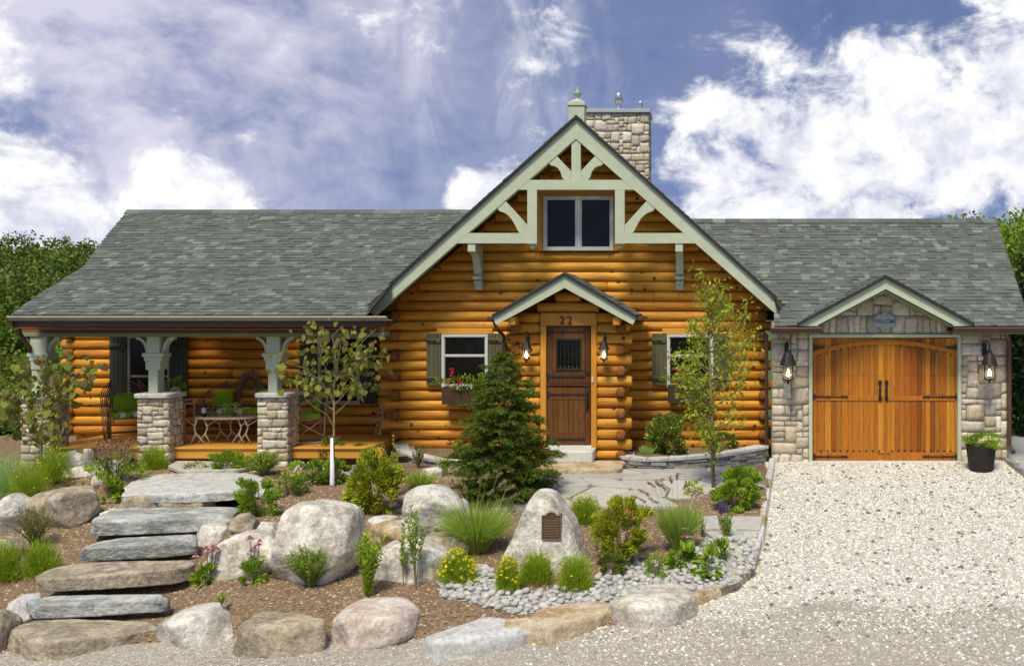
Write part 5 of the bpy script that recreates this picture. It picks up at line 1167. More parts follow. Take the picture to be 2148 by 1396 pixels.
# river pebbles
pb = [GB(*p) for p in [(925, 1200), (1010, 1186), (1060, 1230), (1100, 1238), (1240, 1238), (1262, 1200), (1340, 1176), (1440, 1186), (1478, 1130), (1520, 1118), (1592, 1122), (1580, 1190), (1540, 1225), (1470, 1244), (1280, 1262), (1110, 1285), (1090, 1290), (925, 1252)]]
pbed = sheet('pebble_bed', lins(-3.4, 1, 70), lins(10.2, 13.6, 60), lambda x, y: hbed(x, y) + .006, PEBBA, keep=lambda x, y: inpoly(x, y, pb))
PV = []
for s_ in range(10):
    vs, fs = ico(3 if s_ < 5 else 3); rr = random.Random(s_); sx, sy, sz = 1, rr.uniform(.65, .85), rr.uniform(.45, .62)
    out = [(v.x * sx * (1 + .1 * noise.noise(v * 1.2 + Vector((s_, 0, 0)))), v.y * sy * (1 + .1 * noise.noise(v * 1.3 + Vector((0, s_, 0)))), v.z * sz) for v in vs]
    mb = MB(); mb.add(out, fs, s_ / 10); PV.append((out, fs, mb.mesh('pebble', PEBB, True)))
vlo, flo = ico(2)
xs_ = [a for a, b in pb]; ys_ = [b for a, b in pb]; placed = []; tries = 0; rp = random.Random(8)
cell = {}
def freep(x, y, r):
    ci, cj = int(x / .1), int(y / .1)
    for i in range(ci - 1, ci + 2):
        for j in range(cj - 1, cj + 2):
            for (a, b, c) in cell.get((i, j), ()):
                if (a - x) ** 2 + (b - y) ** 2 < ((r + c) * .80) ** 2: return False
    return True
while tries < 60000:
    tries += 1; x, y = rp.uniform(min(xs_), max(xs_)), rp.uniform(min(ys_), max(ys_))
    if not inpoly(x, y, pb): continue
    r = rp.uniform(.032, .062) if tries < 20000 else rp.uniform(.022, .04)
    if freep(x, y, r): cell.setdefault((int(x / .1), int(y / .1)), []).append((x, y, r)); placed.append((x, y, r))
placed.sort(key=lambda t: -t[2] / t[1]); big = placed[:298]; rest = placed[298:]
for x, y, r in big:
    o = bpy.data.objects.new('pebble', rp.choice(PV)[2]); lnk(o, pbed); o.location = (x, y, hbed(x, y) + r * .42 + rp.uniform(0, .02)); o.scale = (r, r, r * rp.uniform(.9, 1.25)); o.rotation_euler = (rp.uniform(-.3, .3), rp.uniform(-.3, .3), rp.uniform(0, 6.3))
V_, F_, r_ = [], [], []; tv = np.array([tuple(v) for v in vlo]); tf = np.array(flo)
for x, y, r in rest + [(x + rp.uniform(-.04, .04), y + rp.uniform(-.04, .04), r * .8) for x, y, r in placed]:
    a = rp.uniform(0, 6.3); q = tv * [r, r * .75, r * .55]; q = np.stack([q[:, 0] * math.cos(a) - q[:, 1] * math.sin(a), q[:, 0] * math.sin(a) + q[:, 1] * math.cos(a), q[:, 2]], 1) + [x, y, hbed(x, y) + r * .3]
    F_.append(tf + len(V_) * len(tv)); V_.append(q); r_.append(np.full(len(tf), rp.random()))
npmesh('small_pebbles', np.concatenate(V_), np.concatenate(F_), np.concatenate(r_), PEBBA, pbed, True, kind='stuff')
# scattered dark stones on the driveway are part of the gravel
# ================================================================ LANTERNS, FLOWER BOXES, POT
FLAME = emit('lantern_flame', (1, .82, .5, 1), 22)
LGLASS = mat('seeded_lantern_glass', [(.55, .52, .44), (.60, .56, .48)], 'noise', nscale=5, var=.1, rough=.2, bump=.1, trans=.0); 
for n_ in LGLASS.node_tree.nodes:
    if n_.type == 'BSDF_PRINCIPLED': n_.inputs['Transmission Weight'].default_value = .92; n_.inputs['IOR'].default_value = 1.05
def lantern(px, ytop, yhood, ybody0, ybody1, ybot, D, rh, label):
    x = PX(px, D); s = rh / .1; y = D - .22 * s; zt = PZ(ytop, y); zh = PZ(yhood, y); z0, z1 = PZ(ybody0, y), PZ(ybody1, y)
    t = thing('wall_lantern', label, 'lantern', (x, D, zh), 'black iron lanterns with lit flames')
    MB().box(x - .025 * s, x + .025 * s, D - .02, D + .01, zh - .05, zh + .12 * s, .005).build('back_plate', BLACK, t)
    arm = [(x, D, zh + .02 * s)] + [(x, D - .11 * s + .11 * s * math.cos(a), zt - .10 * s + .1 * s * math.sin(a)) for a in [i * math.pi / 8 for i in range(1, 9)]] + [(x, y, zh + .03)]
    MB().tube(arm, .009 * s, 6).build('arm', BLACK, t, smooth=True)
    MB().lathe([(.012, .06 * s), (.02, .045 * s), (.035, .04 * s), (.04, .02 * s), (rh * .62, -.02 * s), (rh, zl := (z0 - zh)), (rh * 1.02, z0 - zh - .008), (rh * .9, z0 - zh - .008)], x, y, zh, 12).build('hood', BLACK, t)
    r = rh * .62
    MB().lathe([(r, 0), (r * .92, -(z0 - z1) * .95), (r * .7, -(z0 - z1))], x, y, z0, 12).build('lantern_glass', LGLASS, t, smooth=True)
    for k in range(6):
        a = k * math.pi / 3 + .3; MB().tube([(x + r * 1.08 * math.cos(a), y + r * 1.08 * math.sin(a), z0), (x + r * .98 * math.cos(a), y + r * .98 * math.sin(a), z1)], .006 * s, 5).build('cage_bar', BLACK, t)
    MB().lathe([(r * 1.12, .008), (r * 1.12, -.008), (r * .6, -.02), (.02, -.03), (.014, PZ(ybot, y) - z1 + .02), (.004, PZ(ybot, y) - z1)], x, y, z1, 12).build('base', BLACK, t)
    MB().lathe([(.004, -.045 * s), (.018 * s, -.025 * s), (.02 * s, 0), (.01 * s, .03 * s), (.002, .055 * s)], x, y, (z0 * .45 + z1 * .55), 10).build('flame_bulb', FLAME, t, smooth=True)
    l = bpy.data.lights.new('lantern_light', 'POINT'); l.energy = 3.5 * s; l.color = (1, .78, .45); l.shadow_soft_size = .03
    o = bpy.data.objects.new('lantern_light', l); lnk(o, t); o.location = (x, y - .0, (z0 * .3 + z1 * .7))
lantern(1108.5, 695, 720, 731, 752, 760, DE - .09, .095, 'black wall lantern between the spruce and the front door')
lantern(1269, 697, 720, 731, 752, 760, DE - .09, .095, 'black wall lantern on the logs just past the door bell')
lantern(1650, 717, 741, 765, 795, 806, DG - .03, .135, 'larger black wall lantern on stone beside the log corner')
lantern(2065, 714, 742, 764, 794, 804, DG - .03, .135, 'larger black wall lantern on stone above the flower pot')

def flowers(L_, mname, n, c, rad, size, up=(0, -.6, .5), petals=5):
    """small open flowers facing out"""
    pts, dirs = [], []
    for _ in range(n):
        p = np.array(c) + np.array(rad) * rng.uniform(-1, 1, 3); nr = norm((np.array([up]) + rng.normal(size=(1, 3)) * .35))[0]
        a = np.cross(nr, [0, 0, 1.]); a /= np.linalg.norm(a) + 1e-9; b = np.cross(nr, a)
        for k in range(petals):
            t = 2 * math.pi * k / petals; pts.append(p); dirs.append(a * math.cos(t) + b * math.sin(t) + nr * .25)
    L_.leaf(pts, dirs, size, .75)
def flower_box(p0, p1, y0, y1, label):
    D = DM - .42; x0, x1 = PX(p0, D), PX(p1, D); z0, z1 = PZ(y1, D), PZ(y0, D)
    t = thing('window_box', label, 'flower box', ((x0 + x1) / 2, D, z0))
    MB().prism([(x0, z1), (x1, z1), (x1 - .03, z0), (x0 + .03, z0)], D, D + .02).prism([(x0, z1), (x1, z1), (x1 - .03, z0), (x0 + .03, z0)], D + .2, D + .22).box(x0 + .01, x0 + .03, D + .02, D + .2, z0, z1).box(x1 - .03, x1 - .01, D + .02, D + .2, z0, z1).box(x0 + .03, x1 - .03, D + .02, D + .2, z0, z0 + .02).build('trough', BOXW, t)
    MB().box(x0 + .03, x1 - .03, D + .021, D + .199, z0 + .02, z1 - .04).build('soil', MULCH, t)
    c = ((x0 + x1) / 2, D + .1, z1 + .07); f = Leafs(); pts, p = clumpy(750, c, ((x1 - x0) / 2 * 1.0, .14, .14), 1, nclump=16, cl=.4); f.leaf(pts, p * [1, 1, .6] + [0, -.2, .5], .045, .7); f.build('foliage', LF['green'], t)
    f = Leafs(); flowers(f, '', 16, (c[0] - .12, c[1] - .08, c[2] + .02), ((x1 - x0) * .28, .1, .15), .035); flowers(f, '', 8, (c[0] - .2, c[1] - .05, c[2] + .16), (.06, .05, .1), .035); f.build('red_blossoms', LF['magenta'], t)
    f = Leafs(); flowers(f, '', 9, (c[0], c[1] - .14, c[2] - .06), ((x1 - x0) * .3, .04, .04), .025); f.build('white_blossoms', LF['white'], t)
flower_box(925, 1022, 812, 848, 'brown window box of red flowers half hidden by the spruce')
flower_box(1400, 1496, 808, 845, 'brown window box of red flowers half hidden by the young tree')
# flower pot by the garage
x, D = GR(2058, 985); D -= .0; s_ = D / F
pot = thing('flower_pot', 'black ribbed pot of pale yellow flowers beside the garage door', 'flower pot', (x, D, hroad(x, D)))
h = 52 * s_; MB().lathe([(24 * s_, 0), (25 * s_, .02), (31 * s_, h * .94), (32 * s_, h), (29 * s_, h), (28 * s_, h * .92), (3 * s_, h * .91)], x, D, hroad(x, D), 24).build('pot', TERRA, pot)
f = Leafs(); pts, p = clumpy(1500, (x, D, hroad(x, D) + h + .06), (.27, .25, .13), 2, nclump=30); f.leaf(pts, p + [0, 0, .6], .04, .6); f.build('foliage', LF['green'], pot)
f = Leafs()
for _ in range(34):
    a = rng.uniform(0, 6.28); rr = rng.uniform(.05, .27); flowers(f, '', 1, (x + math.cos(a) * rr, D + math.sin(a) * rr, hroad(x, D) + h + .17 - rr * .28), (.01, .01, .015), .028)
f.build('yellow_blossoms', leafm('pale_yellow_petals', [(.80, .74, .22), (.85, .80, .35)], .3), pot)

# ================================================================ PLANTS
def base_of(px, py): x, D = GB(px, py); return x, D, hbed(x, D), D / F
def shrub(name, label, cat, px, y0, y1, wpx, lf, n=1600, leaf=.05, asp=.5, stems=True, depth=None, base=None, nclump=30, cl=.32, up=.4, flat=False, fl=None):
    """leafy shrub: px centre, y0 top, y1 foot, wpx width in the photo"""
    x, D, z, s_ = base or base_of(px, y1); t = thing(name, label, cat, (x, D, z)); h = (y1 - y0) * s_; w_ = wpx * s_ / 2; dp = depth or w_ * .9
    f = Leafs(); pts, p = clumpy(n, (x, D, z + h * .52), (w_ * .92, dp * .92, h * .46), 1, nclump=nclump, cl=cl)
    pts[:, 2] = np.maximum(pts[:, 2], z + .01); f.leaf(pts, p + [0, 0, up], leaf, asp); f.build('foliage', LF[lf], t)
    if stems:
        mb = MB()
        for i in range(7):
            a = random.uniform(0, 6.3); q = random.uniform(.3, .7); mb.tube([(x, D, z - .03), (x + math.cos(a) * w_ * q * .4, D + math.sin(a) * dp * q * .4, z + h * .35), (x + math.cos(a) * w_ * q, D + math.sin(a) * dp * q, z + h * .75)], [.012, .008, .004], 5)
        mb.build('stem', BARK, t)
    if fl:
        mname, nf, sz, nm = fl; f = Leafs()
        for _ in range(nf):
            d = norm(np.array([[rng.normal(), -abs(rng.normal()) * .8, abs(rng.normal()) * .9 + .2]]))[0]
            flowers(f, '', 1, (x + d[0] * w_ * .95, D + d[1] * dp * .95, z + h * .5 + d[2] * h * .5), (.01, .01, .01), sz)
        f.build(nm, LF[mname], t)
    return t
def tuft(name, label, cat, px, y0, y1, wpx, lf, n=900, width=.006, droop=.25, spread=.9, base=None, fl=None, seg=4, rb=.25):
    """fine blades rising from one crown"""
    x, D, z, s_ = base or base_of(px, y1 - 4); t = thing(name, label, cat, (x, D, z)); h = (y1 - y0) * s_; w_ = wpx * s_ / 2
    a = rng.uniform(0, 6.283, n); q = rng.random(n) ** .6; sp = q * spread * w_ / h * .72
    b = np.stack([x + np.cos(a) * q * w_ * rb, D + np.sin(a) * q * w_ * rb, np.full(n, z)], 1)
    d = np.stack([np.cos(a) * sp, np.sin(a) * sp, np.ones(n)], 1); f = Leafs(); rows = f.blades(b, d, h * 1.02 * np.sqrt(1 + sp ** 2) * rng.uniform(.62, 1.0, n), width, droop * rng.uniform(.3, 1.9, n), seg); f.build('blades', LF[lf], t)
    if fl:
        mname, nf, sz, nm = fl; f = Leafs()
        for _ in range(nf):
            a_ = rng.uniform(0, 6.28); rr = rng.random() ** .6; flowers(f, '', 1, (x + math.cos(a_) * rr * w_ * .9, D + math.sin(a_) * rr * w_ * .8, z + h * (1.0 - rr * rr * .5)), (.01, .01, .02), sz)
        f.build(nm, LF[mname], t)
    return t
def mound(name, label, cat, px, y0, y1, wpx, lf, n=3800, leaf=.055, fl=None):
    """rounded mound of very fine upright foliage"""
    x, D, z, s_ = base_of(px, y1 - 4); t = thing(name, label, cat, (x, D, z)); h = (y1 - y0) * s_; w_ = wpx * s_ / 2
    d = sph(n); d[:, 2] = np.abs(d[:, 2]); q = rng.random(n)[:, None] ** .42; lob = 1 + .16 * np.sin(d[:, 0] * 9 + px) * np.cos(d[:, 1] * 7) ; b = d * q * [w_ * .93, w_ * .85, h * .93] * lob[:, None] * rng.uniform(.86, 1.06, n)[:, None]
    f = Leafs(); f.leaf(b + [x, D, z], d * [.7, .7, .5] + [0, 0, .8] + rng.normal(size=(n, 3)) * .25, leaf, .11)
    m = 260; a = rng.uniform(0, 6.283, m); e = rng.random(m) ** .5; f.blades(np.stack([x + np.cos(a) * .03, D + np.sin(a) * .03, np.full(m, z)], 1), np.stack([np.cos(a) * e * w_ / h, np.sin(a) * e * w_ / h, np.ones(m)], 1), h * 1.0, .005, .05, 3)
    f.build('foliage', LF[lf], t)
    if fl:
        mname, nf, sz, nm = fl; f = Leafs()
        for _ in range(nf):
            v = norm(np.array([[rng.normal() * .9, -abs(rng.normal()) * .6, abs(rng.normal()) + .25]]))[0]; flowers(f, '', 1, (x + v[0] * w_ * .98, D + v[1] * w_ * .9, z + v[2] * h * 1.0), (.01, .01, .02), sz)
        f.build(nm, LF[mname], t)
    return t
def sprigs(name, label, cat, px, y0, y1, wpx, lf, ns=40, nl=26, leaf=.03, asp=.35, base=None, spread=1.0, droop=.0, stemw=.006, stem_m=None, bare=.12):
    """upright leafy stems fanning from the foot"""
    x, D, z, s_ = base or base_of(px, y1 - 4); t = thing(name, label, cat, (x, D, z)); h = (y1 - y0) * s_; w_ = wpx * s_ / 2
    mb = MB(); P_, Dd_ = [], []
    for i in range(ns):
        a = rng.uniform(0, 6.283); q = rng.random() ** .55; hh = h * rng.uniform(.62, 1) * (1 - .25 * q * q); ex, ey = math.cos(a) * q * w_ * spread, math.sin(a) * q * w_ * spread
        pt = [(x + ex * k * (.55 + .45 * k), D + ey * k * (.55 + .45 * k), z - .02 + hh * k - droop * h * q * k * k) for k in (0, .35, .7, 1)]
        mb.tube(pt, [stemw, stemw * .8, stemw * .6, stemw * .3], 4)
        A = np.array(pt)
        for k in range(nl):
            u = bare + (1 - bare) * (k + rng.random()) / nl; j = min(2, int(u / .35)); lo = (0, .35, .7)[j]; hi = (.35, .7, 1)[j]; v = A[j] + (A[j + 1] - A[j]) * (u - lo) / (hi - lo)
            b = rng.uniform(0, 6.283); P_.append(v); Dd_.append((math.cos(b), math.sin(b), .75))
    mb.build('stem', stem_m or BARKL, t); f = Leafs(); f.leaf(P_, Dd_, leaf, asp); f.build('foliage', LF[lf], t); return t
def coneflowers(name, label, px, y0, y1, wpx, nst, lf='green', petal='pink', dr=.35, size=.045):
    x, D, z, s_ = base_of(px, y1 - 3); t = thing(name, label, 'flower', (x, D, z)); h = (y1 - y0) * s_; w_ = wpx * s_ / 2
    f = Leafs(); pts, p = clumpy(420, (x, D, z + h * .18), (w_, w_ * .8, h * .2), 1, nclump=14); f.leaf(pts, p + [0, 0, .5], .07, .4)
    st = MB(); fl = Leafs(); cn = MB()
    for i in range(nst):
        a = rng.uniform(0, 6.28); q = rng.random() ** .5; hh = h * rng.uniform(.65, 1); c = (x + math.cos(a) * q * w_, D + math.sin(a) * q * w_ * .8, z + hh)
        st.tube([(x + math.cos(a) * q * w_ * .3, D, z), (x + math.cos(a) * q * w_ * .8, c[1], z + hh * .6), c], [.006, .005, .004], 5)
        for k in range(3): f.leaf([(c[0], c[1], z + hh * rng.uniform(.3, .7))], [(rng.normal(), rng.normal(), .3)], .08, .3)
        pts = [c] * 11; ds = [(math.cos(b), math.sin(b), -dr) for b in [6.283 * k / 11 for k in range(11)]]; fl.leaf(pts, ds, size * 1.1, .45)
        cn.lathe([(.012, 0), (.017, .008), (.012, .02), (.003, .026)], c[0], c[1], c[2] - .004, 7)
    f.build('foliage', LF[lf], t); o = st.build('stem', BARKL, t); fl.build('petals', LF[petal], t, kind='stuff'); cn.build('flower_cones', LOGEND, t); return t
# -- left end of the bed
mound('feathery_clump', 'tall blue green feathery clump in the far corner', 'perennial', 18, 925, 1030, 105, 'bluegreen')
mound('feathery_clump', 'feathery lime clump with yellow dots between two others', 'perennial', 66, 942, 1036, 95, 'lime', fl=('yellow', 14, .016, 'blossoms'))
mound('feathery_clump', 'bright feathery clump with yellow flowers above the pale boulder', 'perennial', 112, 962, 1044, 78, 'lime', fl=('yellow', 12, .016, 'blossoms'))
sprigs('dark_shrub', 'loose dark shrub in front of the dark bottomed boulder', 'shrub', 72, 1056, 1150, 90, 'olive', 60, 34, .032, .4)
mound('feathery_clump', 'lime green mound in the mulch near the third step', 'perennial', 85, 1130, 1212, 84, 'lime')
mound('feathery_clump', 'lime green mound cut off by the far edge of the bed', 'perennial', 8, 1135, 1222, 70, 'lime')
coneflowers('coneflower_mass', 'mass of faded mauve coneflowers behind the boulder', 240, 948, 1034, 110, 62, 'green', 'mauve', .5, .03)
shrub('hosta', 'leafy green hosta in front of the mauve flowers', 'perennial', 218, 1000, 1050, 85, 'green', 420, .10, .38, stems=False, nclump=12)
mound('feathery_clump', 'lime mound with fine leaves in front of the second pier', 'perennial', 322, 938, 988, 62, 'lime', fl=('yellow', 8, .014, 'blossoms'))
tuft('dry_grass', 'wispy dry grass growing against the second pier', 'ornamental grass', 262, 910, 978, 70, 'grass', 260, .006, .35, 1.0)
shrub('spreading_shrub', 'small grey green creeping plant by the landing slab', 'ground cover', 410, 970, 992, 55, 'olive', 500, .03, .5, stems=False)
shrub('spreading_shrub', 'low bright green shrub at the back of the landing slab', 'shrub', 470, 948, 990, 68, 'green', 2400, .044, .4)
mound('feathery_clump', 'tiny yellow green tuft between two green shrubs', 'perennial', 512, 962, 992, 34, 'lime')
sprigs('rounded_shrub', 'dense round green shrub in front of the third pier', 'shrub', 552, 942, 1000, 84, 'green', 150, 40, .034, .35)
sprigs('dark_shrub', 'dark shrub against the porch floor right of the third pier', 'shrub', 616, 928, 972, 56, 'olive', 75, 33, .036, .42)
shrub('dark_shrub', 'dark leafy shrub behind the white tree guard', 'shrub', 690, 922, 972, 60, 'olive', 1800, .04, .5)
shrub('dark_shrub', 'dark low shrub by the porch end', 'shrub', 762, 932, 970, 55, 'olive', 1400, .04, .5)
shrub('leafy_shrub', 'green rose like bush with pale blooms left of the white guard', 'shrub', 655, 966, 1012, 80, 'green', 2000, .05, .6, fl=('white', 10, .025, 'blossoms'))
shrub('leafy_shrub', 'green bush just right of the white tree guard', 'shrub', 706, 968, 1012, 46, 'green', 1300, .05, .6)
shrub('leafy_shrub', 'small low plant with buttery flowers in the mulch', 'shrub', 605, 988, 1038, 58, 'green', 600, .045, .55, fl=('yellow', 6, .016, 'blossoms'))
shrub('spreading_shrub', 'bushy green shrub at the right end of the landing slab', 'shrub', 540, 1008, 1080, 78, 'green', 3600, .048, .38)
shrub('golden_shrub', 'large golden green shrub with an upright leader by the log corner', 'shrub', 785, 955, 1074, 108, 'gold', 7000, .055, .5, nclump=50, cl=.26)
x, D, z, s_ = base_of(810, 1062); 
sprigs('golden_shrub', 'tall thin golden shoots behind the large golden shrub', 'shrub', 818, 905, 1050, 50, 'gold', 16, 40, .04, .5, bare=.3)
tuft('green_grass', 'fine green grass clump left of the spruce', 'ornamental grass', 880, 975, 1028, 84, 'grass', 600, .008, .5, 1.3)
tuft('green_grass', 'grass seedlings along the low planter wall', 'ornamental grass', 930, 935, 1000, 50, 'grass', 120, .006, .3, 1.0)
sprigs('dark_shrub', 'tall sparse dark plant in front of the left planter wall', 'shrub', 878, 928, 985, 30, 'olive', 18, 28, .036, .42)
shrub('spreading_shrub', 'small green plant in the mulch between the landing slab and the tree guard', 'ground cover', 628, 1010, 1036, 40, 'olive', 500, .035, .45, stems=False)
tuft('green_grass', 'small grass tuft beside the flat grey rock behind the boulders', 'ornamental grass', 752, 1052, 1084, 34, 'grass', 260, .006, .4, 1.3)
shrub('spreading_shrub', 'tiny creeping plant at the foot of the grey white boulder', 'ground cover', 925, 1112, 1136, 40, 'olive', 420, .03, .45, stems=False)
shrub('spreading_shrub', 'little green plant between the two far boulders', 'ground cover', 40, 1012, 1046, 46, 'green', 500, .035, .45, stems=False)
shrub('spreading_shrub', 'small green plant among pebbles next to the plaque stone', 'ground cover', 1262, 1118, 1150, 34, 'green', 420, .035, .45, stems=False)
# -- centre
sprigs('spiky_shrub', 'dark spiky shrub in the mulch in front of the tall boulder', 'shrub', 652, 1134, 1234, 112, 'green', 130, 44, .036, .30)
sprigs('sapling', 'bright green leafy sapling in the middle of the mulch', 'sapling', 772, 1086, 1254, 66, 'lime', 18, 60, .06, .42, bare=.05)
sprigs('sapling', 'short leafy sapling leaning on the tall boulder', 'sapling', 732, 1078, 1170, 44, 'gold', 7, 24, .055, .45, bare=.35)
sprigs('sapling', 'tall thin sapling pair in front of the grey white boulder', 'sapling', 872, 1036, 1238, 66, 'green', 6, 46, .055, .4, bare=.45)
sprigs('sapling', 'slender sapling with bare lower stem beside the broad boulder', 'sapling', 846, 1070, 1232, 20, 'green', 3, 34, .055, .4, bare=.4)
coneflowers('coneflower', 'pink coneflower plant at the foot of the fourth step', 433, 1138, 1226, 46, 6)
coneflowers('coneflower', 'pink coneflower plant in front of the rounded cream boulder', 531, 1130, 1222, 44, 6)
sprigs('seedling', 'tiny lime green seedling alone in the mulch', 'seedling', 465, 1242, 1268, 20, 'lime', 8, 14, .03, .5)
tuft('fountain_grass', 'large arching fountain grass with tan plumes under the spruce', 'ornamental grass', 1000, 1030, 1160, 150, 'grass', 2600, .0075, .5, 1.3, seg=6)
tuft('fountain_grass', 'upright fountain grass with tan plumes near the kerb', 'ornamental grass', 1424, 1040, 1160, 92, 'grass', 2300, .0075, .35, 1.4, seg=6)
def plumes(parent_px, y1, items):
    x, D, z, s_ = base_of(parent_px, y1 - 4); t = [o for o in C.objects if o.name.startswith('fountain_grass') and abs(o.location.x - x) < .05][0]
    st = Leafs(); pl = Leafs()
    for px, py, dx in items:
        e = np.array([PX(px, D) , D + rng.uniform(-.3, .15), PZ(py, D)]); b0 = np.array([x + (e[0] - x) * .15, D, z]); mid = (b0 + e) / 2 + [0, 0, .12 * (e[2] - z)]
        tip = e + np.array([dx * .1, 0, .05]); MBt.tube([tuple(b0), tuple(mid), tuple(e)], [.003, .003, .002], 4)
        n = 90; u = rng.random(n); ax = e + (tip - e) * 1.4 * (u[:, None] - .3); pl.leaf(ax, norm(sph(n) + [dx, 0, .8]), .035, .18)
    o = MBt.build('plume_stem', BARKL, t); pl.build('plumes', LF['plume'], t)
MBt = MB(); plumes(1000, 1160, [(948, 1018, -.5), (965, 1008, -.3), (985, 1024, -.2), (1008, 1010, .2), (1022, 1000, .3), (1038, 1004, .5), (1052, 1014, .6), (1060, 1030, .8), (1070, 1044, .9), (1032, 1030, .5), (975, 1036, -.2), (1046, 1052, .8)])
MBt = MB(); plumes(1424, 1160, [(1358, 1030, -.9), (1370, 1022, -.7), (1384, 1012, -.5), (1396, 1020, -.4), (1408, 1012, -.2), (1420, 1004, 0), (1436, 1018, .2), (1350, 1048, -1), (1378, 1044, -.8), (1452, 1030, .4), (1462, 1042, .6)])
# -- front of the plaque stone and the pebbles
mound('yellow_coreopsis', 'wide clump full of yellow flowers left of the pebbles', 'flower', 960, 1155, 1226, 88, 'lime', fl=('yellow', 70, .022, 'blossoms'))
mound('yellow_coreopsis', 'narrow clump of yellow flowers standing in the pebbles', 'flower', 1066, 1168, 1244, 54, 'lime', fl=('yellow', 55, .022, 'blossoms'))
mound('threadleaf_mound', 'fuzzy green mound at the left foot of the plaque stone', 'perennial', 1125, 1160, 1226, 78, 'lime')
mound('threadleaf_mound', 'fuzzy green mound at the right foot of the plaque stone', 'perennial', 1207, 1162, 1240, 80, 'lime', fl=('yellow', 3, .016, 'blossoms'))
mound('yellow_coreopsis', 'low clump with small yellow flowers behind the plaque stone', 'flower', 1228, 1040, 1102, 76, 'lime', fl=('yellow', 26, .018, 'blossoms'))
shrub('red_tipped_shrub', 'dense shrub with coral red tips right of the plaque stone', 'shrub', 1304, 1052, 1180, 116, 'gold', 8000, .048, .42, nclump=56, cl=.24, fl=('red', 20, .026, 'red_blossoms'))
shrub('spreading_shrub', 'low grey green plant at the foot of the coral tipped shrub', 'shrub', 1282, 1160, 1206, 58, 'olive', 1400, .04, .45)
shrub('spreading_shrub', 'low green plant among the pebbles below the tall grass', 'shrub', 1376, 1164, 1210, 52, 'green', 600, .035, .45)
for a, y0, y1, w_, lab in ((1436, 1140, 1192, 64, 'strappy green plant under the pink daisies'), (1492, 1158, 1212, 62, 'broad leaved green plant nearest the kerb among pebbles'), (1516, 1136, 1182, 46, 'broad leaved green plant further back near the kerb')):
    shrub('leafy_plant', lab, 'perennial', a, y0, y1, w_, 'green', 260, .09, .34, stems=False, nclump=10)
sprigs('salvia', 'purple spiked salvia standing by the flagstones', 'flower', 1524, 1058, 1136, 34, 'green', 16, 34, .035, .4)
sprigs('salvia', 'thin salvia beside the upright fountain grass', 'flower', 1474, 1055, 1130, 30, 'olive', 9, 26, .03, .35)
x, D, z, s_ = base_of(1524, 1132); f = Leafs(); n = 500
for k in range(9):
    bx, by = x + rng.uniform(-.1, .1), D + rng.uniform(-.08, .02); f.leaf(np.stack([bx + rng.normal(size=55) * .008, by + rng.normal(size=55) * .008, PZ(1068, D) + rng.uniform(-.05, .09, 55)], 1), sph(55) + [0, 0, .5], .022, .5)
sal = [o for o in C.objects if o.name == 'salvia'][0]; f.build('flower_spike', LF['purple'], sal, kind='stuff')
coneflowers('daisy', 'two pale pink daisies leaning from the upright grass', 1442, 1108, 1180, 26, 3, 'green', 'pink', -.1, .05)
shrub('dark_peony', 'dark green mound behind, nearer the stone planter', 'shrub', 1556, 980, 1032, 84, 'green', 3600, .052, .45)
shrub('dark_peony', 'dark green mound in front, at the edge of the mulch', 'shrub', 1540, 1010, 1066, 90, 'green', 3600, .052, .45)
shrub('seedling', 'small gold leaved plant behind the upright grass', 'perennial', 1455, 1012, 1040, 34, 'gold', 240, .05, .45, stems=False)
# planter plants
def fb(px, py, D): return (PX(px, D), D, PZ(py, D), D / F)
bx = shrub('variegated_holly', 'cone shaped variegated evergreen in the stone planter', 'shrub', 1403, 866, 962, 80, 'varieg', 8500, .045, .6, base=fb(1403, 962, 17.3), nclump=60, cl=.26)
f = Leafs(); b_ = fb(1403, 962, 17.3); u = rng.random(500); pts = np.stack([b_[0] + rng.normal(size=500) * .14 * (1.05 - u), b_[1] + rng.normal(size=500) * .12 * (1.05 - u), PZ(905, 17.3) + u * .30], 1); f.leaf(pts, sph(500) + [0, 0, .4], .042, .6); f.build('leading_shoot', LF['varieg'], bx, kind='stuff')
tuft('lavender', 'small grey green lavender tuft in the stone planter', 'perennial', 1357, 930, 962, 46, 'bluegreen', 400, .006, .1, 1.0, base=fb(1357, 962, 17.2))
shrub('spreading_shrub', 'low bronze green plant in the planter behind the young tree', 'shrub', 1518, 905, 948, 60, 'olive', 1800, .04, .5, base=fb(1518, 948, 17.4))
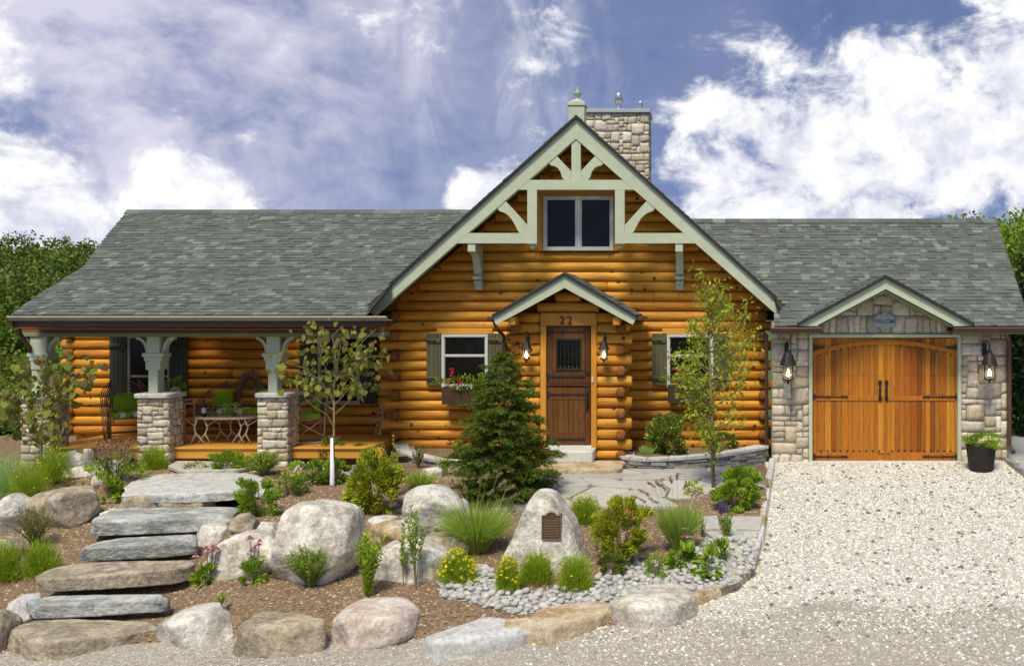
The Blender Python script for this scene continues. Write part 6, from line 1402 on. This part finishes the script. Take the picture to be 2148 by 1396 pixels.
# -- trees
def crown_tree(name, label, px, ybase, base, trunk_r, trunk_top, branches, lf, leaf, asp, npl, sp, bark=BARKL, droop=-.2, single=False, rad0=None):
    """branches: lists of photo points at the tree's distance; leaves gather along the outer part"""
    x, D, z, s_ = base; t = thing(name, label, 'tree', (x, D, z))
    tt = (PX(trunk_top[0], D), D, PZ(trunk_top[1], D)); MB().tube([(x, D, z - .05), ((x + tt[0]) / 2 + .01, D, (z + tt[2]) / 2), tt], [trunk_r, trunk_r * .8, trunk_r * .55], 8).build('trunk', bark, t, smooth=True)
    f = Leafs(); mbb = MB(); single_pts = []
    for br in branches:
        dy = rng.uniform(-.45, .45); pts = [np.array([PX(a, D), D + dy * (k / max(1, len(br) - 1)), PZ(b, D)]) for k, (a, b) in enumerate(br)]
        mbb.tube([tuple(p) for p in pts], [trunk_r * (.5 - .4 * k / len(pts)) for k in range(len(pts))], 5)
        for i in range(len(pts) - 1):
            wgt = 1 if i >= 1 or len(pts) == 2 else .35; n = max(1, int(npl * wgt * np.linalg.norm(pts[i + 1] - pts[i]) / .4))
            u = rng.random(n)[:, None]; q = pts[i] + (pts[i + 1] - pts[i]) * u + rng.normal(size=(n, 3)) * sp
            ds = sph(n) * .8 + [0, -.2, droop]
            if single: single_pts += list(zip(q, ds))
            else: f.leaf(q, ds, leaf, asp)
    mbb.build('branches', bark, t)
    if not single: f.build('crown', LF[lf], t)
    return t, single_pts
# redbud with big heart leaves, each a leaf of its own
HV = []
for k in range(16):
    q = [(0, 0), (.28, -.12), (.5, .12), (.48, .45), (.25, .8), (0, 1.02), (-.25, .8), (-.48, .45), (-.5, .12), (-.28, -.12)]
    mb = MB(); cup = random.uniform(.05, .3); vs = [(0, .0, .0), (0, .5, -.03), (0, 1.02, -.12)] + [(a, b, abs(a) * cup - b * b * .12) for a, b in q[1:5]] + [(a, b, abs(a) * cup - b * b * .12) for a, b in q[6:]]
    mb.add(vs, [(0, 3, 4, 1), (1, 4, 5, 6), (1, 6, 2), (0, 1, 9, 10), (1, 7, 8, 9), (1, 2, 7)], (k + .5) / 16); HV.append(mb.mesh('leaf', LF['redbud']))
def heart_leaves(t, pts, n, size):
    random.Random(3).shuffle(pts)
    for p, d in pts[:n]:
        o = bpy.data.objects.new('leaf', random.choice(HV)); lnk(o, t); o.location = p; s = size * random.uniform(.6, 1.2); o.scale = (s, s, s)
        o.rotation_euler = (random.uniform(-1.9, -.4), random.uniform(-.8, .8), random.uniform(-.9, .9) + random.choice((0, 3.14)))
    mb = MB()
    for p, d in pts[n:n + 90]:      # the leaves past the limit stay joined
        s = size * random.uniform(.45, .9); M_ = Matrix.Translation(p) @ Matrix.Rotation(random.uniform(-.9, 4), 4, 'Z') @ Matrix.Rotation(random.uniform(-1.9, -.4), 4, 'X')
        mb.add([tuple(M_ @ (Vector(v) * s)) for v in ((0, 0, 0), (.45, .12, 0), (.4, .55, -.03), (0, 1, -.12), (-.4, .55, -.03), (-.45, .12, 0))], [(0, 1, 2, 3, 4, 5)], random.random())
    mb.build('foliage', LF['redbud'], t, kind='stuff')
rb_base = base_of(697, 1020)
RBB = [[(701, 850), (690, 820), (660, 790), (620, 775), (592, 768)], [(701, 860), (660, 838), (630, 812), (604, 800)], [(700, 840), (680, 800), (650, 770), (612, 757)], [(700, 820), (685, 770), (670, 720), (655, 690), (672, 678)], [(701, 810), (712, 760), (722, 720), (735, 700)],
       [(701, 830), (725, 790), (755, 760), (780, 745), (815, 750)], [(701, 850), (735, 815), (760, 800), (775, 830)], [(701, 805), (740, 750), (762, 715), (790, 690)], [(702, 900), (690, 868), (665, 850), (650, 830)], [(701, 790), (700, 740), (690, 705), (702, 690)], [(701, 870), (725, 845), (748, 820), (765, 812)], [(700, 800), (720, 775), (745, 770), (770, 785)]]
t, sp_ = crown_tree('redbud_tree', 'young redbud with heart shaped olive bronze leaves in a white guard', 697, 1020, rb_base, .022, (701, 800), RBB, 'redbud', .08, .8, 75, .12, BARKL, single=True)
sp_ = [(p, d) for p, d in sp_ if p[2] > PZ(828, rb_base[1])]
heart_leaves(t, sp_, 296, .09)
x, D, z, s_ = rb_base; MB().lathe([(.036, -.0), (.035, .05), (.026, 102 * s_), (.022, 102 * s_), (.024, .0)], x, D, z, 14).build('tree_guard', PLAST, t, smooth=True)
# left corner shrub-tree with large leaves
lb = (PX(86, 16.1), 16.1, -.3, 16.1 / F)
LBB = [[(88, 880), (70, 840), (40, 800), (22, 770)], [(88, 880), (100, 830), (130, 790), (165, 770)], [(88, 870), (120, 840), (150, 810), (178, 795)], [(86, 860), (80, 800), (75, 770), (60, 755)], [(86, 850), (96, 800), (110, 770), (118, 752)], [(86, 900), (50, 880), (25, 860), (12, 840)], [(88, 900), (115, 890), (130, 905)], [(86, 920), (60, 905), (35, 915), (15, 905)], [(86, 900), (60, 850), (45, 830), (30, 822)], [(86, 930), (100, 925), (130, 918)]]
t2, sp2 = crown_tree('redbud_tree', 'sprawling bronze leaved shrub tree hiding the first porch pier', 86, 965, lb, .02, (87, 850), LBB, 'redbud', .08, .8, 75, .11, BARKL, single=True)
heart_leaves(t2, sp2, 296, .11)
# young airy tree on the right
yt = base_of(1497, 1028); YB = []
for i in range(44):
    y0_ = 965 - i * 7.3; s = random.choice((-1, 1)) * random.uniform(.35, 1); reach = max(12, 96 * (1 - max(0, (790 - y0_)) / 175) * (1 - max(0, y0_ - 820) / 230)); rise = random.uniform(28, 70)
    YB.append([(1498 - (1020 - y0_) * .035, y0_), (1497 + s * reach * .5, y0_ - rise * .45), (1497 + s * reach * .85, y0_ - rise * .85), (1496 + s * reach, y0_ - rise * 1.1)])
YB.append([(1492, 700), (1482, 640), (1474, 590), (1472, 562)])
YB += [[(1500, 760), (1540, 700), (1566, 650), (1568, 628)], [(1500, 780), (1550, 730), (1578, 710), (1590, 700)]]
ty, _ = crown_tree('young_tree', 'slim young tree with bright yellow green leaves before the right wall', 1497, 1028, yt, .028, (1484, 640), YB, 'locust', .07, .5, 56, .075, BARKL, droop=-.5)
# spruce
def spruce(px, ybase, ytop):
    x, D, z, s_ = base_of(px, ybase); D += .3; t = thing('spruce_tree', 'dark green young spruce with drooping branches near the front door', 'tree', (x, D, z)); h = (ybase - ytop) * s_ * 1.02
    MB().tube([(x, D, z - .05), (x + .02, D, z + h * .5), (x - .01, D, z + h * .97)], [.05, .032, .006], 8).build('trunk', BARK, t, smooth=True)
    f = Leafs(); mb = MB(); prof = [(0, 100), (.06, 128), (.14, 100), (.26, 118), (.40, 100), (.5, 84), (.58, 92), (.68, 66), (.75, 74), (.86, 44), (.92, 36), (.97, 14), (1, 5)]
    nb = 150
    for i in range(nb):
        u = (i + rng.random()) / nb; u = u ** 1.08; r0 = np.interp(u, [a for a, b in prof], [b for a, b in prof]) * s_ * rng.choice((rng.uniform(.6, .9), rng.uniform(.9, 1.16)))
        a = i * 2.399 + rng.uniform(-.3, .3); ca, sa = math.cos(a), math.sin(a); zb = z + h * (.03 + u * .95); tip = -.12 * r0 if u < .8 else .6 * r0
        cur = [np.array([x + ca * r0 * k, D + sa * r0 * k, zb + (.10 * k - .42 * k * k + .28 * k ** 3) * r0 * (1 if u < .85 else -1.6)]) for k in np.linspace(0, 1, 6)]
        mb.tube([tuple(p) for p in cur], [.012 * (1 - .8 * k / 5) * (1 - u * .6) for k in range(6)], 4)
        nt_ = max(10, int(46 * r0 / .8))
        for k in range(nt_):
            v = .2 + .8 * (k + rng.random()) / nt_; j = min(4, int(v * 5)); p0 = cur[j] + (cur[j + 1] - cur[j]) * (v * 5 - j)
            sd = rng.choice((-1, 1)); ln = (.10 + .22 * (1 - abs(v - .5))) * r0 * .75 + .03
            td = np.array([-sa * sd * .8 + ca * .6, ca * sd * .8 + sa * .6, -.35 + rng.uniform(-.25, .2)]); td /= np.linalg.norm(td)
            m = max(12, int(ln / .0075)); w_ = rng.random(m)[:, None]; q = p0 + td * ln * w_
            f.leaf(q, sph(m) * .65 + td * .9 + [0, 0, .0], .05, .2)
        m = 26; w_ = rng.random(m)[:, None] ** .5; q = cur[4] + (cur[5] - cur[4]) * w_ * 1.1; f.leaf(q, sph(m) * .6 + (cur[5] - cur[3]) / max(r0, .05) * 1.5, .036, .16)
    m = 220; u = rng.random(m)[:, None]; f.leaf(np.array([x - .01, D, z + h * .86]) + np.array([0, 0, h * .16]) * u, sph(m) * .7 + [0, 0, .7], .036, .16)
    mb.build('branches', BARK, t); f.build('needles', LF['spruce'], t)
spruce(1046, 1062, 738)
# a few small conifer tips by the porch corner, seen through the open bay
# ================================================================ TREES BEYOND
def bigtree(name, label, x, D, z0, h, w_, n, leaf, lf='forestb', seed=0, nclump=60, trunk=True):
    t = thing(name, label, 'tree', (x, D, z0)); MB().tube([(x, D, z0), (x + .1, D, z0 + h * .4), (x, D, z0 + h * .8)], [w_ * .05, w_ * .035, w_ * .01], 8).build('trunk', BARK, t, smooth=True)
    f = Leafs(); pts, p = clumpy(n, (x, D, z0 + h * .58), (w_ / 2, w_ / 2, h * .42), seed, nclump=nclump, cl=.24, shell=.35); f.leaf(pts, sph(n) + [0, -.1, .3], leaf, .6); f.build('crown', LF[lf], t)
bigtree('broadleaf_tree', 'tall leafy green tree rising behind the garage roof', PX(2215, 30), 30, -1, 6.3, 6.8, 80000, .135, 'forestb', nclump=260)
bigtree('broadleaf_tree', 'darker leafy tree behind the end of the garage', PX(2215, 26), 26, -1, 4.9, 3.2, 20000, .14, 'forest', 1)
t = thing('evergreen_hedge', 'dark hedge like evergreens past the garage corner', 'hedge', (PX(2190, 20), 20, -.6))
f = Leafs(); pts, p = clumpy(14000, (PX(2210, 20), 21, .9), (.95, 1.2, 1.75), 3, nclump=70, cl=.3); f.leaf(pts, sph(14000) + [0, -.2, .2], .10, .5); f.build('foliage', LF['dark'], t); MB().tube([(PX(2205, 20), 21, -.7), (PX(2205, 20), 21, 2)], .08, 6).build('stem', BARK, t)
# wooded hillside on the left: a mass nobody could count
f = Leafs(); fdk = MB(); hp = []
for i in range(270):
    px = rng.uniform(-900, 330); D = rng.uniform(58, 95); top = 486 + 8 * math.sin(px * .045) + 6 * math.sin(px * .11 + 1) + (20 if px < 20 else 0) + rng.uniform(0, 30) + (95 - D) * 2.6; z1 = PZ(top, D); x = PX(px, D); r = rng.uniform(1.6, 3.0)
    n = 1900; pts, p = clumpy(n, (x, D, z1 - r * 1.15), (r, r, r * 1.2), 0, nclump=16, cl=.38, shell=.4); f.leaf(pts, sph(n) + [0, -.2, .3], .26, .65)
    fdk.tube([(x, D, z1 - r * 6), (x + rng.uniform(-.3, .3), D, z1 - r)], [.16, .08], 5)
fo = f.build('woodland', LF['forest'], None, kind='stuff'); tk = fdk.build('woodland_trunks', BARKL, None, kind='stuff')
def hillz(x, y): return max(-3.5, min(5.2, -3.5 + (y - 55) * .21)) * (1 if x < -20 else 1)
sheet('hillside', lins(-130, -20, 20), lins(50, 110, 12), lambda x, y: min(PZ(560, 90), -3.4 + (y - 50) * .18), GRASSG)
# yellowed bush and hedge seen past the porch corner
bigtree('ochre_bush', 'rounded ochre green bush beyond the porch corner', PX(42, 27), 27, -1.6, 2.9, 3.0, 9000, .10, 'olive', 2)
bigtree('green_bush', 'low green bushes seen under the porch eave', PX(150, 40), 40, -2, 3.3, 4.5, 6000, .12, 'forestb', 3)
# ================================================================ PORCH FURNITURE
def willow_chair(x, y, rot, name, label, wide=.58, back=1.08, rock_=True, wm=WILLOW, seats=1):
    t = thing(name, label, 'chair', (x, y, 0)); M = Matrix.Translation((x, y, 0)) @ Matrix.Rotation(rot, 4, 'Z')
    def tb_(nm, pts, r, n=6, m=wm): return MB().tube([tuple(M @ Vector(p)) for p in pts], r, n).build(nm, m, t, smooth=True)
    w2 = wide / 2; sh = .42
    for sx in (-1, 1):
        tb_('leg', [(sx * w2, -.26, .05), (sx * w2, -.25, sh + .22)], .016); tb_('leg', [(sx * w2 * .9, .24, .05), (sx * w2 * .9, .26, sh + .1)], .016)
        if rock_: tb_('rocker', [(sx * w2, -.42, .07), (sx * w2, -.2, .02), (sx * w2, .1, .015), (sx * w2, .35, .04), (sx * w2, .5, .09)], .018)
        for k in range(4):      # arm hoops sweeping down
            o_ = k * .028; tb_('arm_hoop', [(sx * (w2 + .02 + o_), -.30 - o_, .10), (sx * (w2 + .05 + o_), -.33, .42), (sx * (w2 + .05 + o_), -.2, .66 + o_ * .5), (sx * (w2 + .02 + o_), .05, .72 + o_), (sx * (w2 - .02 + o_), .24, .80 + o_), (sx * (w2 * .7), .34, back * .92 + o_)], .009)
        tb_('side_brace', [(sx * w2, -.25, .10), (sx * w2 * .9, .24, sh)], .01); tb_('side_brace', [(sx * w2, -.25, sh), (sx * w2 * .9, .24, .12)], .01)
    for z_ in (sh, .14): tb_('stretcher', [(-w2, -.26, z_), (w2, -.26, z_)], .014); tb_('stretcher', [(-w2 * .9, .25, z_), (w2 * .9, .25, z_)], .014)
    ns = 11
    for i in range(ns):
        a = -1 + 2 * i / (ns - 1); tb_('seat_rod', [(a * w2, -.29, sh + .02), (a * w2 * .95, 0, sh), (a * w2 * .9, .25, sh + .02)], .009, 5)
    hw = wide * .5 / seats
    for si in range(seats):
        cx = (si - (seats - 1) / 2) * 2 * hw
        for k in range(4):      # nested hoops of the back
            q = hw * (1.0 - k * .10); H = back - k * .055
            pts = [(cx - q * .8, .24, sh)] + [(cx - q * math.cos(a), .26 + .12 * math.sin(a) + k * .004, sh + .22 + (H - sh - .22) * math.sin(a)) for a in [math.pi * i / 14 for i in range(15)]] + [(cx + q * .8, .24, sh)]
            tb_('back_hoop', pts, .010)
        for i in range(9):
            a = (i - 4) / 4.6; ht = sh + .2 + (back - .2 - sh - .2) * math.sqrt(max(0, 1 - a * a)) - .02
            tb_('back_rod', [(cx + a * hw * .35, .24, sh), (cx + a * hw * .62, .29, sh + .3), (cx + a * hw * .62, .34, ht)], .007, 5)
    return t, M
def cushion(M, cx, cy, cz, sx, sy, sz, m, name, label, rotx=0, stripes=False, grp=None):
    vs, fs = ico(3); Q = M @ Matrix.Translation((cx, cy, cz)) @ Matrix.Rotation(rotx, 4, 'X'); out = []
    for v in vs:
        n = (abs(v.x) ** 5 + abs(v.z) ** 5) ** (1 / 5) or 1; k = (abs(v.x) ** 6 + abs(v.z) ** 6 + abs(v.y) ** 2.2) ** (-1 / 4)
        q = Vector((v.x, v.y, v.z)); g = (abs(q.x) ** 6 + abs(q.z) ** 6 + abs(q.y) ** 6) ** (1 / 6); q /= g
        rim = max(abs(q.x), abs(q.z)); q.y *= 1 - .75 * rim ** 3 * (0 if abs(q.y) < 0 else 1); out.append(Q @ Vector((q.x * sx / 2, q.y * sy / 2, q.z * sz / 2)))
    mb = MB(); mb.add(out, fs); o = mb.build(name, m, None, smooth=True); tag(o, label, 'cushion'); return o
def striped(M, cx, cy, cz, sx, sy, sz, label):
    n = max(3, int(sx / .09)); p0 = M @ Vector((cx, cy, cz)); t = thing('seat_cushion', label, 'cushion', p0); k0 = random.randrange(4)
    for i in range(n):
        a, b = cx - sx / 2 + sx * i / n, cx - sx / 2 + sx * (i + 1) / n
        MB().box(a, b - .001, cy - sy / 2, cy + sy / 2, cz - sz / 2, cz + sz / 2, min(.02, sz * .3), 0, M).build('cloth_stripe', (GREENF, CREAMF, GREENF, GREENF)[(i + k0) % 4] if sx > .9 else (GREENF, CREAMF)[i % 2], t)
# left chair half behind the second pier, its side turned to us
t, M = willow_chair(PX(268, 17.75), 17.75, R(38), 'rocking_chair', 'bent willow rocking chair half hidden behind the second pier', .60, 1.06)
cushion(M, 0, .14, .66, .40, .14, .36, GREENF, 'throw_pillow', 'lime green pillow in the chair behind the second pier', -.25)
striped(M, 0, -.03, .475, .5, .46, .09, 'green and cream striped cushion on the chair behind the second pier')
# settee at the back wall
t, M = willow_chair(PX(502, 18.35), 18.35, 0, 'willow_settee', 'bent willow settee with an arched middle back behind the branch table', 1.02, 1.0, False)
# arched centre back: larger hoop
for k in range(5):
    q = .30 - k * .026; MB().tube([tuple(M @ Vector((-q * math.cos(a) + .03, .36, .44 + (1.17 - .44 - k * .035) * math.sin(a)))) for a in [math.pi * i / 16 for i in range(17)]], .012, 6).build('back_hoop', WILLOW, t, smooth=True)
cushion(M, -.36, .12, .67, .36, .14, .36, GREENF, 'throw_pillow', 'lime green pillow at the left end of the willow settee', -.2)
cushion(M, .42, .12, .67, .34, .14, .36, GREENF, 'throw_pillow', 'lime green pillow at the right end of the willow settee', -.2)
striped(M, .03, -.05, .48, 1.0, .44, .10, 'long green and cream striped cushion on the willow settee')
# right rocking chair turned towards the settee
t, M = willow_chair(PX(645, 17.6), 17.6, R(-62), 'rocking_chair', 'pale bent willow rocking chair facing the table, right of the third pier', .52, 1.12, True, WILLOWL)
cushion(M, 0, .16, .70, .36, .14, .42, GREENF, 'throw_pillow', 'lime green pillow in the pale rocking chair', -.25)
striped(M, 0, -.03, .475, .46, .44, .09, 'green and cream striped cushion in the pale rocking chair')
# branch table
Dt = 17.55; tx0, tx1 = PX(408, Dt), PX(548, Dt); tz = PZ(876, Dt)
tbl = thing('branch_table', 'low table with oval plank top on crooked branch legs', 'table', ((tx0 + tx1) / 2, Dt, 0))
pl = [((tx0 + tx1) / 2 + math.cos(a) * (tx1 - tx0) / 2 * (1 + .03 * math.sin(5 * a)), Dt + math.sin(a) * .3) for a in [2 * math.pi * i / 22 for i in range(22)]]
MB().prism(pl, tz, tz + .03, ax='z').build('table_top', TWIGW, tbl)
for px_, s in ((425, -1), (440, 1), (478, -1), (510, 1), (524, 1), (455, -1)):
    x = PX(px_, Dt); y = Dt + random.choice((-.2, .18)); f_ = x + s * .12
    MB().tube([(x, y, tz), (x + s * .05, y + .02, tz - .14), (x + s * .02, y, tz - .26), (f_, y, .0)], [.016, .014, .016, .012], 6).build('leg', TWIGW, tbl, smooth=True)
    MB().tube([(x + s * .02, y, tz - .24), (x - s * .09, y + .03, tz - .38), (x - s * .13, y + .03, .0)], [.012, .010, .008], 5).build('leg', TWIGW, tbl, smooth=True)
    MB().tube([(x + s * .04, y, tz - .12), (x + s * .2, y + .05, tz - .02)], [.01, .008], 5).build('brace', TWIGW, tbl)
bx_ = PX(431, Dt); b = thing('wine_bottle', 'dark wine bottle with a white label on the branch table', 'bottle', (bx_, Dt - .05, tz + .03))
MB().lathe([(.038, 0), (.04, .01), (.04, .18), (.034, .205), (.014, .235), (.013, .29), (.016, .292), (.016, .30)], bx_, Dt - .05, tz + .03, 16).build('bottle', WINEG, b, smooth=True)
MB().lathe([(.0408, .06), (.0412, .062), (.0412, .15), (.0408, .152)], bx_, Dt - .05, tz + .03, 16).build('bottle_label', PAPER, b, smooth=True)
for i, px_ in enumerate((441, 453)):
    x = PX(px_, Dt); g = thing('wine_glass', ('wine glass of dark red wine beside the bottle', 'wine glass of dark red wine nearer the table flowers')[i], 'wine glass', (x, Dt - .05, tz + .03))
    MB().lathe([(.032, 0), (.030, .004), (.004, .01), (.004, .075), (.012, .085), (.034, .11), (.038, .14), (.033, .185), (.031, .185), (.036, .14), (.03, .11), (.004, .087)], x, Dt - .05, tz + .03, 14).build('glass', LGLASS, g, smooth=True)
    MB().lathe([(.003, .089), (.028, .111), (.034, .135), (.003, .136)], x, Dt - .05, tz + .03, 14).build('wine', WINEG, g, smooth=True)
x = PX(492, Dt); v = thing('table_bouquet', 'small glass of yellow and white flowers on the branch table', 'bouquet', (x, Dt, tz + .03)); MB().lathe([(.03, 0), (.035, .09), (.03, .09), (.026, .01)], x, Dt, tz + .03, 12).build('vase', LGLASS, v)
f = Leafs(); pts, p = clumpy(220, (x, Dt, tz + .17), (.15, .1, .08), 1, nclump=12); f.leaf(pts, p + [0, 0, .5], .045, .4); f.build('foliage', LF['lime'], v)
f = Leafs(); flowers(f, '', 16, (x - .02, Dt - .06, tz + .18), (.14, .06, .07), .022); f.build('white_blossoms', LF['white'], v); f = Leafs(); flowers(f, '', 7, (x, Dt - .06, tz + .2), (.1, .06, .06), .022); f.build('yellow_blossoms', LF['yellow'], v)
# round side table with a plant
Ds = 17.9; sx_ = PX(385, Ds); sz = PZ(843, Ds); st = thing('side_table', 'tall round twig table behind the second pier', 'table', (sx_, Ds, 0))
MB().lathe([(.24, 0), (.245, .01), (.245, .022), (.0, .024)], sx_, Ds, sz - .02, 22).build('table_top', TWIGW, st)
for a in (.5, 2.1, 3.7, 5.3):
    cx, cy = sx_ + .17 * math.cos(a), Ds + .17 * math.sin(a); MB().tube([(cx, cy, 0), (cx, cy, sz - .02)], .016, 6).build('leg', TWIGW, st)
MB().tube([(sx_ - .14, Ds - .14, .08), (sx_ + .14, Ds - .14, sz - .12)], .011, 5).build('brace', TWIGW, st); MB().tube([(sx_ + .14, Ds - .15, .08), (sx_ - .14, Ds - .15, sz - .12)], .011, 5).build('brace', TWIGW, st)
x = PX(366, Ds); v = thing('potted_plant', 'dark pot of leafy plant with one big white bloom on the side table', 'potted plant', (x, Ds - .02, sz)); MB().lathe([(.07, 0), (.10, .11), (.085, .11), (.06, .02)], x, Ds - .02, sz + .005, 14).build('pot', TERRA, v)
f = Leafs(); pts, p = clumpy(420, (x + .0, Ds - .02, sz + .24), (.20, .16, .15), 1, nclump=14); f.leaf(pts, p + [0, 0, .4], .075, .5); f.build('foliage', LF['green'], v)
f = Leafs(); pts = np.array([(x + .09, Ds - .14, sz + .2)]) + sph(160) * [.06, .04, .05]; f.leaf(pts, pts - [x + .09, Ds - .14, sz + .2], .035, .8); f.build('white_bloom', LF['white'], v)
bb = thing('basket', 'flat woven basket lying on the side table', 'basket', (PX(392, Ds), Ds - .05, sz + .004)); MB().lathe([(.10, 0), (.125, .04), (.115, .04), (.09, .01)], PX(392, Ds), Ds - .05, sz + .005, 14).build('bowl', WILLOWL, bb); MB().lathe([(.128, .036), (.134, .042), (.128, .048), (.12, .042)], PX(392, Ds), Ds - .05, sz + .005, 14).build('rim', WILLOWL, bb)
# slatted frame leaning at the end of the porch
lt = thing('slatted_chair', 'dark slatted chair seen edge on at the end of the porch', 'chair', (PX(798, 17.8), 17.8, 0))
for a, b in ((788, 799), (797, 806)):
    MB().tube([P(a, 910, 17.6), P(b, 843, 17.7)], .016, 6).build('leg', WILLOW, lt)
for k in range(5):
    q = k / 4; MB().tube([P(789 + 2 * k, 905 - 13 * k, 17.6), P(797 + 2.2 * k, 903 - 13 * k, 17.95)], .012, 5).build('slat', WILLOWL, lt)
MB().tube([P(788, 908, 17.6), P(800, 908, 17.9)], .012, 5).build('rail', WILLOWL, lt)
# porch ceiling downlights: small lit spots
for px_ in (216, 416, 612):
    x = PX(px_, 18.55); d = thing('ceiling_spotlight', {216: 'lit recessed porch ceiling spotlight nearest the open porch corner', 416: 'lit recessed porch ceiling spotlight over the willow settee', 612: 'lit recessed porch ceiling spotlight over the pale rocking chair'}[px_], 'spotlight', (x, 18.55, 1.985))
    MB().lathe([(.05, .005), (.05, -.012), (.038, -.012), (.036, .004)], x, 18.55, 1.985, 14).build('trim_ring', BLACK, d); MB().lathe([(.034, 0), (.02, -.006), (.003, -.008)], x, 18.55, 1.985, 12).build('bulb', FLAME, d)
    l = bpy.data.lights.new('spotlight_beam', 'SPOT'); l.energy = 8; l.color = (1, .72, .38); l.spot_size = R(95); l.spot_blend = .9; l.shadow_soft_size = .03; o = bpy.data.objects.new('spotlight_beam', l); lnk(o, d); o.location = (x, 18.55, 1.965)
